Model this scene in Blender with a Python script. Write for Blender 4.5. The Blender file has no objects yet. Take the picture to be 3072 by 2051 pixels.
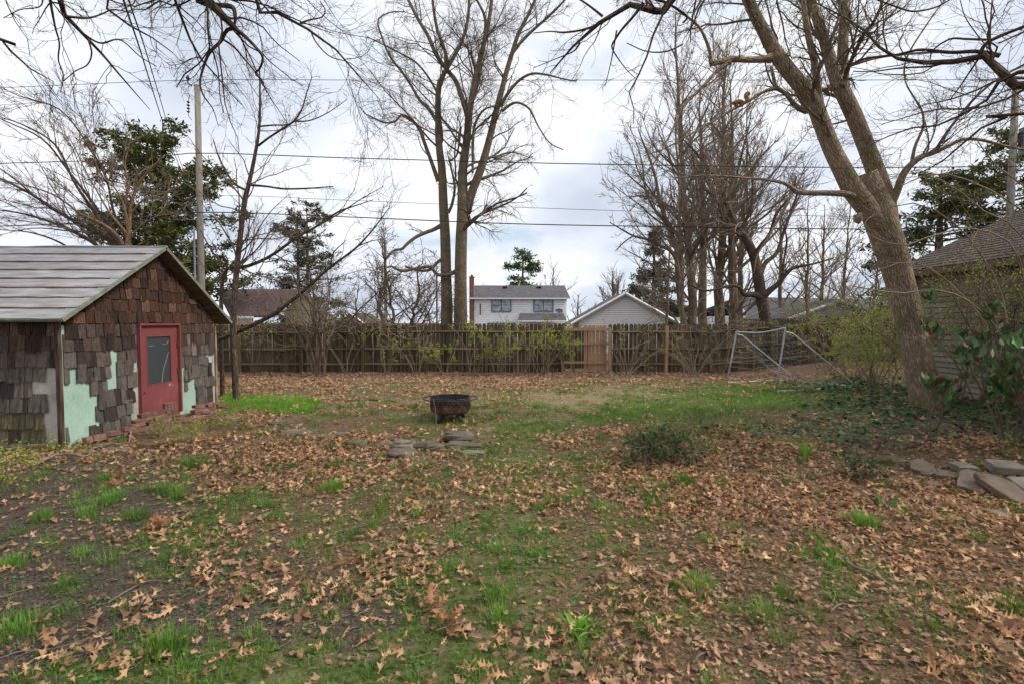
import bpy, math, random
import numpy as np
from mathutils import Vector, Matrix

# ------------------------------------------------------------------ camera, sky, sun, exposure
scene = bpy.context.scene
C = scene.collection
F_PX, CX, CY, HOR = 1450.0, 1536.0, 1025.5, 968.0      # measured on the 3072 px wide photograph
EYE = 1.75
PITCH = math.atan((CY - HOR) / F_PX)
cam_data = bpy.data.cameras.new('camera')
cam_data.lens = 36.0 * F_PX / 3072.0
cam_data.sensor_width = 36.0
cam_data.clip_start = 0.05
cam_data.clip_end = 3000
cam = bpy.data.objects.new('camera', cam_data)
C.objects.link(cam)
cam.location = (0, 0, EYE)
cam.rotation_euler = (math.pi / 2 - PITCH, 0, 0)
scene.camera = cam

SUN_EL, SUN_AZ = math.radians(44), math.radians(100)     # azimuth clockwise from +Y: from the right
sd = bpy.data.lights.new('sun', 'SUN')
sd.energy = 1.5
sd.angle = math.radians(14)
sd.color = (1.0, 0.95, 0.88)
sun = bpy.data.objects.new('sun', sd)
C.objects.link(sun)
sv = Vector((math.sin(SUN_AZ) * math.cos(SUN_EL), math.cos(SUN_AZ) * math.cos(SUN_EL), math.sin(SUN_EL)))
sun.rotation_euler = sv.to_track_quat('Z', 'Y').to_euler()

world = bpy.data.worlds.new('World')
scene.world = world
world.use_nodes = True
nt = world.node_tree
for n in list(nt.nodes):
    nt.nodes.remove(n)
N = nt.nodes.new
L = nt.links.new
out = N('ShaderNodeOutputWorld')
bgn = N('ShaderNodeBackground')
bgn.inputs['Strength'].default_value = 0.1
sky = N('ShaderNodeTexSky')
sky.sky_type = 'NISHITA'
sky.sun_disc = False
sky.sun_elevation = SUN_EL
sky.sun_rotation = SUN_AZ
sky.dust_density = 2.0
tc = N('ShaderNodeTexCoord')
sep = N('ShaderNodeSeparateXYZ')
L(tc.outputs['Generated'], sep.inputs[0])
zc = N('ShaderNodeMath'); zc.operation = 'MAXIMUM'; zc.inputs[1].default_value = 0.0
L(sep.outputs['Z'], zc.inputs[0])
za = N('ShaderNodeMath'); za.operation = 'ADD'; za.inputs[1].default_value = 0.32
L(zc.outputs[0], za.inputs[0])
dx = N('ShaderNodeMath'); dx.operation = 'DIVIDE'; L(sep.outputs['X'], dx.inputs[0]); L(za.outputs[0], dx.inputs[1])
dy = N('ShaderNodeMath'); dy.operation = 'DIVIDE'; L(sep.outputs['Y'], dy.inputs[0]); L(za.outputs[0], dy.inputs[1])
cmb = N('ShaderNodeCombineXYZ'); L(dx.outputs[0], cmb.inputs[0]); L(dy.outputs[0], cmb.inputs[1])
def wnoise(scale, detail, off, dist=0.0):
    mp = N('ShaderNodeMapping'); mp.inputs['Location'].default_value = off
    L(cmb.outputs[0], mp.inputs['Vector'])
    n = N('ShaderNodeTexNoise'); n.inputs['Scale'].default_value = scale
    n.inputs['Detail'].default_value = detail; n.inputs['Distortion'].default_value = dist
    n.inputs['Roughness'].default_value = 0.5
    L(mp.outputs[0], n.inputs['Vector'])
    return n.outputs['Fac']
def wramp(fac, stops):
    r = N('ShaderNodeValToRGB')
    els = r.color_ramp.elements
    while len(els) > 1: els.remove(els[0])
    els[0].position = stops[0][0]; els[0].color = (*stops[0][1], 1)
    for p, c in stops[1:]:
        e = els.new(p); e.color = (*c, 1)
    L(fac, r.inputs[0])
    return r.outputs[0]
body = wramp(wnoise(1.15, 4, (3.1, 0.4, 0), 0.25),
             [(0.28, (0.54, 0.60, 0.71)), (0.41, (0.70, 0.76, 0.87)), (0.50, (0.87, 0.91, 0.98)), (0.60, (0.98, 1.0, 1.03)), (0.72, (0.86, 0.90, 0.97)), (0.84, (0.70, 0.76, 0.87))])
cover = wramp(wnoise(1.7, 6, (0.7, 5.2, 0), 0.3), [(0.30, (0, 0, 0)), (0.42, (1, 1, 1))])
scl = N('ShaderNodeVectorMath'); scl.operation = 'SCALE'; scl.inputs['Scale'].default_value = 4.75
L(body, scl.inputs[0])
blu = N('ShaderNodeVectorMath'); blu.operation = 'SCALE'; blu.inputs['Scale'].default_value = 0.55
L(sky.outputs[0], blu.inputs[0])
# thin veil keeps the blue gaps pale
veil = N('ShaderNodeMix'); veil.data_type = 'RGBA'; veil.inputs['Factor'].default_value = 0.55
L(blu.outputs[0], veil.inputs[6]); veil.inputs[7].default_value = (3.1, 3.95, 4.75, 1)
mx = N('ShaderNodeMix'); mx.data_type = 'RGBA'
L(cover, mx.inputs['Factor']); L(veil.outputs[2], mx.inputs[6]); L(scl.outputs[0], mx.inputs[7])
L(mx.outputs[2], bgn.inputs['Color'])
L(bgn.outputs[0], out.inputs['Surface'])

scene.view_settings.view_transform = 'Standard'
scene.view_settings.look = 'None'
scene.view_settings.exposure = 1.22
scene.view_settings.gamma = 1.0
scene.view_settings.use_curve_mapping = False
scene.cycles.max_bounces = 5
scene.cycles.diffuse_bounces = 3
scene.cycles.transparent_max_bounces = 8

rng = np.random.default_rng(7)
R_ = random.Random(11)

# ------------------------------------------------------------------ measuring helpers
SP, CP = math.sin(PITCH), math.cos(PITCH)
def P(x, y, D):
    """the point of the place seen at photograph pixel x, y whose distance north of the camera is D metres"""
    u, v = (x - CX) / F_PX, (CY - y) / F_PX
    t = D / (CP + v * SP)
    return np.array([u * t, D, EYE + t * (v * CP - SP)])
def px2m(w, D):
    return w * D / F_PX

def _hash(ix, iy, seed):
    h = (ix.astype(np.int64) * 374761393 + iy.astype(np.int64) * 668265263 + seed * 2147483647) & 0xffffffff
    h = ((h ^ (h >> 13)) * 1274126177) & 0xffffffff
    return ((h ^ (h >> 16)) & 0xffff) / 65535.0
def vnoise(x, y, seed=0):
    x = np.asarray(x, float); y = np.asarray(y, float)
    ix, iy = np.floor(x), np.floor(y)
    fx, fy = x - ix, y - iy
    fx, fy = fx * fx * (3 - 2 * fx), fy * fy * (3 - 2 * fy)
    a, b = _hash(ix, iy, seed), _hash(ix + 1, iy, seed)
    c, d = _hash(ix, iy + 1, seed), _hash(ix + 1, iy + 1, seed)
    return (a * (1 - fx) + b * fx) * (1 - fy) + (c * (1 - fx) + d * fx) * fy
def fbm(x, y, seed=0, o=4):
    s, a, t = 0, 0.5, 0
    for k in range(o):
        s = s + a * vnoise(np.asarray(x) * 2 ** k + 17.3 * k, np.asarray(y) * 2 ** k - 9.1 * k, seed + k); t += a; a *= 0.5
    return s / t
def sstep(a, b, x):
    t = np.clip((np.asarray(x, float) - a) / (b - a), 0, 1)
    return t * t * (3 - 2 * t)
def hgt(x, y):
    """height of the ground"""
    x = np.asarray(x, float); y = np.asarray(y, float)
    h = -0.13 * sstep(11, 18, y) - 0.25 * sstep(19, 30, y)
    h = h + 0.22 * sstep(2.2, 6.5, x) * sstep(4.3, 6.5, y) * (1 - sstep(9, 12.5, y))
    h = h + 0.42 * sstep(7.5, 12.5, x) * sstep(9, 17, y)
    h = h + 0.12 * np.exp(-((x - 3.0) ** 2 + (y - 6.8) ** 2) / 0.9)
    near = 1 - sstep(20, 30, y)
    h = h + near * (0.10 * (fbm(x * 0.35, y * 0.35, 3, 3) - 0.5) + 0.05 * (fbm(x * 1.6, y * 1.6, 9, 3) - 0.5))
    return h
def hz(x, y):
    return float(hgt(x, y))
def G(x, y):
    """the point of the ground seen at photograph pixel x, y"""
    u, v = (x - CX) / F_PX, (CY - y) / F_PX
    d = np.array([u, CP + v * SP, v * CP - SP])
    t = 2.0
    for _ in range(60):
        p = d * t
        e = EYE + p[2] - hz(p[0], p[1])
        t += 0.6 * e / max(-d[2], 0.02)
        t = min(max(t, 0.5), 200)
    p = d * t
    return np.array([p[0], p[1], hz(p[0], p[1])])

# ------------------------------------------------------------------ materials
def new_mat(name):
    m = bpy.data.materials.new(name)
    m.use_nodes = True
    t = m.node_tree
    for n in list(t.nodes):
        t.nodes.remove(n)
    return m, t
def ramp_node(t, stops):
    r = t.nodes.new('ShaderNodeValToRGB')
    els = r.color_ramp.elements
    while len(els) > 1: els.remove(els[0])
    els[0].position = stops[0][0]; els[0].color = (*stops[0][1], 1)
    for p, c in stops[1:]:
        e = els.new(p); e.color = (*c, 1)
    return r
def M(name, stops, scale=5.0, stretch=(1, 1, 1), detail=6, rough=0.85, bump=0.3, bscale=None, bdist=0.01,
      coord='Object', vary=None, amt=0.3, spec=0.25, trans=0.0, metal=0.0, bstretch=None, fine=None, tint=False):
    """a noise-ramped surface; vary = 'object' | 'attr' (per-island value in 'rnd') scales its brightness"""
    m, t = new_mat(name)
    n, l = t.nodes.new, t.links.new
    o = n('ShaderNodeOutputMaterial'); b = n('ShaderNodeBsdfPrincipled')
    b.inputs['Roughness'].default_value = rough
    b.inputs['Metallic'].default_value = metal
    b.inputs['Specular IOR Level'].default_value = spec
    if coord == 'bc':
        a = n('ShaderNodeAttribute'); a.attribute_name = 'bc'; src = a.outputs['Vector']
    else:
        a = n('ShaderNodeTexCoord'); src = a.outputs[coord]
    mp = n('ShaderNodeMapping'); mp.inputs['Scale'].default_value = stretch
    l(src, mp.inputs['Vector'])
    vec = mp.outputs[0]
    oi = n('ShaderNodeObjectInfo')
    if vary == 'object':
        ad = n('ShaderNodeVectorMath'); ad.operation = 'ADD'
        mu = n('ShaderNodeMath'); mu.operation = 'MULTIPLY'; mu.inputs[1].default_value = 61.0
        l(oi.outputs['Random'], mu.inputs[0]); l(vec, ad.inputs[0]); l(mu.outputs[0], ad.inputs[1])
        vec = ad.outputs[0]
    ns = n('ShaderNodeTexNoise'); ns.inputs['Scale'].default_value = scale; ns.inputs['Detail'].default_value = detail
    ns.inputs['Roughness'].default_value = 0.6
    l(vec, ns.inputs['Vector'])
    r = ramp_node(t, stops); l(ns.outputs['Fac'], r.inputs[0])
    col = r.outputs[0]
    if fine:
        n2 = n('ShaderNodeTexNoise'); n2.inputs['Scale'].default_value = fine[0]; n2.inputs['Detail'].default_value = 4
        l(vec, n2.inputs['Vector'])
        r2 = ramp_node(t, [(0.35, (fine[1],) * 3), (0.65, (fine[2],) * 3)]); l(n2.outputs['Fac'], r2.inputs[0])
        mm = n('ShaderNodeMix'); mm.data_type = 'RGBA'; mm.blend_type = 'MULTIPLY'; mm.inputs['Factor'].default_value = 1
        l(col, mm.inputs[6]); l(r2.outputs[0], mm.inputs[7]); col = mm.outputs[2]
    if vary:
        if vary == 'object': rv = oi.outputs['Random']
        else:
            ra = n('ShaderNodeAttribute'); ra.attribute_name = 'rnd'; rv = ra.outputs['Fac']
        mr = n('ShaderNodeMapRange'); mr.inputs['To Min'].default_value = 1 - amt; mr.inputs['To Max'].default_value = 1 + amt
        l(rv, mr.inputs['Value'])
        sc = n('ShaderNodeVectorMath'); sc.operation = 'SCALE'
        l(col, sc.inputs[0]); l(mr.outputs[0], sc.inputs['Scale']); col = sc.outputs[0]
    if tint:
        mm = n('ShaderNodeMix'); mm.data_type = 'RGBA'; mm.blend_type = 'MULTIPLY'; mm.inputs['Factor'].default_value = 1
        l(col, mm.inputs[6]); l(oi.outputs['Color'], mm.inputs[7]); col = mm.outputs[2]
    l(col, b.inputs['Base Color'])
    if bump:
        nb = n('ShaderNodeTexNoise'); nb.inputs['Scale'].default_value = bscale or scale * 3; nb.inputs['Detail'].default_value = 5
        if bstretch:
            m2 = n('ShaderNodeMapping'); m2.inputs['Scale'].default_value = bstretch
            l(src, m2.inputs['Vector']); l(m2.outputs[0], nb.inputs['Vector'])
        else: l(vec, nb.inputs['Vector'])
        bp = n('ShaderNodeBump'); bp.inputs['Strength'].default_value = bump; bp.inputs['Distance'].default_value = bdist
        l(nb.outputs['Fac'], bp.inputs['Height']); l(bp.outputs[0], b.inputs['Normal'])
    if trans:
        tr = n('ShaderNodeBsdfTranslucent'); l(col, tr.inputs['Color'])
        ms = n('ShaderNodeMixShader'); ms.inputs[0].default_value = trans
        l(b.outputs[0], ms.inputs[1]); l(tr.outputs[0], ms.inputs[2]); l(ms.outputs[0], o.inputs['Surface'])
    else: l(b.outputs[0], o.inputs['Surface'])
    return m
def flat2(a, b): return [(0.35, a), (0.65, b)]

MAT = {}
MAT['bark_big'] = None
def bark(name, dark, mid, light, sc=1.0, moss=None):
    """ridged bark in trunk coordinates: interlacing vertical furrows, real colour and relief"""
    m, t = new_mat(name)
    n, l = t.nodes.new, t.links.new
    o = n('ShaderNodeOutputMaterial'); b = n('ShaderNodeBsdfPrincipled'); b.inputs['Roughness'].default_value = 0.9
    b.inputs['Specular IOR Level'].default_value = 0.15
    a = n('ShaderNodeAttribute'); a.attribute_name = 'bc'
    mp = n('ShaderNodeMapping'); mp.inputs['Scale'].default_value = (1, 1, 0.16); l(a.outputs['Vector'], mp.inputs['Vector'])
    w = n('ShaderNodeTexNoise'); w.inputs['Scale'].default_value = 9 * sc; w.inputs['Detail'].default_value = 2
    l(mp.outputs[0], w.inputs['Vector'])
    mw = n('ShaderNodeMix'); mw.data_type = 'RGBA'; mw.inputs['Factor'].default_value = 0.045
    l(mp.outputs[0], mw.inputs[6]); l(w.outputs['Color'], mw.inputs[7])
    v = n('ShaderNodeTexVoronoi'); v.feature = 'DISTANCE_TO_EDGE'; v.inputs['Scale'].default_value = 34 * sc
    l(mw.outputs[2], v.inputs['Vector'])
    r = ramp_node(t, [(0.0, dark), (0.10, mid), (0.32, light)]); l(v.outputs['Distance'], r.inputs[0])
    big = n('ShaderNodeTexNoise'); big.inputs['Scale'].default_value = 2.2; big.inputs['Detail'].default_value = 7
    l(a.outputs['Vector'], big.inputs['Vector'])
    r2 = ramp_node(t, [(0.3, (0.72, 0.72, 0.72)), (0.55, (1, 1, 1)), (0.75, (1.18, 1.14, 1.08))]); l(big.outputs['Fac'], r2.inputs[0])
    mm = n('ShaderNodeMix'); mm.data_type = 'RGBA'; mm.blend_type = 'MULTIPLY'; mm.inputs['Factor'].default_value = 1
    l(r.outputs[0], mm.inputs[6]); l(r2.outputs[0], mm.inputs[7]); col = mm.outputs[2]
    if moss:
        nm = n('ShaderNodeTexNoise'); nm.inputs['Scale'].default_value = 3.1; nm.inputs['Detail'].default_value = 6
        l(a.outputs['Vector'], nm.inputs['Vector'])
        rm = ramp_node(t, [(0.5, (0, 0, 0)), (0.68, (0.7, 0.7, 0.7))]); l(nm.outputs['Fac'], rm.inputs[0])
        m3 = n('ShaderNodeMix'); m3.data_type = 'RGBA'; l(rm.outputs[0], m3.inputs['Factor'])
        l(col, m3.inputs[6]); m3.inputs[7].default_value = (*moss, 1); col = m3.outputs[2]
    l(col, b.inputs['Base Color'])
    r3 = ramp_node(t, [(0.0, (0, 0, 0)), (0.25, (1, 1, 1))]); l(v.outputs['Distance'], r3.inputs[0])
    bp = n('ShaderNodeBump'); bp.inputs['Strength'].default_value = 0.9; bp.inputs['Distance'].default_value = 0.02 / sc
    l(r3.outputs[0], bp.inputs['Height']); l(bp.outputs[0], b.inputs['Normal'])
    l(b.outputs[0], o.inputs['Surface'])
    return m
MAT['bark_big'] = bark('furrowed_bark', (0.17, 0.115, 0.08), (0.35, 0.25, 0.18), (0.46, 0.35, 0.26), 1.25, (0.16, 0.15, 0.055))
MAT['bark_far'] = bark('grey_brown_bark', (0.13, 0.095, 0.065), (0.215, 0.165, 0.115), (0.28, 0.225, 0.16), 0.8, (0.13, 0.13, 0.05))
MAT['bark_dark'] = bark('dark_bark', (0.055, 0.038, 0.028), (0.115, 0.082, 0.06), (0.17, 0.125, 0.09), 1.0)
MAT['bark_tan'] = bark('tan_bark', (0.16, 0.09, 0.05), (0.30, 0.18, 0.11), (0.38, 0.25, 0.16), 1.6)
MAT['twig'] = M('twig_bark', flat2((0.09, 0.065, 0.048), (0.17, 0.125, 0.092)), 3, bump=0, coord='bc')
MAT['twig_red'] = M('reddish_twig_bark', flat2((0.15, 0.108, 0.078), (0.25, 0.19, 0.145)), 3, bump=0, coord='bc')
MAT['twig_pale'] = M('pale_twig_bark', flat2((0.20, 0.14, 0.095), (0.33, 0.25, 0.18)), 3, bump=0, coord='bc')
MAT['twig_over'] = M('dark_twig_bark', flat2((0.035, 0.027, 0.022), (0.08, 0.058, 0.045)), 3, bump=0.2, bscale=20, coord='bc')
MAT['picket'] = M('weathered_picket_wood', [(0.3, (0.052, 0.038, 0.024)), (0.5, (0.095, 0.070, 0.046)), (0.7, (0.145, 0.110, 0.076))], 3.0, (9, 9, 0.9), vary='object', amt=0.38, bump=0.4, bscale=9, bdist=0.004, rough=0.9, tint=True)
MAT['rail'] = M('mossy_rail_wood', [(0.3, (0.07, 0.055, 0.03)), (0.7, (0.15, 0.115, 0.075))], 3.0, (0.9, 9, 9), vary='object', amt=0.2, bump=0.4, bscale=9, bdist=0.004, rough=0.9, tint=True)
MAT['newwood'] = M('newer_fence_wood', [(0.3, (0.27, 0.16, 0.095)), (0.7, (0.42, 0.27, 0.17))], 3.0, (8, 8, 0.8), vary='object', amt=0.16, bump=0.3, bscale=9, bdist=0.003)
MAT['shingle'] = M('cedar_shingle', [(0.30, (0.20, 0.17, 0.16)), (0.48, (0.75, 0.72, 0.70)), (0.68, (1.75, 1.62, 1.5))], 2.2, (11, 11, 1.3), vary='object', amt=0.26, bump=0.8, bscale=6, bdist=0.006, rough=0.92, tint=True, bstretch=(16, 16, 1.5))
MAT['mint'] = M('mint_painted_board', [(0.25, (0.22, 0.27, 0.21)), (0.40, (0.33, 0.47, 0.38)), (0.62, (0.39, 0.55, 0.45)), (0.76, (0.24, 0.28, 0.20))], 2.2, detail=9, fine=(34, 0.85, 1.05), rough=0.6, bump=0.1)
MAT['whiteboard'] = M('stained_cream_board', [(0.25, (0.22, 0.17, 0.12)), (0.42, (0.44, 0.39, 0.33)), (0.6, (0.54, 0.50, 0.45)), (0.75, (0.26, 0.19, 0.13))], 2.0, detail=9, fine=(25, 0.85, 1.05), rough=0.7, bump=0.1)
MAT['door'] = M('faded_red_door_paint', [(0.25, (0.17, 0.044, 0.045)), (0.6, (0.235, 0.066, 0.066)), (0.8, (0.29, 0.105, 0.10))], 1.7, detail=8, fine=(60, 0.9, 1.05), rough=0.55, bump=0.1, bdist=0.003)
MAT['doorlight'] = M('worn_door_edge', flat2((0.5, 0.36, 0.3), (0.62, 0.5, 0.42)), 12)
MAT['roofstrip'] = M('grey_roll_roofing', [(0.3, (0.19, 0.18, 0.178)), (0.5, (0.28, 0.275, 0.275)), (0.72, (0.40, 0.40, 0.405))], 2.2, (1.0, 5, 5), detail=9, fine=(70, 0.9, 1.08), rough=0.8, vary='object', amt=0.08, bump=0.3, bscale=14, bdist=0.004)
MAT['redtrim'] = M('dark_red_drip_edge', flat2((0.10, 0.022, 0.018), (0.19, 0.055, 0.04)), 6, rough=0.6)
MAT['verge'] = M('weathered_verge', flat2((0.15, 0.15, 0.12), (0.24, 0.26, 0.19)), 8)
MAT['soffit'] = M('stained_soffit_wood', [(0.3, (0.06, 0.035, 0.022)), (0.7, (0.20, 0.125, 0.08))], 3, (1, 6, 6))
MAT['dark'] = M('dark_interior', flat2((0.012, 0.011, 0.01), (0.025, 0.022, 0.02)), 4)
MAT['brick'] = M('weathered_brick', [(0.3, (0.13, 0.065, 0.05)), (0.6, (0.24, 0.13, 0.10)), (0.75, (0.30, 0.22, 0.18))], 9, vary='object', amt=0.3, bump=0.6, bscale=50, bdist=0.003, rough=0.95)
MAT['chimney'] = M('red_brick', flat2((0.22, 0.055, 0.035), (0.33, 0.10, 0.065)), 3, vary='object', amt=0.15)
MAT['mortar'] = M('mortar', flat2((0.3, 0.26, 0.23), (0.4, 0.36, 0.33)), 9)
MAT['stone'] = M('lichened_stone', [(0.28, (0.07, 0.058, 0.04)), (0.5, (0.14, 0.115, 0.085)), (0.75, (0.24, 0.205, 0.16))], 4.5, detail=9, vary='object', amt=0.2, bump=0.9, bscale=14, bdist=0.015, rough=0.95, fine=(60, 0.8, 1.1))
MAT['mossrock'] = M('mossy_stone', [(0.35, (0.06, 0.055, 0.02)), (0.5, (0.12, 0.10, 0.04)), (0.7, (0.22, 0.19, 0.15))], 6, detail=9, bump=0.9, bscale=16, bdist=0.015, rough=0.95)
MAT['concrete'] = M('exposed_aggregate_concrete', [(0.3, (0.12, 0.088, 0.065)), (0.6, (0.19, 0.145, 0.11))], 5, detail=9, vary='object', amt=0.12, bump=0.9, bscale=95, bdist=0.005, rough=0.95, fine=(150, 0.62, 1.35))
MAT['palerock'] = M('pale_broken_concrete', [(0.3, (0.12, 0.10, 0.08)), (0.6, (0.23, 0.20, 0.165))], 6, detail=9, bump=0.9, bscale=25, bdist=0.015, rough=0.95)
MAT['iron'] = M('dark_steel', flat2((0.028, 0.026, 0.03), (0.055, 0.05, 0.052)), 8, rough=0.55, metal=0.3, bump=0.1)
MAT['rust'] = M('rust_stained_steel', [(0.3, (0.055, 0.036, 0.030)), (0.55, (0.12, 0.062, 0.042)), (0.75, (0.20, 0.10, 0.06))], 7, (1, 1, 2.2), detail=8, rough=0.75, metal=0.15, fine=(40, 0.8, 1.2))
MAT['ash'] = M('ash_and_leaves', flat2((0.12, 0.09, 0.06), (0.26, 0.20, 0.14)), 20)
MAT['pipe'] = M('white_galvanised_pipe', flat2((0.34, 0.35, 0.38), (0.52, 0.53, 0.56)), 7, rough=0.5, metal=0.1, bump=0.05)
MAT['net'] = M('grey_net_cord', flat2((0.30, 0.29, 0.29), (0.45, 0.44, 0.43)), 7, bump=0)
MAT['white_siding'] = M('white_siding', flat2((0.78, 0.80, 0.82), (0.86, 0.87, 0.88)), 1.5, bump=0, rough=0.6)
MAT['white_trim'] = M('white_trim', flat2((0.66, 0.68, 0.70), (0.76, 0.78, 0.8)), 4, bump=0, rough=0.6)
MAT['blue_frame'] = M('grey_blue_frame', flat2((0.11, 0.15, 0.20), (0.15, 0.19, 0.25)), 4, bump=0, rough=0.6)
MAT['shingle_grey'] = M('grey_asphalt_shingle', [(0.3, (0.062, 0.06, 0.066)), (0.7, (0.12, 0.115, 0.12))], 2, detail=10, fine=(30, 0.8, 1.2), bump=0.3)
MAT['shingle_brown'] = M('brown_asphalt_shingle', [(0.3, (0.055, 0.040, 0.034)), (0.7, (0.105, 0.078, 0.066))], 2.5, detail=10, fine=(22, 0.75, 1.25), bump=0.4, vary='object', amt=0.12)
MAT['shingle_red'] = M('red_brown_shingle', [(0.3, (0.085, 0.05, 0.048)), (0.7, (0.14, 0.09, 0.085))], 2.5, detail=10, fine=(22, 0.8, 1.2), bump=0.4)
MAT['tan_brick'] = M('tan_brick_wall', flat2((0.55, 0.47, 0.34), (0.68, 0.60, 0.46)), 5, fine=(30, 0.85, 1.1))
MAT['beige_siding'] = M('beige_siding', flat2((0.22, 0.19, 0.135), (0.28, 0.245, 0.18)), 2.5, (1, 1, 1), vary='object', amt=0.06, bump=0.05, rough=0.7)
MAT['brown_board'] = M('brown_board', flat2((0.16, 0.12, 0.09), (0.24, 0.19, 0.15)), 3)
MAT['blue_wall'] = M('pale_blue_board', flat2((0.26, 0.32, 0.48), (0.34, 0.40, 0.55)), 3, bump=0)
MAT['pole'] = M('utility_pole_wood', [(0.3, (0.14, 0.12, 0.095)), (0.7, (0.27, 0.24, 0.20))], 4, (7, 7, 0.7), bump=0.4, bscale=10, bdist=0.01)
MAT['wire'] = M('black_cable', flat2((0.016, 0.016, 0.02), (0.03, 0.03, 0.035)), 3, bump=0, rough=0.6)
MAT['metal_can'] = M('grey_painted_metal', flat2((0.16, 0.18, 0.21), (0.24, 0.26, 0.30)), 5, bump=0, rough=0.45)
MAT['squirrel'] = M('squirrel_fur', [(0.4, (0.30, 0.12, 0.045)), (0.6, (0.22, 0.15, 0.09))], 9, bump=0.4, bscale=120, rough=1.0)
MAT['tail'] = M('squirrel_tail_fur', [(0.35, (0.30, 0.13, 0.05)), (0.7, (0.42, 0.26, 0.14))], 30, bump=0.4, bscale=120, rough=1.0)
MAT['eye'] = M('dark_eye', flat2((0.01, 0.01, 0.01), (0.015, 0.015, 0.015)), 3, bump=0, rough=0.2)
MAT['leaf'] = M('dry_oak_leaf', [(0.30, (0.30, 0.145, 0.065)), (0.5, (0.47, 0.275, 0.145)), (0.70, (0.63, 0.425, 0.255))], 5.5, vary='attr', amt=0.5, bump=0.3, bscale=60, bdist=0.004, trans=0.2, rough=0.75, spec=0.2)
MAT['leaf_old'] = M('dull_brown_leaf', [(0.30, (0.17, 0.09, 0.052)), (0.5, (0.30, 0.175, 0.11)), (0.70, (0.44, 0.29, 0.19))], 5.5, vary='attr', amt=0.45, bump=0, trans=0.15, rough=0.85, spec=0.15)
MAT['leaf_orange'] = M('orange_oak_leaf', flat2((0.34, 0.15, 0.07), (0.46, 0.245, 0.125)), 5.5, vary='attr', amt=0.25, bump=0, trans=0.2, rough=0.75)
MAT['grass'] = M('grass_blade', flat2((0.085, 0.19, 0.024), (0.17, 0.32, 0.05)), 1.3, vary='attr', amt=0.4, bump=0, trans=0.3, rough=0.55)
MAT['grass_bright'] = M('bright_new_grass', flat2((0.13, 0.30, 0.028), (0.23, 0.43, 0.05)), 1.3, vary='attr', amt=0.3, bump=0, trans=0.35, rough=0.6)
MAT['straw'] = M('dead_grass_blade', flat2((0.30, 0.22, 0.12), (0.45, 0.35, 0.21)), 1.3, vary='attr', amt=0.35, bump=0, trans=0.2, rough=0.8)
MAT['weed'] = M('low_weed_leaf', flat2((0.055, 0.13, 0.035), (0.11, 0.22, 0.05)), 2, vary='attr', amt=0.4, bump=0, trans=0.25, rough=0.6)
MAT['ivy'] = M('ivy_leaf', flat2((0.028, 0.066, 0.026), (0.070, 0.135, 0.048)), 3, vary='attr', amt=0.6, bump=0, trans=0.12, rough=0.62, spec=0.25)
MAT['budleaf'] = M('yellow_green_young_leaf', flat2((0.24, 0.30, 0.035), (0.38, 0.44, 0.07)), 2, vary='attr', amt=0.3, bump=0, trans=0.4, rough=0.6)
MAT['shrubleaf'] = M('small_evergreen_leaf', flat2((0.08, 0.13, 0.03), (0.19, 0.24, 0.05)), 2, vary='attr', amt=0.5, bump=0, trans=0.25, rough=0.5)
MAT['broadleaf'] = M('leathery_green_leaf', flat2((0.05, 0.11, 0.035), (0.11, 0.20, 0.07)), 3, vary='attr', amt=0.6, bump=0, trans=0.15, rough=0.5, spec=0.35)
MAT['redleaf'] = M('bronze_leaf', flat2((0.11, 0.05, 0.032), (0.20, 0.105, 0.07)), 3, vary='attr', amt=0.4, bump=0, trans=0.2, rough=0.4, spec=0.4)
MAT['cedar'] = M('cedar_foliage', flat2((0.055, 0.072, 0.022), (0.15, 0.16, 0.050)), 1.2, vary='attr', amt=0.5, bump=0, trans=0.15, rough=0.8)
MAT['pine'] = M('pine_foliage', flat2((0.055, 0.10, 0.035), (0.12, 0.17, 0.055)), 1.0, vary='attr', amt=0.45, bump=0, trans=0.15, rough=0.8)
MAT['spruce'] = M('spruce_foliage', flat2((0.055, 0.068, 0.042), (0.12, 0.13, 0.078)), 1.2, vary='attr', amt=0.5, bump=0, trans=0.1, rough=0.8)
MAT['debris'] = M('bark_debris', flat2((0.055, 0.038, 0.03), (0.16, 0.115, 0.085)), 5, vary='attr', amt=0.5, bump=0, rough=0.95)
MAT['stick'] = M('dead_stick_bark', [(0.3, (0.12, 0.085, 0.065)), (0.7, (0.27, 0.21, 0.17))], 8, bump=0.5, bscale=60, bdist=0.003, coord='bc')
MAT['curtain'] = M('patterned_curtain', flat2((0.18, 0.24, 0.30), (0.62, 0.66, 0.7)), 2.2, bump=0)
def glass_mat(name, c, rough=0.12):
    m, t = new_mat(name)
    o = t.nodes.new('ShaderNodeOutputMaterial'); b = t.nodes.new('ShaderNodeBsdfPrincipled')
    n = t.nodes.new('ShaderNodeTexNoise'); n.inputs['Scale'].default_value = 60; n.inputs['Detail'].default_value = 3
    tcn = t.nodes.new('ShaderNodeTexCoord'); t.links.new(tcn.outputs['Object'], n.inputs['Vector'])
    r = ramp_node(t, [(0.3, tuple(0.75 * q for q in c)), (0.7, tuple(1.25 * q for q in c))]); t.links.new(n.outputs['Fac'], r.inputs[0])
    t.links.new(r.outputs[0], b.inputs['Base Color'])
    b.inputs['Roughness'].default_value = rough; b.inputs['Specular IOR Level'].default_value = 0.3
    bp = t.nodes.new('ShaderNodeBump'); bp.inputs['Strength'].default_value = 0.12; bp.inputs['Distance'].default_value = 0.002
    t.links.new(n.outputs['Fac'], bp.inputs['Height']); t.links.new(bp.outputs[0], b.inputs['Normal'])
    t.links.new(b.outputs[0], o.inputs['Surface'])
    return m
MAT['glass'] = glass_mat('dusty_door_glass', (0.045, 0.055, 0.058), 0.35)
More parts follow.
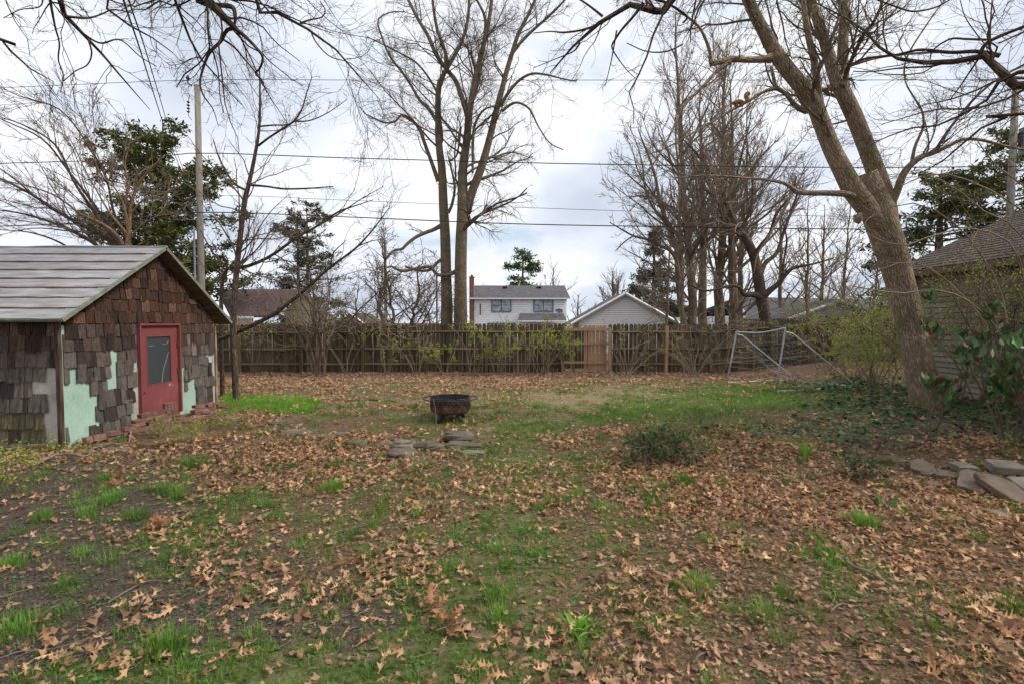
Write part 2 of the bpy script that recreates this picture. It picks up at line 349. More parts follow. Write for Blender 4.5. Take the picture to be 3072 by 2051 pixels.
MAT['crack'] = M('glass_crack', flat2((0.4, 0.45, 0.43), (0.5, 0.55, 0.52)), 4, bump=0)

# ------------------------------------------------------------------ object helpers
def tag(o, label=None, cat=None, group=None, kind=None):
    if label: o['label'] = label
    if cat: o['category'] = cat
    if group: o['group'] = group
    if kind: o['kind'] = kind
    return o
def thing(name, label, cat, loc=(0, 0, 0), rz=0.0, group=None):
    o = bpy.data.objects.new(name, None)
    o.empty_display_size = 0.2
    C.objects.link(o)
    o.location = loc; o.rotation_euler = (0, 0, rz)
    return tag(o, label, cat, group)
def link(name, me, parent=None, loc=(0, 0, 0), rot=(0, 0, 0), scale=(1, 1, 1), color=None):
    o = bpy.data.objects.new(name, me)
    C.objects.link(o)
    o.location = loc; o.rotation_euler = rot; o.scale = scale
    if parent is not None: o.parent = parent
    if color is not None: o.color = (*color, 1)
    return o
class Geo:
    """collects shapes into one mesh"""
    def __init__(self):
        self.v, self.q, self.t, self.r, self.b, self.n = [], [], [], [], [], 0
    def add(self, V, Q=None, T=None, rnd=0.5, bc=None):
        V = np.asarray(V, float).reshape(-1, 3)
        if Q is not None and len(Q): self.q.append(np.asarray(Q, np.int64).reshape(-1, 4) + self.n)
        if T is not None and len(T): self.t.append(np.asarray(T, np.int64).reshape(-1, 3) + self.n)
        self.v.append(V)
        self.r.append(np.broadcast_to(np.asarray(rnd, float), (len(V),)))
        self.b.append(V if bc is None else np.asarray(bc, float).reshape(-1, 3))
        self.n += len(V)
        return self
    def box(self, c, s, R=None):
        x, y, z = np.array(s) / 2
        V = np.array([[-x, -y, -z], [x, -y, -z], [x, y, -z], [-x, y, -z], [-x, -y, z], [x, -y, z], [x, y, z], [-x, y, z]])
        if R is not None: V = V @ np.array(R).T
        return self.add(V + np.array(c), [[3, 2, 1, 0], [4, 5, 6, 7], [0, 1, 5, 4], [1, 2, 6, 5], [2, 3, 7, 6], [3, 0, 4, 7]])
    def prism(self, poly, o, U, W, dvec):
        """polygon (2D list) laid out on axes U, W at origin o, extruded by dvec"""
        o, U, W, dvec = map(lambda a: np.array(a, float), (o, U, W, dvec))
        a = np.array([o + p[0] * U + p[1] * W for p in poly]); b = a + dvec
        n = len(poly)
        V = np.concatenate([a, b])
        c0, c1 = a.mean(0), b.mean(0)
        V = np.concatenate([V, [c0, c1]])
        T = [[2 * n, (i + 1) % n, i] for i in range(n)] + [[2 * n + 1, n + i, n + (i + 1) % n] for i in range(n)]
        Q = [[i, (i + 1) % n, n + (i + 1) % n, n + i] for i in range(n)]
        return self.add(V, Q, T)
    def tubes(self, Pn, Rn, S=5, cap=True, rnd=0.5):
        """N tubes at once: Pn (N,K,3), Rn (N,K)"""
        Pn = np.asarray(Pn, float); Rn = np.asarray(Rn, float)
        if Pn.ndim == 2: Pn, Rn = Pn[None], Rn[None]
        n, k = Pn.shape[:2]
        if n == 0: return self
        T = np.empty_like(Pn); T[:, 1:-1] = Pn[:, 2:] - Pn[:, :-2]; T[:, 0] = Pn[:, 1] - Pn[:, 0]; T[:, -1] = Pn[:, -1] - Pn[:, -2]
        T /= np.linalg.norm(T, axis=2, keepdims=True) + 1e-9
        m = T.mean(1); ref = np.zeros((n, 3)); ax = np.argmin(np.abs(m), axis=1); ref[np.arange(n), ax] = 1
        ref = np.repeat(ref[:, None], k, 1)
        U = ref - (ref * T).sum(2, keepdims=True) * T; U /= np.linalg.norm(U, axis=2, keepdims=True) + 1e-9
        W = np.cross(T, U)
        th = np.arange(S) * 2 * np.pi / S
        V = Pn[:, :, None] + Rn[:, :, None, None] * (np.cos(th)[None, None, :, None] * U[:, :, None] + np.sin(th)[None, None, :, None] * W[:, :, None])
        ln = np.concatenate([np.zeros((n, 1)), np.cumsum(np.linalg.norm(np.diff(Pn, axis=1), axis=2), axis=1)], axis=1)
        off = rng.uniform(0, 20, (n, 1, 1))
        bc = np.stack([Rn[:, :, None] * np.cos(th) + off, Rn[:, :, None] * np.sin(th) + off, np.repeat(ln[:, :, None], S, 2)], axis=3)
        base = (np.arange(n) * k * S)[:, None, None] + (np.arange(k - 1) * S)[None, :, None]
        i = np.arange(S)[None, None]; j = (i + 1) % S
        Q = np.stack([base + i, base + j, base + j + S, base + i + S], axis=3).reshape(-1, 4)
        Tt = None
        if cap and S >= 5:
            e = (np.arange(n) * k * S)[:, None] + (k - 1) * S
            Tt = np.stack([np.repeat(e, S - 2, 1), e + np.arange(1, S - 1), e + np.arange(2, S)], axis=2).reshape(-1, 3)
        self.add(V.reshape(-1, 3), Q, Tt, rnd if np.ndim(rnd) == 0 else np.repeat(rnd, k * S), bc.reshape(-1, 3))
        return self
    def inst(self, variants, pos, R, s, rnd):
        """copies of small shapes [(V, T)] at pos with rotation R (n,3,3) and size s"""
        n = len(pos); which = rng.integers(0, len(variants), n)
        for k, (V, T) in enumerate(variants):
            m = np.where(which == k)[0]
            if not len(m): continue
            W = np.einsum('nij,vj->nvi', R[m], V) * np.asarray(s)[m][:, None, None] + pos[m][:, None]
            nv = len(V)
            TT = (np.asarray(T)[None] + (np.arange(len(m)) * nv)[:, None, None]).reshape(-1, 3)
            self.add(W.reshape(-1, 3), None, TT, np.repeat(np.asarray(rnd)[m], nv))
        return self
    def mesh(self, name, mat, smooth=False):
        me = bpy.data.meshes.new(name)
        V = np.concatenate(self.v) if self.v else np.zeros((0, 3))
        q = np.concatenate(self.q) if self.q else np.zeros((0, 4), np.int64)
        t = np.concatenate(self.t) if self.t else np.zeros((0, 3), np.int64)
        me.vertices.add(len(V)); me.vertices.foreach_set('co', V.astype(np.float32).ravel())
        nl = 4 * len(q) + 3 * len(t)
        me.loops.add(nl); me.loops.foreach_set('vertex_index', np.concatenate([q.ravel(), t.ravel()]).astype(np.int32))
        me.polygons.add(len(q) + len(t))
        st = np.concatenate([np.arange(len(q)) * 4, 4 * len(q) + np.arange(len(t)) * 3]).astype(np.int32)
        me.polygons.foreach_set('loop_start', st)
        me.polygons.foreach_set('use_smooth', np.full(len(st), smooth, bool))
        a = me.attributes.new('rnd', 'FLOAT', 'POINT'); a.data.foreach_set('value', np.concatenate(self.r).astype(np.float32))
        a = me.attributes.new('bc', 'FLOAT_VECTOR', 'POINT'); a.data.foreach_set('vector', np.concatenate(self.b).astype(np.float32).ravel())
        me.update(calc_edges=True)
        me.materials.append(MAT[mat] if isinstance(mat, str) else mat)
        return me
    def obj(self, name, mat, parent=None, smooth=False, **kw):
        o = link(name, self.mesh(name, mat, smooth), parent, **kw)
        if name in ('branches', 'crown', 'foliage', 'tail_hair', 'leaves_inside', 'worn_paint'): o['kind'] = 'stuff'
        return o
def box_mesh(name, s, mat, bevel=0.0, jitter=0.0):
    g = Geo().box((0, 0, 0), s)
    if jitter: g.v[0] = g.v[0] + rng.normal(0, jitter, g.v[0].shape)
    return g.mesh(name, mat)
def rot_of(normal_tilt, yaw, roll=None):
    """rotation matrices from random tilt (n,), tilt azimuth = yaw2"""
    n = len(yaw)
    c, s = np.cos(yaw), np.sin(yaw)
    Rz = np.zeros((n, 3, 3)); Rz[:, 0, 0] = c; Rz[:, 0, 1] = -s; Rz[:, 1, 0] = s; Rz[:, 1, 1] = c; Rz[:, 2, 2] = 1
    c, s = np.cos(normal_tilt), np.sin(normal_tilt)
    Rx = np.zeros((n, 3, 3)); Rx[:, 0, 0] = 1; Rx[:, 1, 1] = c; Rx[:, 1, 2] = -s; Rx[:, 2, 1] = s; Rx[:, 2, 2] = c
    r = rng.uniform(0, 2 * np.pi, n) if roll is None else roll
    c, s = np.cos(r), np.sin(r)
    Rr = np.zeros((n, 3, 3)); Rr[:, 0, 0] = c; Rr[:, 0, 1] = -s; Rr[:, 1, 0] = s; Rr[:, 1, 1] = c; Rr[:, 2, 2] = 1
    return Rz @ Rx @ Rr
def rot_any(n):
    return rot_of(np.arccos(rng.uniform(-1, 1, n)), rng.uniform(0, 2 * np.pi, n))
# ------------------------------------------------------------------ what grows or lies where on the ground
GX = np.arange(9) * 384.0
GY = np.array([1118, 1150, 1180, 1210, 1240, 1280, 1330, 1400, 1500, 1600, 1750, 1900, 2051, 2400], float)
LEAF = np.array([
 [8, 8, 9, 9, 9, 9, 9, 6, 5], [6, 7, 8, 7, 6, 4, 3, 5, 5], [5, 6, 5, 5, 4, 2, 1, 4, 5], [4, 4, 2, 4, 2, 1, 1, 3, 3],
 [4, 4, 3, 4, 2, 2, 2, 2, 2], [4, 4, 6, 5, 2, 4, 3, 2, 1], [4, 5, 9, 9, 3, 7, 4, 2, 1], [2, 4, 8, 9, 2, 9, 8, 6, 5],
 [1, 1, 4, 5, 3, 9, 9, 9, 9], [1, 2, 4, 5, 3, 5, 7, 9, 9], [1, 1, 4, 4, 3, 5, 7, 7, 8], [1, 2, 1, 1, 3, 5, 6, 7, 9],
 [2, 2, 1, 1, 3, 5, 6, 8, 9], [2, 2, 2, 2, 2, 3, 4, 6, 6]], float) / 9
GRASS = np.array([
 [0, 0, 0, 0, 0, 0, 1, 1, 1], [0, 0, 0, 1, 2, 5, 8, 3, 1], [2, 2, 2, 2, 4, 8, 9, 4, 1], [3, 3, 4, 4, 6, 9, 9, 3, 1],
 [2, 2, 4, 4, 7, 8, 6, 3, 1], [1, 1, 3, 4, 8, 3, 2, 1, 1], [1, 1, 1, 1, 8, 1, 1, 1, 1], [1, 3, 2, 2, 9, 1, 1, 1, 1],
 [2, 4, 5, 7, 9, 5, 3, 2, 1], [3, 4, 5, 8, 9, 7, 5, 4, 2], [2, 3, 3, 5, 8, 8, 7, 5, 4], [3, 3, 3, 3, 7, 8, 7, 5, 4],
 [4, 5, 5, 6, 7, 7, 6, 5, 3], [4, 5, 5, 6, 7, 7, 6, 5, 3]], float) / 9
STRAW = np.array([
 [0, 0, 1, 1, 1, 1, 0, 0, 0], [1, 2, 5, 9, 9, 5, 1, 0, 0], [2, 3, 9, 9, 9, 4, 1, 1, 0], [3, 4, 9, 9, 7, 3, 1, 1, 0],
 [3, 4, 8, 8, 6, 2, 1, 0, 0], [2, 3, 4, 5, 4, 1, 0, 0, 0], [1, 2, 1, 1, 3, 0, 0, 0, 0], [1, 2, 1, 1, 3, 0, 0, 0, 0],
 [1, 2, 2, 3, 3, 1, 0, 0, 0], [1, 1, 2, 3, 3, 2, 1, 1, 0], [0, 0, 1, 2, 3, 3, 2, 1, 1], [1, 1, 2, 2, 3, 3, 2, 1, 1],
 [1, 2, 3, 3, 3, 3, 2, 1, 1], [1, 2, 2, 2, 2, 2, 1, 1, 1]], float) / 9
def zone(tab, x, y):
    x = np.asarray(x, float); y = np.maximum(np.asarray(y, float), 0.8)
    px = np.clip(CX + F_PX * x / y, 0, 3071.9); py = np.clip(HOR + F_PX * EYE / y, GY[0], GY[-1] - .1)
    i = np.clip(np.searchsorted(GY, py, side='right') - 1, 0, len(GY) - 2)
    fy = (py - GY[i]) / (GY[i + 1] - GY[i]); fx = px / 384.0; j = np.clip(fx.astype(int), 0, 7); fx = fx - j
    return (tab[i, j] * (1 - fx) + tab[i, j + 1] * fx) * (1 - fy) + (tab[i + 1, j] * (1 - fx) + tab[i + 1, j + 1] * fx) * fy
def patch(x, y, lo=0.42, hi=0.62, sc=1.5, seed=20):
    return sstep(lo, hi, fbm(np.asarray(x) * sc, np.asarray(y) * sc, seed, 4))
def d_leaf(x, y):
    z = zone(LEAF, x, y)
    n = fbm(np.asarray(x) * 1.3, np.asarray(y) * 1.3, 31, 4)
    return np.clip(z * (0.15 + 1.35 * sstep(0.38, 0.66, n)) + .35 * sstep(.75, 1, z), 0, 1)
def d_grass(x, y):
    z = zone(GRASS, x, y)
    n = fbm(np.asarray(x) * 2.1, np.asarray(y) * 2.1, 57, 4)
    return np.clip(z * 1.7 * sstep(0.34, 0.58, n), 0, 1)
def d_ivy(x, y):
    x = np.asarray(x, float); y = np.asarray(y, float)
    e = lambda cx, cy, rx, ry: np.clip(1.3 - ((x - cx) / rx) ** 2 - ((y - cy) / ry) ** 2, 0, 1)
    d = np.maximum.reduce([e(7.6, 8.0, 2.6, 1.9), e(4.9, 7.1, 2.0, 1.0) * .75, e(9.5, 7.2, 3.0, 2.0), e(3.0, 6.9, 1.3, .8) * .5,
                           e(9.6, 12.5, 2.6, 2.6) * .9, e(6.2, 6.2, 1.6, .5) * .35])
    return d * sstep(0.36, 0.56, fbm(x * 1.9, y * 1.9, 77, 3) + 0.15 * d)

# ------------------------------------------------------------------ ground
def build_ground():
    a = np.linspace(-1, 1, 221)
    xs = np.sinh(a * 3.1) / np.sinh(3.1) * 26
    b = np.linspace(0, 1, 230)
    ys = 0.9 + 27 * (np.exp(b * 2.2) - 1) / (math.exp(2.2) - 1)
    xs = np.concatenate([[-1500, -400, -120, -50], xs, [50, 120, 400, 1500]])
    ys = np.concatenate([[-60, -12, -3, -0.5], ys, [34, 50, 90, 200, 600, 2000]])
    X, Y = np.meshgrid(xs, ys)
    Z = hgt(X, Y)
    fine = (Y > 0.5) & (Y < 22) & (np.abs(X) < 24)
    Z = Z + fine * (0.014 * (fbm(X * 7, Y * 7, 5, 2) - .5) + 0.012 * (vnoise(X * 19, Y * 19, 8) - .5))
    V = np.stack([X, Y, Z], 2).reshape(-1, 3)
    nx, ny = len(xs), len(ys)
    i = (np.arange(ny - 1) * nx)[:, None] + np.arange(nx - 1)[None]
    Q = np.stack([i, i + 1, i + 1 + nx, i + nx], 2).reshape(-1, 4)
    g = Geo(); g.add(V, Q)
    m, t = new_mat('yard_ground')
    n, l = t.nodes.new, t.links.new
    o = n('ShaderNodeOutputMaterial'); b_ = n('ShaderNodeBsdfPrincipled'); b_.inputs['Roughness'].default_value = 0.95
    b_.inputs['Specular IOR Level'].default_value = 0.1
    at = n('ShaderNodeAttribute'); at.attribute_name = 'cover'
    sp = n('ShaderNodeSeparateColor'); l(at.outputs['Color'], sp.inputs[0])
    tcn = n('ShaderNodeTexCoord')
    def noise(sc, det=6, rough=.6):
        q = n('ShaderNodeTexNoise'); q.inputs['Scale'].default_value = sc; q.inputs['Detail'].default_value = det
        q.inputs['Roughness'].default_value = rough
        l(tcn.outputs['Object'], q.inputs['Vector']); return q.outputs['Fac']
    def ramp(f, s):
        r = ramp_node(t, s); l(f, r.inputs[0]); return r.outputs[0]
    def mix(f, a, b):
        q = n('ShaderNodeMix'); q.data_type = 'RGBA'; l(f, q.inputs['Factor']); l(a, q.inputs[6]); l(b, q.inputs[7]); return q.outputs[2]
    def gate(mask, nz, lo, hi):
        ad = n('ShaderNodeMath'); ad.operation = 'ADD'; l(mask, ad.inputs[0]); l(nz, ad.inputs[1])
        return ramp(ad.outputs[0], [(lo, (0, 0, 0)), (hi, (1, 1, 1))])
    soil = ramp(noise(75, 9, .72), [(0.32, (0.028, 0.020, 0.016)), (0.46, (0.075, 0.055, 0.045)), (0.56, (0.13, 0.098, 0.08)), (0.68, (0.27, 0.21, 0.17))])
    litter = ramp(noise(60, 9, .8), [(0.36, (0.045, 0.028, 0.02)), (0.5, (0.14, 0.085, 0.055)), (0.62, (0.36, 0.235, 0.145))])
    straw = ramp(noise(70, 9, .8), [(0.32, (0.10, 0.08, 0.045)), (0.5, (0.23, 0.175, 0.10)), (0.66, (0.37, 0.29, 0.18))])
    moss = ramp(noise(30, 8, .75), [(0.34, (0.035, 0.05, 0.016)), (0.5, (0.08, 0.115, 0.028)), (0.66, (0.19, 0.20, 0.07))])
    c = mix(gate(sp.outputs[1], noise(5.0, 7), 0.98, 1.22), soil, moss)
    c = mix(gate(sp.outputs[2], noise(7.0, 7), 0.78, 1.0), c, straw)
    c = mix(gate(sp.outputs[0], noise(9.0, 7), 0.85, 1.05), c, litter)
    l(c, b_.inputs['Base Color'])
    bp = n('ShaderNodeBump'); bp.inputs['Strength'].default_value = 0.8; bp.inputs['Distance'].default_value = 0.02
    l(noise(80, 8, .8), bp.inputs['Height']); l(bp.outputs[0], b_.inputs['Normal'])
    l(b_.outputs[0], o.inputs['Surface'])
    me = g.mesh('ground', m, True)
    c4 = np.ones((len(V), 4), np.float32)
    fl = V[:, 1] > 0.5
    c4[:, 0] = np.where(fl, zone(LEAF, V[:, 0], V[:, 1]), .3)
    c4[:, 1] = np.where(fl, np.clip(zone(GRASS, V[:, 0], V[:, 1]) * (0.5 + fbm(V[:, 0] * 2.1, V[:, 1] * 2.1, 57, 4)), 0, 1), .5)
    c4[:, 2] = np.where(fl, zone(STRAW, V[:, 0], V[:, 1]), .2)
    a = me.attributes.new('cover', 'FLOAT_COLOR', 'POINT'); a.data.foreach_set('color', c4.ravel())
    o = link('ground', me)
    tag(o, kind='structure')
build_ground()

# ------------------------------------------------------------------ wooden fence
FY = 18.2
def fence_top(x):
    return float(1.70 + 0.34 * sstep(7.5, 12.5, x) - 0.02 * sstep(-4, -9, x))
def picket_mesh(w, h, mat):
    c = 0.032
    poly = [(-w / 2, 0), (w / 2, 0), (w / 2, h - c), (w / 2 - c, h), (-w / 2 + c, h), (-w / 2, h - c)]
    return Geo().prism(poly, (0, 0, 0), (1, 0, 0), (0, 0, 1), (0, 0.018, 0)).mesh('picket', mat)
def build_fence():
    f = thing('wooden_fence', 'long weathered brown picket privacy fence across the back of the yard', 'fence', (0, FY, -0.15))
    pk = [picket_mesh(w, 1.0, 'picket') for w in (0.138, 0.14, 0.134)]
    x = -14.6; k = 0
    while x < 15.6:
        if 1.95 < x + 0.07 < 3.62:      # the repaired section, built below
            x = 3.64; continue
        top = fence_top(x) + R_.uniform(-.014, .012)
        base = hz(x, FY) + 0.03
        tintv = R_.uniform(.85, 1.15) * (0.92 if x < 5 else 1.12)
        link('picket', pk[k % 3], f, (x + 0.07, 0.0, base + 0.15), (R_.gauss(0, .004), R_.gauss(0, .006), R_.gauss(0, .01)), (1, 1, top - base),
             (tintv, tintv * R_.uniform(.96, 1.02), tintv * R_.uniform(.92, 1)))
        gap = R_.uniform(.003, .010) if not (-0.9 < x < 7) else R_.uniform(.005, .015)
        x += 0.14 + gap; k += 1
    # posts and rails on the yard side
    posts = [-14.5, -12.2, -10.25, -7.9, -5.6, -3.25, -0.95, 1.35, 5.0, 7.45, 9.75, 12.1, 14.4]
    pm = box_mesh('post', (0.09, 0.09, 1.0), 'rail')
    for p in posts:
        top = fence_top(p) - (0.22 if p not in (5.0,) else 0.1) + R_.uniform(-.04, .04); base = hz(p, FY) - .1
        if p == -10.25: top = fence_top(p) - 0.02
        link('post', pm, f, (p, -0.10, (top + base) / 2 + 0.15), (0, R_.gauss(0, .008), 0), (1, 1, top - base), (1.05, 1.0, .95))
    ends = sorted(posts + [1.93, 3.66])
    for a, b in zip(ends[:-1], ends[1:]):
        if a == 1.93: continue
        for zf in (0.30, 0.86, 1.50):
            za = hz(a, FY) + 0.03 + zf * (fence_top(a) - hz(a, FY)) / 1.83; zb = hz(b, FY) + 0.03 + zf * (fence_top(b) - hz(b, FY)) / 1.83
            ln = math.hypot(b - a, zb - za) - 0.012
            rm = Geo().tubes(np.array([[-ln / 2, 0, 0], [0, 0, R_.uniform(-.02, .004)], [ln / 2, 0, 0]]), np.array([.052] * 3), 4)
            rm.v[0][:, 1] *= .55
            rm.obj('rail', 'rail', f, loc=((a + b) / 2, -0.052, (za + zb) / 2 + 0.15), rot=(0, -math.atan2(zb - za, b - a), 0), color=(.95, 1.0, .85))
    lp = Geo().box((0, 0, 0), (0.085, 0.085, 1.75)).mesh('pale_post', 'newwood')
    o = thing('fence_post', 'pale tan square post leaning against the dark fence right of the gate', 'post', tuple(P(1999, 1117, FY - .25) * (1, 1, 0) + (0, 0, hz(5.8, FY))), 0)
    link('shaft', lp, o, (0, 0, 0.86), (0.01, 0.012, 0))
    Geo().box((0, 0, 0), (0.1, 0.1, .025)).obj('cap', 'newwood', o, loc=(0.02, 0.0, 1.745))
    # repaired section: pinkish new rails, a few new pickets, left bays open
    g = thing('fence_gate', 'unfinished fence gate of newer reddish wood with its left bay open', 'gate', (2.79, FY, hz(2.8, FY)))
    npk = picket_mesh(0.132, 1.0, 'newwood')
    for i, xx in enumerate((2.78, 2.925, 3.07, 3.215, 3.36, 3.505)):
        link('picket', npk, g, (xx - 2.79, 0.012, 0.03 if i not in (0, 4) else -.04), (0, R_.gauss(0, .004), 0), (1, 1, 1.74 if i not in (0, 4) else 1.80))
    for zz in (0.38, 1.09, 1.60):
        Geo().box((0, 0, 0), (1.72, 0.04, 0.085)).obj('rail', 'newwood', g, loc=(-0.02, -0.045, zz))
    Geo().box((0, 0, 0), (0.10, 0.09, 1.72)).obj('post', 'newwood', g, loc=(0.885, -0.07, 0.83))
    Geo().box((0, 0, 0), (0.09, 0.08, 1.6)).obj('brace', 'rail', g, loc=(-0.45, 0.10, 0.80), color=(1.5, 1.3, 1.1))
    Geo().box((0, 0, 0), (0.10, 0.09, 1.72)).obj('post', 'rail', g, loc=(-0.90, -0.07, 0.83), color=(1.1, 1, .9))
    # darker fence seen through the open bay, standing behind
    b = thing('rear_fence', 'short run of dark fence seen through the open gate bay', 'fence', (2.35, FY + 1.4, hz(2.3, FY + 1.4)))
    for i in range(11):
        link('picket', pk[i % 3], b, (-.8 + i * .15, 0, 0.02), (0, 0, 0), (1, 1, 1.62), (.55, .5, .42))
build_fence()

# ------------------------------------------------------------------ shed
SX, SY0, SY1 = -6.3, 6.73, 10.2          # gable wall plane and its two corners
EAVE, RIDGE, YM = 1.80, 3.05, 8.55
DY0, DY1, DZ0, DZ1 = 8.13, 9.06, 0.10, 1.70
def inside(poly, x, y):
    c = False; j = len(poly) - 1
    for i in range(len(poly)):
        if (poly[i][1] > y) != (poly[j][1] > y) and x < (poly[j][0] - poly[i][0]) * (y - poly[i][1]) / (poly[j][1] - poly[i][1]) + poly[i][0]: c = not c
        j = i
    return c
def roof_z(y):
    return RIDGE - (RIDGE - EAVE) * (abs(y - YM) / (YM - SY0 if y < YM else SY1 - YM))
def build_shed():
    s = thing('garden_shed', 'shabby shingle-clad shed with red door and peeling mint board', 'shed', (SX, SY0, 0))
    o = np.array([SX, SY0, 0.0])
    XL = -12.0
    # inner boards: gable in mint paint, side in cream; openings left for the door
    gb = Geo()
    for y0, y1, z1 in ((SY0, DY0, None), (DY1, SY1, None)):
        ys = [y0, YM, y1] if y0 < YM < y1 else [y0, y1]
        poly = [(y0, -0.1), (y1, -0.1)] + [(y, roof_z(y) - .03) for y in reversed(ys)]
        gb.prism([(a - SY0, b) for a, b in poly], (0, 0, 0), (0, 1, 0), (0, 0, 1), (-0.05, 0, 0))
    ys = [DY0, YM, DY1]
    gb.prism([(DY0 - SY0, DZ1), (DY1 - SY0, DZ1)] + [(y - SY0, roof_z(y) - .03) for y in reversed(ys)], (0, 0, 0), (0, 1, 0), (0, 0, 1), (-0.05, 0, 0))
    wall = gb.obj('gable_wall', 'mint', s)
    for y0, y1 in ((SY0, SY1),):
        poly = [(y0 + .02, 1.715), (y1 - .02, 1.715), (y1 - .02, roof_z(y1) - .035), (YM, RIDGE - .035), (y0 + .02, roof_z(y0) - .035)]
        Geo().prism([(a - SY0, b) for a, b in poly], (0.001, 0, 0), (0, 1, 0), (0, 0, 1), (0.007, 0, 0)).obj('dark_board', 'dark', s)  # near-black board behind the upper shingles so the mint doesn't show
    side = Geo().box(((XL - SX) / 2 - .03, 0.03, 0.88), (abs(XL - SX) - .06, 0.05, 1.86)).obj('side_wall', 'whiteboard', s)
    Geo().box(((XL - SX) / 2 - .03, SY1 - SY0 - .03, 0.88), (abs(XL - SX) - .06, 0.05, 1.86)).obj('rear_wall', 'whiteboard', s)
    Geo().box((XL - SX, (SY1 - SY0) / 2, 0.9), (0.05, SY1 - SY0 - .2, 1.8)).obj('end_wall', 'whiteboard', s)
    # cream strips of bare board beside the door and along the far corner
    for (y0, y1, z0, z1) in ((7.99, DY0 - .035, 0.05, 1.00), (DY1 + .035, 9.20, 0.0, 0.75), (10.13, 10.195, 0.0, 1.62)):
        Geo().box((0.004, (y0 + y1) / 2 - SY0, (z0 + z1) / 2), (0.008, y1 - y0, z1 - z0)).obj('bare_strip', 'whiteboard', s)
    Geo().box((-0.012, -0.016, 0.86), (0.05, 0.055, 1.87)).obj('corner_board', 'shingle', s, color=(.10, .065, .05))
    Geo().box((0.018, SY1 - SY0 + .012, 0.80), (0.05, 0.05, 1.75)).obj('corner_board', 'shingle', s, color=(.26, .20, .15))
    # shingles: one object each; missing where the photo shows board
    protos = []
    for k in range(6):
        g = Geo(); n = 4
        w = [(-.5, 0.0), (-.5 + R_.uniform(.2, .45), R_.uniform(-.012, .012)), (.5, 0.0)]
        sag = [R_.uniform(-.035, .02) for _ in range(3)]
        V, Q = [], []
        xs = (-.5, -.17, .17, .5)
        for i, xx in enumerate(xs):
            lo = R_.uniform(-.03, .03); cup = 0.010 * math.cos(i * 2.1 + k)
            V += [(xx, 0.024 + cup, lo), (xx, 0.010 + cup, lo), (xx, 0.002, 1.0), (xx, 0.009, 1.0)]
        for i in range(3):
            a, b = 4 * i, 4 * i + 4
            for p, q in ((0, 1), (1, 2), (2, 3), (3, 0)): Q.append([a + p, a + q, b + q, b + p])
        Q += [[0, 3, 2, 1], [12, 13, 14, 15]]
        protos.append(Geo().add(V, Q).mesh('shingle', 'shingle'))
    gapsG = [
        [(0.06, -1), (0.06, .60), (0.10, 1.12), (0.16, 1.10), (0.20, .86), (0.44, .86), (0.50, .5), (0.56, .22), (0.42, .03), (0.40, -1)],
        [(0.76, 1.36), (0.98, 1.36), (0.96, 1.28), (0.93, .98), (0.92, .72), (0.84, .72), (0.84, .98), (0.78, .98)],
        [(1.26, -1), (1.26, .98), (1.40, .98), (1.40, -1)],
        [(2.33, -1), (2.33, .62), (2.42, .88), (2.52, .52), (2.84, .58), (2.86, -1)],
        [(3.37, -1), (3.37, .92), (3.25, .92), (3.25, 1.0), (3.47, 1.0), (3.47, -1)]]
    gapsS = [[(-.02, -1), (-.02, 1.20), (-.07, 1.20), (-.20, 1.0), (-.38, .95), (-.40, .76), (-.12, .66), (-.10, .40), (-.24, .30), (-.24, -1)]]
    def cover(parent, kind, s0, s1, courses, topf, gaps):
        for ci, (zb, hh) in enumerate(courses):
            x = s0 + R_.uniform(-.06, 0)
            while x < s1:
                w = R_.choice([.07, .09, .11, .12, .14, .17, .21]) * R_.uniform(.9, 1.1)
                xa, xb = max(x, s0), min(x + w, s1)
                x += w + R_.uniform(.002, .008)
                if xb - xa < .035: continue
                xm = (xa + xb) / 2
                top = min(topf(xa), topf(xb), zb + hh)
                if top - zb < .045: continue
                zc = zb + min(hh, top - zb) * .35
                if kind == 'g' and DY0 - SY0 - .05 < xb and xa < DY1 - SY0 + .05:
                    if zb < DZ1 + .02:
                        if xm < (DY0 + DY1) / 2 - SY0: xb = min(xb, DY0 - SY0 - .045)
                        else: xa = max(xa, DY1 - SY0 + .045)
                        if xb - xa < .04 or (DY0 - SY0 - .03 < (xa + xb) / 2 < DY1 - SY0 + .03): continue
                        xm = (xa + xb) / 2
                if any(inside(p, xm, zc) for p in gaps): continue
                near = any(inside(p, xm + dx_, zc + dz_) for p in gaps for dx_, dz_ in ((.13, 0), (-.13, 0), (0, -.2)))
                hi = sstep(0.85, 1.75, zb + R_.uniform(-.2, .2))
                grey = np.array([.128, .112, .101]); brown = np.array([.074, .041, .028]); blk = np.array([.032, .022, .018])
                if kind == 's' and zb < .3: grey = np.array([.125, .115, .07])
                c = grey * (1 - hi) + brown * hi
                if R_.random() < .18 + .25 * float(sstep(2.2, 3.0, zb)): c = c * .3 + blk * .7
                elif R_.random() < .2 * hi: c = c * 1.7
                zsh = R_.gauss(0, .012)
                tilt = R_.gauss(0, .012) + (R_.choice([-1, 1]) * R_.uniform(.03, .12) if near else 0)
                H = top - zb + (0.03 if top == zb + hh else 0)
                out_ = R_.uniform(0, .006) + 0.0018 * (ci % 3)
                if kind == 'g':
                    ob = link('shingle', R_.choice(protos), wall, (0.002 + out_, xm, zb + zsh), (0, 0, 0), (xb - xa - .004, 1, H - zsh))
                    ob.rotation_euler = (tilt, 0, -math.pi / 2)
                else:
                    ob = link('shingle', R_.choice(protos), side, (xm, 0.002 - out_ - .002, zb + zsh), (0, tilt, math.pi), (xb - xa - .004, 1, H - zsh))
                ob.color = (*c, 1)
    cg = [(z, .235) for z in (0.02, .235, .45, .67, .89, 1.10, 1.32, 1.535, 1.74, 1.93, 2.12, 2.31, 2.50, 2.69, 2.88)]
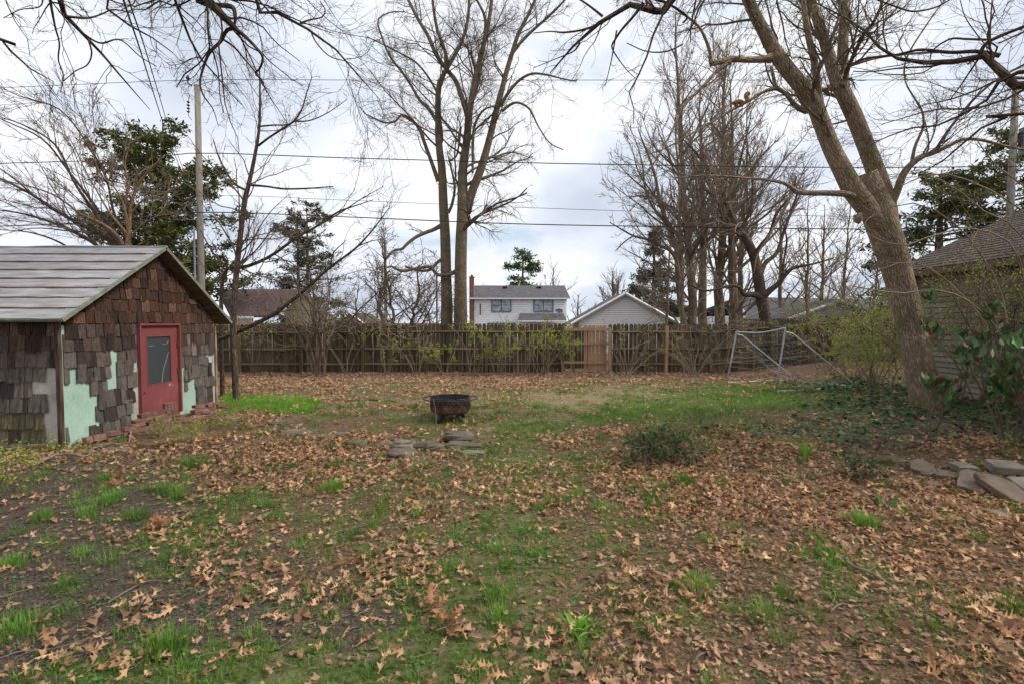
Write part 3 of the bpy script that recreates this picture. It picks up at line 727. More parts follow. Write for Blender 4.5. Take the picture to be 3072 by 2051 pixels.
    cover(wall, 'g', 0.03, SY1 - SY0 - .03, cg, lambda q: roof_z(q + SY0) - .035, gapsG)
    cover(side, 's', -1.15, -0.01, [(z, .24) for z in (.06, .27, .49, .71, .93, 1.14, 1.35, 1.57)], lambda q: 1.78, gapsS)
    # a slipped shingle hanging by one nail right of the door
    link('shingle', protos[2], wall, (0.02, 2.60, .62), (0.55, 0, -math.pi / 2), (.19, 1, .22), (.10, .088, .08))
    link('shingle', protos[1], wall, (0.02, 2.36, .66), (-0.03, 0, -math.pi / 2), (.09, 1, .26), (.10, .088, .08))
    # door
    d = thing('tmp', None, None); d.name = 'door'; d.parent = s
    d.location = (0, DY0 - SY0, DZ0)
    W, H = DY1 - DY0, DZ1 - DZ0
    fr = Geo()
    for c, z in (((0.02, -.018, H / 2), (.10, .036, H + .03)), ((0.02, W + .018, H / 2), (.10, .036, H + .03)), ((0.02, W / 2, H + .018), (.11, W + .075, .036))):
        fr.box(c, z)
    fr.obj('door_frame', 'door', d)
    wy0, wy1, wz0, wz1 = .16, W - .17, .56, 1.42
    pn = Geo()
    for (a, b, c0, c1) in ((0.004, W - .004, 0, wz0), (0.004, W - .004, wz1, H - .004), (0.004, wy0, wz0, wz1), (wy1, W - .004, wz0, wz1)):
        pn.box((0.0, (a + b) / 2, (c0 + c1) / 2), (.038, b - a, c1 - c0))
    pn.obj('panel', 'door', d)
    bd = Geo()
    t = .018
    for (a, b, c0, c1) in ((wy0, wy1, wz0, wz0 + t), (wy0, wy1, wz1 - t, wz1), (wy0, wy0 + t, wz0 + t, wz1 - t), (wy1 - t, wy1, wz0 + t, wz1 - t)):
        bd.box((0.010, (a + b) / 2, (c0 + c1) / 2), (.030, b - a, c1 - c0))
    bd.obj('glazing_bead', 'door', d)
    pane = Geo().box((0, (wy0 + wy1) / 2, (wz0 + wz1) / 2), (.006, wy1 - wy0 - .01, wz1 - wz0 - .01)).obj('window_pane', 'glass', d)
    cr = Geo()
    pts = [(wy1 - .05, wz1 - .30), (wy1 - .10, wz1 - .42), (wy1 - .19, wz1 - .62), (wy1 - .235, wz0 + .03)]
    cr.tubes(np.array([[.005, a, b] for a, b in pts]), np.full(4, .0028), 4)
    cr.tubes(np.array([[.005, wy0 + .07, wz1 - .17], [.005, wy0 + .14, wz1 - .175], [.005, wy0 + .2, wz1 - .168]]), np.full(3, .0022), 4)
    cr.tubes(np.array([[.005, wy1 - .2, wz1 - .15], [.005, wy1 - .1, wz1 - .155], [.005, wy1 - .03, wz1 - .10]]), np.full(3, .0025), 4)
    cr.obj('crack', 'crack', d)
    for z in (1.15, .12 + .55): Geo().box((0.028, W - .012, z + .1), (.02, .035, .10)).obj('hinge', 'redtrim', d)
    kn = Geo()
    kn.tubes(np.array([[.015, .06, .46], [.045, .06, .46], [.055, .06, .46]]), np.array([.02, .018, .01]), 8)
    kn.obj('keyhole_plate', 'iron', d)
    Geo().tubes(np.array([[.015, .06, .64], [.03, .06, .64]]), np.array([.018, .012]), 8).obj('latch', 'iron', d)
    wn = Geo()
    for k in range(16):
        wn.box((.0195, W - .30 + R_.uniform(0, .16), .53 + R_.uniform(-.03, .03)), (.002, R_.uniform(.008, .035), R_.uniform(.004, .014)))
    wn.obj('worn_paint', 'doorlight', d)
    # roof: long overlapping strips, each with a red lower edge
    RX = SX + 0.22
    ln = RX - XL + .3
    for sgn, yE in ((-1, SY0 - .20), (1, SY1 + .30)):
        run = abs(yE - YM); sl = (RIDGE - (EAVE - .03)) / run if sgn < 0 else (RIDGE - (EAVE - .07)) / run
        Ls = math.hypot(run, run * sl); ang = math.atan(sl)
        rp = thing('tmp', None, None); rp.name = 'roof'; rp.parent = s
        rp.location = (RX - SX, YM - SY0, RIDGE + .02); rp.rotation_euler = (ang if sgn < 0 else ang, 0, 0 if sgn < 0 else math.pi)
        # local: y axis runs down the slope (negative y), x along the ridge
        x0, x1 = (-ln, 0) if sgn < 0 else (0, ln)
        Geo().box(((x0 + x1) / 2, -Ls / 2, -.035), (ln - .02, Ls - .01, .022)).obj('soffit', 'soffit', rp)
        nst = 8; w = Ls / nst
        for k in range(nst):
            ya, yb = -k * w, -(k + 1) * w
            g = Geo(); nseg = 26
            xs = np.linspace(x0, x1, nseg + 1)
            rows = []
            for j, (yy, zz) in enumerate(((ya + .05 * (k > 0), -.012), (ya + .05 * (k > 0), .004), ((ya + yb) / 2, .010), (yb, .020), (yb, .002))):
                wob = np.array([R_.gauss(0, .0035) for _ in xs]) if j in (2, 3) else 0
                yw = np.array([R_.gauss(0, .004) for _ in xs]) if j == 3 else 0
                rows.append(np.stack([xs, np.full(nseg + 1, yy) + yw, np.full(nseg + 1, zz) + wob], 1))
            V = np.concatenate(rows); m_ = nseg + 1
            Q = [[j * m_ + i, j * m_ + i + 1, (j + 1) * m_ + i + 1, (j + 1) * m_ + i] for j in range(4) for i in range(nseg)]
            st = g.add(V, Q).obj('roof_strip', 'roofstrip', rp)
            if k < nst - 1:
                vis = Geo()
                xx = np.linspace(x0 + .01, x1 - (.11 + R_.uniform(0, .05) if sgn < 0 else .01), 20)
                vis.tubes(np.stack([xx, yb - .012 + np.array([R_.gauss(0, .002) for _ in xx]), np.full(20, .006) + np.array([R_.gauss(0, .002) for _ in xx])], 1), np.full(20, .0135), 5)
                vis.obj('drip_edge', 'redtrim', rp)
        xe = x1 if sgn < 0 else x0
        Geo().box((xe + (.008 if sgn < 0 else -.008), -Ls / 2, -.012), (.014, Ls, .055)).obj('verge_board', 'verge', rp)
        Geo().box(((x0 + x1) / 2, -Ls - .006, -.008), (ln, .012, .035)).obj('eave_trim', 'verge', rp)
    rc = Geo(); xx = np.linspace(XL - SX - .3, RX - SX + .02, 24)
    rc.tubes(np.stack([xx, np.full(24, YM - SY0), RIDGE + .025 + np.array([R_.gauss(0, .006) for _ in xx])], 1), np.full(24, .03), 6)
    rc.v[0][:, 2] = RIDGE + .03 + (rc.v[0][:, 2] - RIDGE - .03) * .6
    rc.obj('ridge_cap', 'roofstrip', s)
build_shed()

# ------------------------------------------------------------------ houses beyond the fence
def siding(parent, o, U, halfw, z0, z1, pitch, nrm, mat, single=False, name='siding'):
    """lapped boards on a wall; halfw(z) gives (left, right) along U"""
    o = np.array(o, float); U = np.array(U, float); nrm = np.array(nrm, float)
    g = Geo(); z = z0; k = 0
    while z < z1 - .01:
        zn = min(z + pitch, z1); zt = zn - pitch * .13
        a0, b0 = halfw(z); a1, b1 = halfw(zt)
        if b0 - a0 < .05: break
        pts = [o + a0 * U + nrm * (.028 if single else .06) + (0, 0, z), o + b0 * U + nrm * (.028 if single else .06) + (0, 0, z), o + b1 * U + nrm * .006 + (0, 0, zt), o + a1 * U + nrm * .006 + (0, 0, zt),
               o + a0 * U + (0, 0, z), o + b0 * U + (0, 0, z)]
        gg = Geo() if single else g
        gg.add(pts, [[0, 1, 2, 3], [4, 5, 1, 0]])
        if single: gg.obj('siding_board', mat, parent)
        z = zn; k += 1
    if not single:
        ob = g.obj(name, mat, parent); ob['kind'] = 'stuff'
def slab(parent, name, mat, p0, p1, p2, p3, th=.12):
    """a flat roof panel through four corners"""
    pts = np.array([p0, p1, p2, p3], float)
    nn = np.cross(pts[1] - pts[0], pts[3] - pts[0]); nn /= np.linalg.norm(nn)
    if nn[2] < 0: nn = -nn
    V = np.concatenate([pts, pts - nn * th])
    return Geo().add(V, [[0, 1, 2, 3], [7, 6, 5, 4], [0, 4, 5, 1], [1, 5, 6, 2], [2, 6, 7, 3], [3, 7, 4, 0]]).obj(name, mat, parent)
def window(parent, x0, x1, z0, z1, y, mat='blue_frame', mull=1, inner='curtain'):
    w = thing('tmp', None, None); w.name = 'window'; w.parent = parent
    fw = .11; g = Geo()
    for c, s_ in ((((x0 + x1) / 2, y - .05, z1 - fw / 2), (x1 - x0, .08, fw)), (((x0 + x1) / 2, y - .05, z0 + fw / 2), (x1 - x0, .08, fw)),
                  ((x0 + fw / 2, y - .05, (z0 + z1) / 2), (fw, .08, z1 - z0 - 2 * fw)), ((x1 - fw / 2, y - .05, (z0 + z1) / 2), (fw, .08, z1 - z0 - 2 * fw))): g.box(c, s_)
    for i in range(mull):
        xm = x0 + (x1 - x0) * (i + 1) / (mull + 1); g.box((xm, y - .05, (z0 + z1) / 2), (fw, .078, z1 - z0 - 2 * fw))
    g.obj('frame', mat, w)
    for i in range(mull + 1):
        a = x0 + (x1 - x0) * i / (mull + 1); b = x0 + (x1 - x0) * (i + 1) / (mull + 1)
        Geo().box(((a + b) / 2, y - .035, (z0 + z1) / 2), (b - a - fw, .02, z1 - z0 - 2 * fw)).obj('pane', inner, w)
        Geo().box(((a + b) / 2, y - .058, (z0 + z1) / 2), (b - a - fw, .04, .05)).obj('sash_bar', mat, w)
def build_white_house():
    D = 50.0
    a, b = P(1413, 893, D), P(1704, 893, D)
    x0, x1, ze = a[0], b[0], a[2]
    zr = P(1500, 857, D + 3.4)[2]
    h = thing('white_house', 'two-storey white sided house with grey roof behind the fence', 'house', ((x0 + x1) / 2, D, -.4))
    cx = (x0 + x1) / 2; hw = (x1 - x0) / 2 - .12
    Geo().box((0, 3.5, (ze + .4) / 2), (2 * hw, 6.9, ze + .4)).obj('wall', 'white_siding', h)
    siding(h, (0, 0.04, 0), (1, 0, 0), lambda z: (-hw, hw), 0, ze + .35, .21, (0, -1, 0), 'white_siding')
    zo = .4
    slab(h, 'roof', 'shingle_grey', (-hw - .25, -.35, ze + zo - .02), (hw + .3, -.35, ze + zo - .02), (hw + .1, 3.4, zr + zo), (-hw - .25, 3.4, zr + zo))
    slab(h, 'roof', 'shingle_grey', (-hw - .25, 7.2, ze + zo), (hw + .3, 7.2, ze + zo), (hw + .1, 3.41, zr + zo), (-hw - .25, 3.41, zr + zo))
    Geo().box((0, -.38, ze + zo - .12), (2 * hw + .6, .12, .14)).obj('gutter', 'white_trim', h)
    for xa, xb in ((1474, 1534), (1600, 1660)):
        p, q = P(xa, 896, D), P(xb, 936, D)
        window(h, p[0] - cx, q[0] - cx, q[2] + zo, p[2] + zo, -.0)
    p, q = P(1462, 968, D), P(1545, 985, D)
    window(h, p[0] - cx, q[0] - cx, q[2] + zo - .6, p[2] + zo, -.0)
    for xx in (1515, 1617):
        p = P(xx, 864, D + 2.6); Geo().box((p[0] - cx, 2.6, p[2] + zo + .02), (.45, .5, .22)).obj('roof_vent', 'dark', h)
    p, q = P(1559, 941, D - .2), P(1690, 941, D - .2); r0, r1 = P(1554, 959, D - 2), P(1699, 959, D - 2)
    slab(h, 'porch_roof', 'shingle_grey', (r0[0] - cx, -2, r0[2] + zo), (r1[0] - cx, -2, r1[2] + zo), (q[0] - cx, -.2, q[2] + zo), (p[0] - cx, -.2, p[2] + zo))
    Geo().box(((r0[0] + r1[0]) / 2 - cx, -2.02, r0[2] + zo - .14), (r1[0] - r0[0], .08, .16)).obj('porch_gutter', 'white_trim', h)
    for xx in (r0[0], r1[0]): Geo().box((xx - cx + (.1 if xx < r1[0] else -.1), -1.9, (r0[2] + zo) / 2 - .1), (.12, .12, r0[2] + zo - .2)).obj('porch_post', 'white_trim', h)
    ch = thing('tmp', None, None); ch.name = 'chimney'; ch.parent = h
    p = P(1415, 833, D); cxx = p[0] - cx; top = p[2] + zo
    Geo().box((cxx, .25, top / 2), (.44, .7, top)).obj('stack', 'mortar', ch)
    g = Geo(); z = .0
    while z < top - .05:
        for k in range(2): g.box((cxx - .115 + .23 * k + (.06 if int(z / .11) % 2 else 0) * (1 if k else 0), -.112, z + .05), (.2, .03, .085))
        g.box((cxx - .235, .25, z + .05), (.02, .66, .085)); z += .11
    ob = g.obj('brickwork', 'chimney', ch); ob['kind'] = 'stuff'
    Geo().box((cxx, .25, top + .04), (.52, .78, .1)).obj('cap', 'chimney', ch)
    Geo().tubes(np.array([[cxx, .2, top], [cxx, .2, top + .28]]), np.array([.12, .12]), 8).obj('flue', 'iron', ch)
    Geo().tubes(np.array([[P(1441, 918, D)[0] - cx, -.1, P(0, 945, D)[2] + zo], [P(1441, 918, D)[0] - cx, -.1, P(0, 912, D)[2] + zo]]), np.array([.05, .05]), 6).obj('vent_pipe', 'iron', h)
    p = P(1677, 934, D - 1.2)
    dsh = thing('satellite_dish', 'grey satellite dish on the porch roof of the white house', 'satellite dish', tuple(p))
    g = Geo(); nr, ns_ = 4, 14; V = []
    for i in range(nr + 1):
        for j in range(ns_):
            rr = i / nr; th = 2 * math.pi * j / ns_
            V.append((.40 * rr * math.cos(th), -.10 * rr * rr - 0, .27 * rr * math.sin(th)))
    Q = [[i * ns_ + j, i * ns_ + (j + 1) % ns_, (i + 1) * ns_ + (j + 1) % ns_, (i + 1) * ns_ + j] for i in range(nr) for j in range(ns_)]
    g.add(V, Q).obj('dish', 'metal_can', dsh)
    Geo().tubes(np.array([[0, .05, 0], [0.02, .2, -.3], [0.02, .2, -.55]]), np.full(3, .035), 6).obj('mast', 'iron', dsh)
    Geo().tubes(np.array([[0, -.05, -.25], [0, -.35, -.05]]), np.array([.02, .03]), 6).obj('feed_arm', 'iron', dsh)
build_white_house()
def gable_house(name, label, D, px_l, px_r, py_e, px_a, py_a, mat, roofmat, depth=9, over=.35, trim='white_trim', pitch=.2, win=None, sid=True, wl=None, wr=None):
    l_, r_, a_ = P(px_l, py_e, D), P(px_r, py_e, D), P(px_a, py_a, D)
    h = thing(name, label, 'house', (a_[0], D, -.4)); zo = .4; ax = a_[0]
    wl_ = (P(wl, py_e, D)[0] - ax) if wl else l_[0] - ax + over
    wr_ = (P(wr, py_e, D)[0] - ax) if wr else r_[0] - ax - over
    ze, za = l_[2] + zo, a_[2] + zo
    def top(x): return za - (za - ze) * (abs(x) / (abs(l_[0] - ax) if x < 0 else abs(r_[0] - ax))) - .08
    poly = [(wl_, 0), (wr_, 0), (wr_, top(wr_)), (0, top(0)), (wl_, top(wl_))]
    Geo().prism(poly, (0, .03, 0), (1, 0, 0), (0, 0, 1), (0, depth - .1, 0)).obj('wall', mat, h)
    if sid:
        def hw(z):
            f = max(0.0, min(1.0, (za - z - .08) / (za - ze)))
            return max(wl_, -f * abs(l_[0] - ax)), min(wr_, f * abs(r_[0] - ax))
        siding(h, (0, 0.02, 0), (1, 0, 0), hw, 0, za - .1, pitch, (0, -1, 0), mat)
    for e in (l_, r_):
        x = e[0] - ax
        slab(h, 'roof', roofmat, (x, -over, ze), (0, -over, za), (0, depth, za), (x, depth, ze), .1)
        n2 = np.array([x, 0, ze - za]); ln = np.linalg.norm(n2)
        g = Geo(); g.tubes(np.array([[0, -over - .02, za - .06], [x, -over - .02, ze - .06]]), np.array([.1, .1]), 4); g.obj('rake_board', trim, h)
    if win:
        for (xa, xb, ya, yb) in win:
            p, q = P(xa, ya, D), P(xb, yb, D); window(h, p[0] - ax, q[0] - ax, q[2] + zo, p[2] + zo, 0.0, trim, 0, 'glass')
    return h
g_ = gable_house('white_garage', 'low white sided garage gable beyond the fence, bare shrubs before it', 34, 1700, 2048, 976, 1873, 879, 'white_siding', 'shingle_grey', wl=1738, wr=1996, pitch=.15, depth=4)
gable_house('brown_house', 'small brown gabled house seen between the far tree trunks', 56, 1990, 2165, 967, 2076, 915, 'brown_board', 'shingle_brown', trim='brown_board', win=[(2018, 2052, 930, 955), (2062, 2100, 932, 952)], sid=False)
def build_grey_roof_house():
    D = 30.0
    a, b = P(2190, 972, D), P(2620, 938, D)
    h = thing('grey_roof_house', 'low house with a broad grey roof behind the right part of the fence', 'house', (a[0], D, -.4)); o = np.array([a[0], D, -.4])
    r0, r1 = P(2212, 891, D + 6), P(2660, 899, D + 6)
    e0, e1 = P(2185, 972, D), P(2800, 935, D)
    slab(h, 'roof', 'shingle_grey', e0 - o, e1 - o, r1 - o, r0 - o, .1)
    slab(h, 'roof', 'shingle_grey', e0 - o + (0, 12, 0), e1 - o + (0, 12, 0), r1 - o + (0, .02, 0), r0 - o + (0, .02, 0), .1)
    Geo().tubes(np.array([e0 - o + (0, -.05, -.02), e1 - o + (0, -.05, -.02)]), np.array([.07, .07]), 4).obj('gutter', 'white_trim', h)
    w = Geo(); w.box(((e1[0] - e0[0]) / 2, 6, (e1[2] + .2) / 2), (e1[0] - e0[0] - .8, 10.5, e1[2] + .1)); w.obj('wall', 'white_siding', h)
    Geo().tubes(np.array([P(2209, 905, D + 4.5) - o, P(2238, 944, D + 1.4) - o]), np.array([.09, .09]), 4).obj('rake_board', 'white_trim', h)
    # blue gable standing in front on the right
    D2 = 26.0
    q = thing('blue_house', 'pale blue gabled roof and wall beside the grey roof', 'house', (P(2508, 900, D2)[0], D2, -.4)); o2 = np.array([P(2508, 900, D2)[0], D2, -.4])
    l_, ap, r_ = P(2350, 956, D2) - o2, P(2508, 901, D2) - o2, P(2680, 962, D2) - o2
    Geo().prism([(l_[0] + .2, 0), (r_[0], 0), (r_[0], r_[2] - .1), (0, ap[2] - .14), (l_[0] + .2, l_[2] - .06)], (0, .05, 0), (1, 0, 0), (0, 0, 1), (0, 7, 0)).obj('wall', 'blue_wall', q)
    for e in (l_, r_):
        slab(q, 'roof', 'shingle_grey', (e[0], -.3, e[2]), (0, -.3, ap[2]), (0, 7, ap[2]), (e[0], 7, e[2]), .09)
        Geo().tubes(np.array([[0, -.33, ap[2] - .05], [e[0], -.33, e[2] - .05]]), np.array([.085, .085]), 4).obj('rake_board', 'white_trim', q)
build_grey_roof_house()
def build_tan_house():
    D = 30.0
    ap = P(896, 868, D + 1); o = np.array([ap[0], D, -.4])
    h = thing('tan_house', 'tan brick house with brown roof behind the left end of the fence', 'house', tuple(o))
    zo = ap[2] + .4
    re = P(985, 958, D + 1) - o; le = P(690, 947, D - 3.0) - o
    Geo().prism([(P(818, 0, D)[0] - o[0], 0), (re[0] - .3, 0), (re[0] - .3, re[2]), (0.05, zo - .15), (P(818, 0, D)[0] - o[0], le[2] + .35)], (0, 1.0, 0), (1, 0, 0), (0, 0, 1), (0, .3, 0)).obj('gable_wall', 'tan_brick', h)
    ridge0 = P(766, 870, D + 1) - o
    slab(h, 'roof', 'shingle_red', (le[0], -3, le[2]), (P(822, 947, D - 3)[0] - o[0], -3, le[2]), (0.1, 1, zo), (ridge0[0] - 2.5, 1, zo), .12)
    slab(h, 'roof', 'shingle_red', (0.1, .8, zo), (re[0], .8, re[2]), (re[0], 1.8, re[2]), (0.1, 1.8, zo), .12)
    Geo().box((le[0] / 2 - .8, -2.9, le[2] / 2 - .05), (abs(le[0]) - .2, .2, le[2] - .1)).obj('front_wall', 'tan_brick', h)
    Geo().box((le[0] / 2 - .8, -3.08, le[2] - .1), (abs(le[0]) + .1, .12, .14)).obj('gutter', 'white_trim', h)
    Geo().tubes(np.array([[0.05, .93, zo - .1], [re[0], .93, re[2] - .06]]), np.array([.06, .06]), 4).obj('rake_board', 'tan_brick', h)
build_tan_house()
gable_house('far_brown_house', 'tiny far house with brown roof and chimney left of the twin-trunk tree', 62, 1015, 1095, 970, 1052, 938, 'brown_board', 'shingle_brown', trim='white_trim', sid=False)

# ------------------------------------------------------------------ garage on the right
def build_garage():
    X, Y1, Y0 = 9.5, 11.5, 2.0
    h = thing('beige_garage', 'beige sided garage with brown roof behind the leaning tree', 'garage', (X, Y1, 0))
    zb, ze = hz(X, 9) - .1, 2.90
    Geo().box((2.4, (Y0 - Y1) / 2, (zb + ze) / 2), (4.7, Y1 - Y0 - .05, ze - zb)).obj('wall', 'beige_siding', h)
    siding(h, (0.02, 0, 0), (0, -1, 0), lambda z: (0.02, Y1 - Y0), zb, ze, .118, (-1, 0, 0), 'beige_siding', single=True)
    Geo().box((-.03, -.03, (zb + ze) / 2), (.07, .10, ze - zb)).obj('corner_board', 'beige_siding', h)
    XR, ZR = 3.1, 2.95 + 3.45 * .47
    xe, zE = -.35, 2.95
    rf = thing('tmp', None, None); rf.name = 'roof'; rf.parent = h
    n = 22; sl = (ZR - zE) / (XR - xe); ang = math.atan(sl)
    Lr = math.hypot(XR - xe, ZR - zE); w = Lr / n
    for k in range(n):
        s0 = k * w; c, s_ = math.cos(ang), math.sin(ang)
        pts = []
        for yy in (.35, Y0 - Y1 - .3):
            for q, up in ((s0 - .02, .018), (s0 + w, .004), (s0 + w, -.02), (s0 - .02, -.004)):
                pts.append((xe + q * c - up * s_, yy, zE + q * s_ + up * c))
        Geo().add(pts, [[0, 1, 5, 4], [1, 2, 6, 5], [2, 3, 7, 6], [3, 0, 4, 7], [0, 3, 2, 1], [4, 5, 6, 7]]).obj('shingle_course', 'shingle_brown', rf)
    slab(h, 'roof_back', 'shingle_brown', (XR, .35, ZR), (XR, Y0 - Y1, ZR), (XR + 3.4, Y0 - Y1, zE), (XR + 3.4, .35, zE), .08)
    Geo().box((xe - .05, (Y0 - Y1) / 2, zE - .09), (.1, Y1 - Y0 + .5, .13)).obj('gutter', 'soffit', h)
    Geo().box((xe / 2 + .01, (Y0 - Y1) / 2, zE - .04), (abs(xe) - .03, Y1 - Y0 + .4, .03)).obj('soffit', 'soffit', h)
    Geo().prism([(0, 2.8), (6.2, 2.8), (XR, ZR - .12)], (0, 0.0, 0), (1, 0, 0), (0, 0, 1), (0, -.1, 0)).obj('gable_wall', 'beige_siding', h)
build_garage()

DEV = False
# ------------------------------------------------------------------ trees
def resample(Pn, Rn, K):
    Pn = np.asarray(Pn, float); Rn = np.asarray(Rn, float)
    # Catmull-Rom through the given points
    n = len(Pn)
    if n > 2:
        A = np.vstack([2 * Pn[0] - Pn[1], Pn, 2 * Pn[-1] - Pn[-2]]); RR = np.concatenate([[Rn[0]], Rn, [Rn[-1]]])
        pts, rs = [], []
        for i in range(n - 1):
            p0, p1, p2, p3 = A[i:i + 4]
            for t in np.linspace(0, 1, 9)[:-1]:
                pts.append(0.5 * ((2 * p1) + (-p0 + p2) * t + (2 * p0 - 5 * p1 + 4 * p2 - p3) * t * t + (-p0 + 3 * p1 - 3 * p2 + p3) * t ** 3))
                rs.append(RR[i + 1] * (1 - t) + RR[i + 2] * t)
        pts.append(Pn[-1]); rs.append(Rn[-1]); Pn, Rn = np.array(pts), np.array(rs)
    d = np.concatenate([[0], np.cumsum(np.linalg.norm(np.diff(Pn, axis=0), axis=1))])
    s = np.linspace(0, d[-1], K)
    return np.stack([np.interp(s, d, Pn[:, k]) for k in range(3)], 1), np.interp(s, d, Rn)
def wander(Pn, amp):
    K = len(Pn); w = np.cumsum(rng.normal(0, 1, (K, 3)), axis=0); w -= np.linspace(0, 1, K)[:, None] * w[-1]
    return Pn + w * amp / math.sqrt(K)
def grow(Pp, Rp, dens, t0, ang, lenr, K, up, wig, rr, rmin, maxlen=9.0, minn=1, taper=.3, minlen=.15, flat=0.0, side=None):
    """children on parents Pp (N,K,3): returns (M,K,3), (M,K)"""
    n, k = Pp.shape[:2]
    if n == 0: return np.zeros((0, K, 3)), np.zeros((0, K))
    Lp = np.linalg.norm(np.diff(Pp, axis=1), axis=2).sum(1)
    cnt = np.maximum(minn, rng.poisson(dens * Lp * (1 - t0)))
    idx = np.repeat(np.arange(n), cnt); m = len(idx)
    t = t0 + (1 - t0) * rng.uniform(0, 1, m) ** 0.85
    f = t * (k - 1); i = np.minimum(f.astype(int), k - 2); fr = f - i
    a, b = Pp[idx, i], Pp[idx, i + 1]
    p = a * (1 - fr)[:, None] + b * fr[:, None]
    r = Rp[idx, i] * (1 - fr) + Rp[idx, i + 1] * fr
    d = b - a; d /= np.linalg.norm(d, axis=1, keepdims=True) + 1e-9
    q = rng.normal(0, 1, (m, 3)); q[:, 2] *= (1 - flat)
    q -= (q * d).sum(1, keepdims=True) * d; q /= np.linalg.norm(q, axis=1, keepdims=True) + 1e-9
    A = rng.normal(ang, .22, m)
    d = np.cos(A)[:, None] * d + np.sin(A)[:, None] * q
    ln = np.clip(lenr * Lp[idx] * (1.15 - .75 * t) * rng.uniform(.45, 1.25, m), minlen, maxlen)
    r0 = np.maximum(np.minimum(r * rr * rng.uniform(.6, 1.05, m), ln * .022 + .002), rmin)
    out = np.empty((m, K, 3)); out[:, 0] = p
    st = (ln / (K - 1))[:, None]
    bend = rng.normal(0, wig * .5, (m, 3))
    for j in range(1, K):
        d = d + rng.normal(0, wig, (m, 3)) + bend / K; d[:, 2] += up
        d /= np.linalg.norm(d, axis=1, keepdims=True)
        out[:, j] = out[:, j - 1] + d * st
    R = r0[:, None] * np.linspace(1, taper, K)[None]
    return out, np.maximum(R, rmin * .6)
def leafcards(Pn, count, size, shape=None, spread=.03, tilt=math.pi):
    n, k = Pn.shape[:2]
    if n == 0: return None
    idx = rng.integers(0, n, count); f = rng.uniform(.15, 1, count) * (k - 1); i = np.minimum(f.astype(int), k - 2); fr = (f - i)[:, None]
    p = Pn[idx, i] * (1 - fr) + Pn[idx, i + 1] * fr + rng.normal(0, spread, (count, 3))
    return p, rot_any(count) if tilt > 3 else rot_of(rng.uniform(0, tilt, count), rng.uniform(0, 6.28, count)), rng.uniform(.6, 1.3, count) * size, rng.uniform(0, 1, count)
KITE = [(np.array([[0, 0, 0], [.28, .45, .06], [0, 1, -.04], [-.28, .45, .06]]), np.array([[0, 1, 2], [0, 2, 3]]))]
def limb(pts, D, K=28):
    """pts: (x, y, width) in photograph pixels; D: distance, or (start, end)"""
    D0, D1 = (D if isinstance(D, tuple) else (D, D))
    n = len(pts)
    L_ = [0.0]
    for a, b in zip(pts[:-1], pts[1:]): L_.append(L_[-1] + math.hypot(a[0] - b[0], a[1] - b[1]))
    Pn = []; Rn = []
    for (x, y, w), s in zip(pts, L_):
        d = D0 + (D1 - D0) * s / L_[-1]
        k_ = len(Pn); a_, b_ = pts[max(k_ - 1, 0)], pts[min(k_ + 1, n - 1)]
        nx, ny = -(b_[1] - a_[1]), b_[0] - a_[0]; nl = math.hypot(nx, ny) + 1e-9; rx, ry = x - CX, y - CY; rl = math.hypot(rx, ry) + 1e-9
        dot = (nx * rx + ny * ry) / nl / rl; c2 = 1 / (1 + (rl / F_PX) ** 2)      # wide-angle stretch away from the picture's centre
        Pn.append(P(x, y, d)); Rn.append(px2m(w, d) / 2 / math.sqrt(dot * dot / c2 + 1 - dot * dot))
    return resample(Pn, Rn, K)
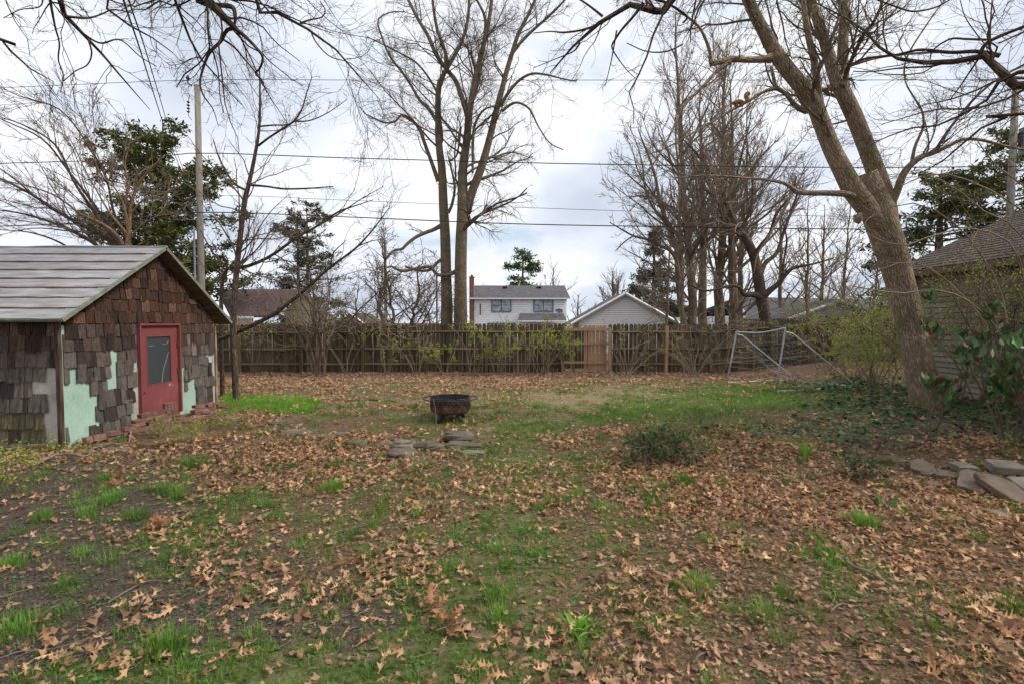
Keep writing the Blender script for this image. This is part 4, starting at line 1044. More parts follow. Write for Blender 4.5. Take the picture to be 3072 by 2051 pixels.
def tree(name, label, limbs, levels, bark_='bark_far', twig='twig', group=None, trunkS=12, free=None, base=None, cat='tree', buds=None, flare=1.0, extra=None):
    """limbs[0] is the trunk. free: limbs already in metres. levels: list of dicts for grow()."""
    L3 = [limb(*a) if not (isinstance(a[0], np.ndarray)) else a for a in limbs]
    root = L3[0][0][0]
    b = np.array([root[0], root[1], hz(root[0], root[1])]) if base is None else np.array(base, float)
    t = thing(name, label, cat, tuple(b), 0, group)
    K = max(len(a[0]) for a in L3)
    L3 = [resample(a[0], a[1], K) for a in L3]
    if DEV: print('TREE', label[:40], len(L3), 'limb m', sum(np.linalg.norm(np.diff(a[0],axis=0),axis=1).sum() for a in L3))
    for i, (Pn, Rn) in enumerate(L3):
        if i == 0 and flare > 1:
            s = np.exp(-np.arange(K) / (K * .035)); Rn = Rn * (1 + (flare - 1) * s)
            L3[0] = (Pn, Rn)
        g = Geo(); big = Rn[0] * F_PX / max(Pn[0][1], 3) / 3
        g.tubes(Pn - b, Rn, trunkS if i == 0 else max(7, trunkS - 3))
        if trunkS > 20:      # buttressed, lumpy section
            V = g.v[0]; bc = g.b[0]
            th = np.tile(np.arange(trunkS if i == 0 else trunkS - 3) * 2 * math.pi / (trunkS if i == 0 else trunkS - 3), K)
            hh = bc[:, 2]
            amp = .045 * np.exp(-hh / .35) * (i == 0)
            c = np.repeat(Pn - b, trunkS if i == 0 else trunkS - 3, 0)
            k_ = 1 + amp / .3 * np.maximum(0, np.cos(5 * th + .6)) * 1.6 + .035 * (fbm(th * 2, hh * 3, 4 + i, 3) - .5)
            g.v[0] = c + (V - c) * k_[:, None]
        g.obj('trunk' if i == 0 else 'limb', bark_, t, smooth=True)
    PP = np.stack([a[0] for a in L3]); RR = np.stack([a[1] for a in L3])
    g = Geo(); allp = [(PP, RR)]
    cur = (PP, RR)
    for li, lv in enumerate(levels):
        lv = dict(lv); S = lv.pop('S', 3); t0s = lv.pop('t0'); src = lv.pop('src', None)
        if src is not None: cur = tuple(np.concatenate([resk(a[j], a[0].shape[1], 8) for a in [allp[q] for q in src]]) for j in (0, 1))
        if li == 0 and isinstance(t0s, (list, tuple)):
            a0, r0 = grow(PP[:1], RR[:1], t0=t0s[0], **lv); a1, r1 = grow(PP[1:], RR[1:], t0=t0s[1], **lv)
            cur = (np.concatenate([a0, a1]), np.concatenate([r0, r1]))
        else: cur = grow(cur[0], cur[1], t0=(t0s if not isinstance(t0s, (list, tuple)) else t0s[0]), **lv)
        allp.append(cur)
        if DEV: print('   level', li, cur[0].shape)
        g.tubes(cur[0] - b, cur[1], S, rnd=.5)
    if levels: g.obj('crown', twig, t)
    if buds:
        mat, cnt, size = buds
        q = leafcards(allp[-1][0], cnt, size)
        if q: Geo().inst(KITE, q[0] - b, q[1], q[2], q[3]).obj('foliage', mat, t)
    if extra: extra(t, b, allp)
    return t, allp
def resk(A, k, K):
    f = np.linspace(0, k - 1, K); i = np.minimum(f.astype(int), k - 2); fr = f - i
    if A.ndim == 3: return A[:, i] * (1 - fr)[None, :, None] + A[:, i + 1] * fr[None, :, None]
    return A[:, i] * (1 - fr)[None] + A[:, i + 1] * fr[None]
def lv(dens, t0, ang, lenr, K=6, up=.02, wig=.16, rr=.55, rmin=.004, maxlen=6, minn=1, S=3, **k):
    if K == 4: K = 3; dens *= 1.25      # the last twigs
    return dict(dens=dens * 2.1, minlen=.12 if K > 3 else .16, t0=t0, ang=ang, lenr=lenr, K=K, up=up, wig=wig, rr=rr, rmin=rmin, maxlen=maxlen, minn=minn, S=S, **k)

# --- the big leaning tree on the right (with its tree holes, burrs and broken stub)
def big_extra(t, b, allp):
    for (x, y, D, r) in ((2321, 152, 8.35, 17), (2416, 66, 8.55, 9), (2599, 612, 8.2, 10)):
        p = P(x, y, D) - b; rr = px2m(r, D) * .6
        g = Geo(); ring = []
        for k in range(14):
            th = k * 2 * math.pi / 14
            ring.append(p + np.array([math.cos(th) * rr * .62 + .2 * rr * math.sin(th), -.0, math.sin(th) * rr]))
        g.tubes(np.array([p + (0, 0.02, 0), p + (0, -.02, 0)]), np.array([rr * .72, rr * .62]), 12); g.obj('hollow', 'dark', t)
        rg = np.array(ring + [ring[0]]) + (0, -.02, 0)
        Geo().tubes(rg, np.full(15, rr * .32), 6, cap=False).obj('hollow_rim', 'bark_big', t, smooth=True)
    for (x, y, D, r) in ((2604, 412, 8.35, 22), (2496, 262, 8.5, 20), (2423, 330, 8.2, 18), (2575, 655, 8.2, 26)):
        p = P(x, y, D) - b; r = px2m(r, D) / 2
        g = Geo(); nr, ns_ = 6, 9; V = []
        for i in range(nr + 1):
            for j in range(ns_):
                a = math.pi * i / nr; th = 2 * math.pi * j / ns_; q = 1 + R_.uniform(-.2, .2)
                V.append(p + r * q * np.array([math.sin(a) * math.cos(th), .9 * math.sin(a) * math.sin(th), 1.2 * math.cos(a)]))
        Q = [[i * ns_ + j, i * ns_ + (j + 1) % ns_, (i + 1) * ns_ + (j + 1) % ns_, (i + 1) * ns_ + j] for i in range(nr) for j in range(ns_)]
        g.add(V, Q).obj('burr', 'bark_big', t, smooth=True)
D = 8.5
BIGL = [
 ([(2797, 1262, 120), (2790, 1225, 116), (2762, 1120, 106), (2738, 1000, 96), (2708, 880, 98), (2682, 780, 104), (2655, 700, 112), (2632, 630, 118), (2618, 585, 100), (2600, 520, 72)], (8.6, 8.45)),
 ([(2652, 690, 60), (2606, 630, 78), (2562, 574, 78), (2528, 510, 70), (2495, 446, 64), (2466, 372, 62), (2439, 306, 60), (2392, 245, 58), (2348, 191, 58), (2315, 140, 52), (2292, 96, 46), (2262, 40, 43), (2240, -10, 41), (2215, -70, 38), (2180, -150, 30)], (8.4, 8.1)),
 ([(2672, 700, 60), (2660, 640, 80), (2646, 574, 76), (2625, 510, 68), (2601, 446, 64), (2566, 357, 62), (2540, 300, 60), (2515, 250, 58), (2490, 180, 46), (2470, 110, 40), (2449, 50, 36), (2430, -5, 34), (2410, -80, 30), (2390, -160, 22)], (8.45, 8.7)),
 ([(2530, 280, 46), (2530, 230, 40), (2528, 160, 37), (2532, 80, 34), (2538, 0, 31), (2542, -80, 27), (2550, -170, 20)], (8.55, 8.8)),
 ([(2462, 330, 34), (2456, 290, 27), (2446, 200, 26), (2430, 130, 25), (2418, 70, 22), (2410, 0, 19), (2404, -60, 14)], (8.3, 8.1)),
 ([(2312, 175, 34), (2290, 178, 25), (2240, 180, 22), (2200, 178, 22), (2160, 186, 20), (2133, 192, 17)], (8.1, 7.9)),
 ([(2133, 192, 15), (2128, 150, 12), (2100, 85, 10), (2060, 50, 9), (2015, 18, 8), (1972, -2, 7), (1900, -40, 5)], (7.9, 7.6)),
 ([(2190, 186, 16), (2150, 215, 11), (2107, 262, 10), (2068, 300, 9), (2043, 332, 8), (2022, 380, 7), (1992, 440, 6), (1955, 500, 5), (1915, 552, 3)], (7.9, 7.6)),
 ([(2420, 335, 24), (2388, 319, 20), (2360, 285, 16), (2330, 262, 15), (2322, 240, 13), (2314, 200, 11)], (8.15, 8.05)),
 ([(2334, 266, 14), (2300, 272, 10), (2265, 292, 9), (2228, 314, 8), (2170, 345, 7), (2107, 384, 6), (2050, 415, 5), (2000, 444, 4), (1930, 470, 3)], (8.05, 7.7)),
 ([(2560, 590, 24), (2531, 582, 22), (2480, 580, 19), (2430, 580, 18), (2388, 575, 18), (2365, 556, 13), (2330, 545, 10), (2292, 539, 9), (2230, 534, 8), (2165, 529, 7), (2100, 528, 5), (2020, 535, 4)], (8.2, 7.6)),
 ([(2375, 578, 11), (2360, 615, 9), (2325, 676, 8), (2300, 720, 6), (2273, 765, 5), (2262, 820, 3)], (7.9, 7.8)),
 ([(2660, 640, 34), (2690, 575, 28), (2712, 520, 24), (2738, 490, 20), (2770, 468, 17), (2802, 459, 15), (2850, 436, 12), (2891, 418, 11), (2950, 422, 10), (3019, 440, 9), (3090, 452, 7)], (8.4, 7.9)),
 ([(2735, 492, 14), (2745, 440, 11), (2770, 380, 9), (2765, 330, 8), (2740, 290, 7), (2715, 240, 6), (2722, 170, 6), (2790, 60, 5), (2850, -20, 4)], (8.3, 8.2)),
 ([(2800, 462, 12), (2850, 385, 9), (2920, 300, 8), (2990, 240, 7), (3080, 190, 6)], (8.2, 7.5)),
 ([(2540, 200, 12), (2640, 172, 9), (2760, 160, 8), (2880, 155, 7)], (8.6, 8.3)),
]
BIGL = [([(a, b_, w * (.90 if i else .93)) for a, b_, w in pt], d) for i, (pt, d) in enumerate(BIGL)]
tree('leaning_tree', 'thick leaning tree with furrowed bark and split trunks beside the beige garage', BIGL,
     [lv(2.4, (.9, .30), .85, .42, K=9, up=.035, wig=.17, rr=.42, rmin=.0055, maxlen=2.6, S=4),
      lv(6.0, .12, .75, .42, K=6, up=.02, wig=.2, rr=.55, rmin=.0035, maxlen=1.1),
      lv(7.0, .12, .7, .5, K=3, up=.02, wig=.22, rr=.6, rmin=.0026, maxlen=.45)],
     'bark_big', 'twig', trunkS=36, flare=1.22, buds=('budleaf', 1500, .028), extra=big_extra)

# --- the tall twin-trunk tree behind the fence
CL = [
 ([(1340, 990, 46), (1340, 900, 42), (1338, 820, 40), (1336, 720, 38), (1330, 610, 34), (1326, 510, 30), (1317, 440, 26), (1315, 383, 24), (1314, 320, 22), (1316, 258, 20), (1335, 215, 17), (1362, 170, 15), (1392, 110, 13), (1405, 50, 11), (1408, -20, 10), (1410, -120, 6)], (27, 26.5)),
 ([(1382, 990, 54), (1382, 900, 48), (1382, 820, 46), (1384, 720, 44), (1388, 640, 42), (1388, 560, 38), (1388, 510, 34), (1398, 440, 30), (1404, 395, 27), (1407, 350, 25), (1420, 270, 21), (1430, 220, 20), (1447, 150, 18), (1460, 100, 16), (1472, 30, 14), (1480, -60, 10), (1488, -150, 6)], (26.6, 26)),
 ([(1400, 640, 34), (1415, 580, 33), (1442, 510, 31), (1460, 450, 27), (1474, 395, 25), (1490, 330, 23), (1502, 285, 21), (1520, 215, 19), (1535, 165, 17), (1556, 100, 14), (1585, 45, 12), (1610, -10, 10), (1650, -90, 6)], (26.5, 25)),
 ([(1404, 352, 22), (1388, 300, 18), (1368, 245, 17), (1345, 215, 16), (1310, 168, 15), (1285, 110, 14), (1255, 60, 12), (1225, 0, 11), (1195, -70, 7)], (26.3, 27.5)),
 ([(1322, 258, 13), (1340, 180, 13), (1312, 90, 12), (1300, 20, 10), (1292, -60, 7)], (26.6, 25)),
 ([(1447, 160, 14), (1456, 60, 11), (1420, -20, 8), (1400, -80, 5)], (26, 25)),
 ([(1500, 320, 14), (1528, 275, 12), (1560, 240, 11), (1596, 222, 10), (1640, 225, 8), (1680, 235, 6), (1730, 245, 4)], (25.8, 24.5)),
 ([(1530, 170, 15), (1560, 130, 12), (1600, 90, 11), (1640, 55, 10), (1690, 5, 8), (1740, -60, 5)], (25.5, 25)),
 ([(1505, 335, 12), (1535, 312, 10), (1560, 310, 9), (1590, 330, 8), (1615, 380, 6), (1650, 430, 5), (1690, 450, 4)], (25.8, 24.5)),
 ([(1315, 545, 17), (1292, 480, 14), (1272, 425, 13), (1257, 385, 12), (1235, 362, 11), (1206, 345, 9), (1185, 365, 8), (1150, 368, 7), (1102, 345, 5)], (26.8, 25.5)),
 ([(1312, 370, 13), (1288, 330, 12), (1258, 300, 11), (1235, 260, 10), (1205, 215, 9), (1180, 185, 9), (1160, 150, 8), (1142, 100, 7), (1134, 60, 6), (1170, 38, 5), (1215, 36, 4)], (26.8, 27.5)),
 ([(1322, 300, 9), (1290, 240, 8), (1250, 190, 7), (1200, 160, 6), (1140, 130, 5), (1100, 110, 4)], (26.8, 25.5)),
 ([(1375, 812, 20), (1345, 824, 14), (1312, 824, 13), (1290, 802, 12), (1250, 806, 12), (1205, 814, 10), (1175, 800, 8), (1150, 808, 5)], (26.6, 25.5)),
 ([(1322, 678, 18), (1300, 690, 15), (1278, 698, 14), (1248, 712, 13), (1222, 732, 12), (1205, 748, 11), (1182, 752, 9), (1160, 775, 7)], (26.8, 26)),
 ([(1330, 775, 14), (1310, 790, 12), (1290, 810, 11), (1255, 812, 10), (1215, 800, 8)], (26.8, 26)),
 ([(1345, 640, 12), (1357, 610, 11), (1364, 560, 9), (1352, 500, 7), (1345, 470, 5)], (26.7, 26.6)),
 ([(1345, 485, 8), (1368, 470, 7), (1376, 440, 7), (1384, 380, 6)], (26.6, 26)),
 ([(1418, 520, 9), (1420, 400, 11), (1436, 350, 9), (1460, 325, 7), (1490, 320, 6)], (26, 25.6)),
]
CL = [([(a, b_, w * .80) for a, b_, w in pt], d) for pt, d in CL]
tree('twin_trunk_tree', 'tall bare twin-trunk tree standing behind the middle of the fence', CL,
     [lv(1.35, (.45, .22), .80, .36, K=9, up=.03, wig=.17, rr=.34, rmin=.011, maxlen=5.0, S=4),
      lv(1.8, .12, .75, .42, K=6, up=.0, wig=.2, rr=.55, rmin=.0075, maxlen=2.2),
      lv(4.6, .12, .7, .6, K=2, up=-.02, wig=.24, rr=.6, rmin=.0058, maxlen=.95)],
     'bark_far', 'twig', trunkS=14)

# --- background trees, each from its own trunk
def free_tree(name, label, X, Y, H, r, lean=(0, 0), nl=7, spread=.5, t0=.35, levels=None, bark_='bark_far', twig='twig', group=None, cat='tree', multi=1, buds=None, wig=.25, limblen=.6, up=.06):
    b = np.array([X, Y, hz(X, Y)])
    limbs = []
    for m_ in range(multi):
        a = R_.uniform(0, 6.28)
        off = np.array([math.cos(a), math.sin(a), 0]) * (0 if multi == 1 else R_.uniform(.2, 1) * spread)
        top = b + np.array([lean[0] * H, lean[1] * H, H * R_.uniform(.85, 1)]) + off * H * .35
        b0 = b + off * r * 2
        pts = [b0 + (top - b0) * s + np.array([0, 0, (s - s * s) * H * .12 if multi > 1 else 0]) for s in (0, .2, .45, .7, 1)]
        Pn, Rn = resample(pts, r * np.array([1.05, .85, .62, .38, .10]) * R_.uniform(.7, 1), 24)
        Pn = wander(Pn, wig * H * .05); Pn[0] = b0
        limbs.append((Pn, Rn))
    main = list(limbs)
    for i in range(nl):
        Pn, Rn = main[i % len(main)]
        s = t0 + (0.9 - t0) * (i + R_.random()) / nl; k = int(s * 23)
        az = R_.uniform(0, 6.28); p = Pn[k]; ln = H * limblen * (1.1 - s) * R_.uniform(.6, 1.1)
        d = np.array([math.cos(az) * .8, math.sin(az) * .8, R_.uniform(.5, 1.1)]); q = [p]
        for _ in range(6):
            d = d / np.linalg.norm(d); q.append(q[-1] + d * ln / 6); d = d + np.array([R_.gauss(0, .16), R_.gauss(0, .16), up + R_.gauss(0, .1)])
        limbs.append(resample(q, Rn[k] * .48 * np.linspace(1, .15, 7), 24))
    return tree(name, label, limbs, levels, bark_, twig, group, trunkS=9, base=tuple(b), cat=cat, buds=buds)
LV_FAR = [lv(1.15, .12, .60, .40, K=7, up=.06, wig=.13, rr=.5, rmin=.015, maxlen=4, S=3),
          lv(1.7, .12, .52, .46, K=5, up=.05, wig=.15, rr=.55, rmin=.0105, maxlen=2.0),
          lv(2.2, .10, .5, .55, K=2, up=.04, wig=.15, rr=.6, rmin=.0085, maxlen=1.0)]
# row of trunks right of the middle (x 1960-2400 in the photograph)
row = [(2050, 18, 21, 13.5, (-.03, 0), 'slender bare tree, leftmost of the trunk row behind the fence, forked low to the left'),
       (2078, 30, 22, 17, (-.06, .0), 'grey bare trunk right behind the brown gabled house'),
       (2112, 34, 24, 16.5, (-.02, 0), 'thick pale bare trunk, middle of the trunk row behind the fence'),
       (2158, 38, 25, 17.5, (.01, 0), 'broad pale bare trunk left of the grey roof'),
       (2196, 28, 24, 16, (-.02, 0), 'pale bare trunk in front of the left edge of the grey roof'),
       (2212, 24, 25.5, 15, (.02, 0), 'darker bare trunk touching the pale one at the grey roof edge')]
for i, (px, wpx, Dd, H, ln, lab) in enumerate(row):
    p = P(px, 975, Dd)
    free_tree('bare_tree', lab, p[0], Dd, H * .94, px2m(wpx, Dd) / 2 * 1.1, ln, 12, t0=.3, levels=LV_FAR, group='row of bare trees behind the fence', limblen=.62, up=.10, twig='twig_red')
# the gnarled one in front of the grey roof
GN = [
 ([(2300, 985, 42), (2296, 950, 38), (2283, 890, 36), (2275, 830, 34), (2262, 770, 30), (2240, 720, 26), (2217, 690, 22), (2195, 650, 19), (2180, 610, 16), (2160, 560, 13), (2120, 500, 10), (2080, 450, 7), (2040, 410, 4)], 21),
 ([(2292, 888, 22), (2310, 872, 18), (2335, 852, 15), (2352, 830, 13), (2377, 806, 11), (2410, 798, 8), (2450, 790, 6), (2500, 775, 4)], (20.9, 20)),
 ([(2285, 895, 20), (2262, 884, 18), (2232, 884, 15), (2218, 862, 10), (2190, 858, 9), (2150, 868, 7), (2110, 872, 6), (2060, 850, 4)], (20.9, 20.2)),
 ([(2278, 830, 18), (2296, 790, 14), (2330, 760, 12), (2350, 700, 10), (2372, 640, 8), (2400, 560, 6)], (20.9, 21.5)),
 ([(2262, 775, 15), (2280, 740, 12), (2310, 700, 10), (2330, 640, 9), (2372, 590, 6), (2390, 530, 4)], (20.9, 20)),
 ([(2240, 722, 12), (2200, 690, 10), (2170, 660, 8), (2150, 600, 6), (2100, 560, 4)], (21, 21.5)),
 ([(2345, 838, 10), (2352, 780, 7), (2360, 720, 6), (2345, 650, 4)], (20.7, 20.2))]
tree('gnarled_tree', 'gnarled dark tree with curling limbs in front of the grey roof', GN,
     [lv(2.2, .3, .8, .42, K=9, up=.05, wig=.2, rr=.45, rmin=.011, maxlen=3.2, S=4), lv(2.6, .15, .7, .42, K=6, up=.03, wig=.2, rmin=.008, maxlen=1.4),
      lv(4.4, .12, .6, .55, K=3, up=.02, wig=.2, rmin=.007, maxlen=.7)], 'bark_dark', 'twig_red', trunkS=12)
tree('low_limbed_tree', 'thin bare tree with a long arm to the left, before the dark spruce', [
 ([(2056, 985, 22), (2040, 900, 18), (2032, 800, 17), (2030, 740, 16), (2012, 700, 13), (1990, 640, 12), (1976, 590, 10), (1968, 540, 9), (1950, 480, 7), (1930, 430, 5), (1915, 390, 3)], 22),
 ([(2030, 780, 13), (2010, 752, 11), (1980, 738, 10), (1955, 722, 9), (1925, 715, 8), (1900, 708, 6), (1870, 692, 5), (1830, 668, 3)], (22, 21.4)),
 ([(1970, 560, 8), (1955, 590, 6), (1920, 588, 5), (1890, 592, 3)], 22),
 ([(1900, 708, 5), (1875, 725, 4), (1850, 750, 3)], 21.5)],
     [lv(1.6, .3, .75, .35, K=8, up=.05, wig=.16, rr=.45, rmin=.011, maxlen=2.2, S=3), lv(3.0, .15, .65, .42, K=5, up=.03, wig=.16, rmin=.008, maxlen=1.1),
      lv(2.0, .15, .6, .5, K=4, up=.02, wig=.2, rmin=.006, maxlen=.6)], 'bark_far', 'twig_red', trunkS=9)
for px, Dd, H, w, lab in ((2345, 30, 12.5, 16, 'bare tree with upright branches behind the left half of the grey roof'),
                          (2420, 23, 9.5, 14, 'young bare tree at the fence before the middle of the grey roof'),
                          (2470, 33, 13, 18, 'bare tree rising behind the blue gable'),
                          (2520, 27, 11, 18, 'two-toned bare tree between the blue gable and the leaning trunk'),
                          (2610, 24, 9.5, 14, 'bare sapling close behind the big leaning trunk'),
                          (1990, 33, 11.5, 12, 'slim bare tree beside the dark spruce')):
    p = P(px, 970, Dd)
    free_tree('bare_tree', lab, p[0], Dd, H * .82, px2m(w, Dd) / 2, (R_.uniform(-.06, .08), 0), 9, t0=.2, levels=LV_FAR, limblen=.55, up=.09, twig='twig_red')
# bare group left of the twin trunks
for px, Dd, H, w, ln, lab in ((1140, 24, 5.6, 18, (.05, 0), 'small crooked bare tree behind the fence, left of the tan pole stub'),
                              (1175, 22, 7.0, 16, (-.08, 0), 'crooked bare tree leaning left between the two thin far poles'),
                              (1235, 23, 6.3, 22, (.10, 0), 'dark crooked bare tree closest to the twin-trunk tree'),
                              (1090, 26, 4.9, 12, (-.05, 0), 'low twisted bare tree over the tiny far house'),
                              (1285, 28, 5.0, 9, (.02, 0), 'thin bare sapling against the left twin trunk')):
    p = P(px, 970, Dd)
    free_tree('crooked_tree', lab, p[0], Dd, H, px2m(w, Dd) / 2, ln, 8, t0=.18, limblen=.85, up=.02,
              levels=[lv(1.8, .1, .85, .42, K=9, up=.02, wig=.26, rr=.5, rmin=.014, maxlen=3, S=4), lv(2.6, .15, .8, .45, K=6, up=.01, wig=.26, rmin=.009, maxlen=1.4),
                      lv(4.0, .12, .7, .55, K=2, up=.01, wig=.24, rmin=.0075, maxlen=.8)], group='crooked bare trees left of the twin trunks', wig=1.4, bark_='bark_dark')
# far trees
for px, Dd, H, w, lab, col in ((1448, 75, 8.5, 14, 'small bare far tree just right of the brick chimney', 'twig'), (1660, 70, 11, 18, 'bare spreading far tree right of the green pine', 'twig'),
                          (1612, 66, 8.5, 14, 'bare far tree whose stem crosses the green pine', 'twig'), (1735, 60, 6.0, 12, 'little bare far tree between the white house and the garage', 'twig'),
                          (1350, 60, 6.5, 12, 'little bare far tree behind the twin trunks', 'twig'),
                          (1845, 55, 8.0, 20, 'rounded bare far tree behind the white garage peak', 'twig_red'), (1905, 50, 6.8, 16, 'second rounded bare far tree, partly before the dark spruce', 'twig_red')):
    p = P(px, 970, Dd); big = 'rounded' in lab
    free_tree('far_tree', lab, p[0], Dd, H, px2m(w, Dd) / 2, (0, 0), 12 if big else 7, t0=.1, limblen=.7, up=.12, multi=3 if big else 1, twig=col,
              levels=[lv(1.6 if big else 1.0, .1, .5, .45, K=7, up=.06, wig=.12, rr=.5, rmin=.026, maxlen=3.2), lv(1.5, .15, .5, .5, K=5, up=.06, wig=.14, rmin=.018, maxlen=1.7)])
# shrubby multi-stem tree with pale orange limbs behind the shed, brush arching left
def arch(x0, y0, D0, pts, w):
    return ([(x0, y0, w)] + [(a, b, w * (1 - .8 * (i + 1) / len(pts))) for i, (a, b) in enumerate(pts)], D0)
SH = [([(385, 800, 26), (383, 740, 22), (388, 680, 17), (392, 620, 14), (412, 560, 12), (440, 520, 10), (470, 490, 8), (495, 465, 5)], 12.6),
      arch(378, 745, (12.6, 12), [(345, 700), (300, 668), (240, 640), (170, 590), (90, 560), (0, 540)], 14),
      arch(384, 690, (12.6, 12.2), [(375, 620), (385, 560), (375, 490), (390, 420), (370, 350)], 12),
      arch(380, 700, (12.5, 11.5), [(330, 640), (300, 590), (250, 500), (210, 420), (150, 380)], 9),
      arch(392, 640, (12.6, 13), [(430, 600), (480, 585), (520, 560), (560, 500)], 9),
      arch(388, 720, (12.5, 12), [(420, 680), (470, 650), (520, 640), (590, 600)], 9),
      arch(383, 660, (12.5, 12), [(365, 600), (340, 560), (300, 520), (270, 440), (240, 400)], 8)]
SH = [([(a, b_, w * .8) for a, b_, w in pt], d) for pt, d in SH]
tree('orange_barked_tree', 'pale orange barked bushy tree directly behind the shed roof', SH,
     [lv(2.2, .15, .6, .45, K=9, up=.02, wig=.16, rr=.4, rmin=.006, maxlen=2.2, S=4), lv(3.0, .15, .6, .45, K=6, up=.02, wig=.15, rmin=.006, maxlen=1.1),
      lv(5.0, .12, .6, .55, K=3, up=0, wig=.16, rmin=.0045, maxlen=.6)], 'bark_tan', 'twig_red', trunkS=10)
AR = [arch(480, 860, (13, 12), [(380, 760), (290, 700), (180, 640), (80, 575), (-40, 520), (-140, 490)], 16),
      arch(440, 840, (13, 11.6), [(330, 700), (230, 560), (170, 440), (80, 380), (-20, 345)], 12),
      arch(400, 830, (13, 12.5), [(280, 730), (160, 670), (60, 640), (-60, 625)], 12),
      arch(420, 830, (13, 12), [(300, 640), (210, 520), (130, 420), (30, 370), (-60, 330)], 10),
      arch(360, 830, (13.5, 13), [(250, 690), (120, 600), (20, 520), (-60, 470)], 10),
      arch(460, 840, (13, 12), [(350, 660), (320, 540), (260, 430), (180, 330), (60, 290), (0, 260)], 9),
      arch(300, 830, (13.5, 13), [(200, 740), (100, 700), (0, 690)], 9)]
tree('arching_brush', 'brush of long bare stems arching left over the shed roof', AR,
     [lv(2.2, .2, .5, .42, K=9, up=.02, wig=.12, rr=.5, rmin=.008, maxlen=2.6, S=4), lv(3.0, .15, .55, .42, K=6, up=.02, wig=.14, rmin=.0055, maxlen=1.1),
      lv(5.0, .12, .5, .55, K=3, up=.0, wig=.14, rmin=.004, maxlen=.6)], 'bark_dark', 'twig', trunkS=7, cat='shrub')
# slim trees right of the shed
SL = [([(716, 1235, 24), (708, 1180, 22), (704, 1090, 21), (700, 1000, 20), (703, 900, 19), (712, 790, 18), (722, 700, 17), (735, 600, 16), (752, 530, 13), (766, 460, 11), (776, 400, 9), (780, 340, 8), (780, 260, 6), (778, 200, 4)], 10.9),
      ([(775, 438, 8), (805, 415, 7), (840, 392, 7), (880, 365, 6), (905, 330, 5), (920, 280, 4), (936, 230, 2)], (10.9, 10.5)),
      ([(752, 556, 8), (800, 560, 6), (850, 567, 6), (920, 566, 5), (1000, 560, 3)], (10.9, 10.4)),
      ([(880, 365, 5), (930, 362, 4), (985, 338, 3), (1040, 300, 2)], (10.6, 10.2)),
      ([(745, 575, 8), (700, 548, 6), (660, 480, 5), (640, 420, 3)], (10.9, 11.3)),
      ([(778, 380, 6), (820, 376, 5), (870, 372, 4), (950, 330, 2)], (10.9, 10.8)),
      ([(706, 820, 8), (680, 800, 6), (640, 760, 5), (600, 690, 3)], (10.9, 11.2))]
tree('slim_tree', 'slim tree rising beside the shed corner from the bright grass', SL,
     [lv(2.6, .3, .7, .36, K=8, up=.03, wig=.15, rr=.4, rmin=.0055, maxlen=1.8, S=4), lv(2.6, .15, .65, .42, K=6, up=.02, wig=.16, rmin=.0042, maxlen=.9),
      lv(5.0, .12, .6, .55, K=3, up=.0, wig=.16, rmin=.0032, maxlen=.45)], 'bark_dark', 'twig', trunkS=12)
tree('bowed_tree', 'bowed tree whose long limbs sweep right across the far fence', [
 ([(668, 1190, 16), (664, 1020, 14), (664, 900, 13), (672, 815, 12), (700, 805, 11), (736, 801, 11), (780, 785, 10), (818, 765, 9), (860, 735, 9), (896, 709, 8), (950, 680, 7), (1012, 637, 6), (1060, 620, 4), (1120, 600, 2)], (11.6, 11)),
 ([(896, 709, 6), (880, 660, 4), (860, 620, 3)], 11), ([(950, 680, 5), (1020, 640, 4), (1080, 600, 3), (1150, 560, 2)], (11, 10.5))],
     [lv(2.6, .3, .7, .36, K=8, up=.03, wig=.15, rr=.4, rmin=.0055, maxlen=1.5, S=4), lv(2.6, .15, .65, .42, K=6, up=.02, wig=.16, rmin=.0042, maxlen=.8)], 'bark_dark', 'twig', trunkS=9)
tree('sweeping_limb_tree', 'low leaning bare trunk crossing the left fence upward to the right', [
 ([(630, 1030, 15), (672, 1012, 14), (736, 985, 13), (800, 955, 13), (838, 932, 12), (870, 905, 11), (900, 883, 10), (945, 842, 9), (992, 801, 8), (1035, 770, 7), (1073, 740, 6), (1110, 700, 5), (1145, 655, 4), (1170, 620, 2)], (11.3, 11)),
 ([(900, 883, 7), (890, 850, 5), (876, 820, 4), (862, 790, 3)], 11), ([(900, 883, 7), (906, 910, 5), (930, 950, 4)], 11),
 ([(992, 801, 5), (1000, 760, 4), (1040, 720, 2)], (11, 10.7)), ([(1073, 740, 4), (1110, 725, 3), (1160, 715, 2)], (11, 10.6))],
     [lv(2.6, .3, .7, .36, K=8, up=.03, wig=.15, rr=.4, rmin=.005, maxlen=1.3, S=4), lv(2.6, .15, .65, .42, K=6, up=.02, wig=.16, rmin=.004, maxlen=.7)], 'bark_dark', 'twig', trunkS=9,
     base=(-7.0, 11.4, 0.0))

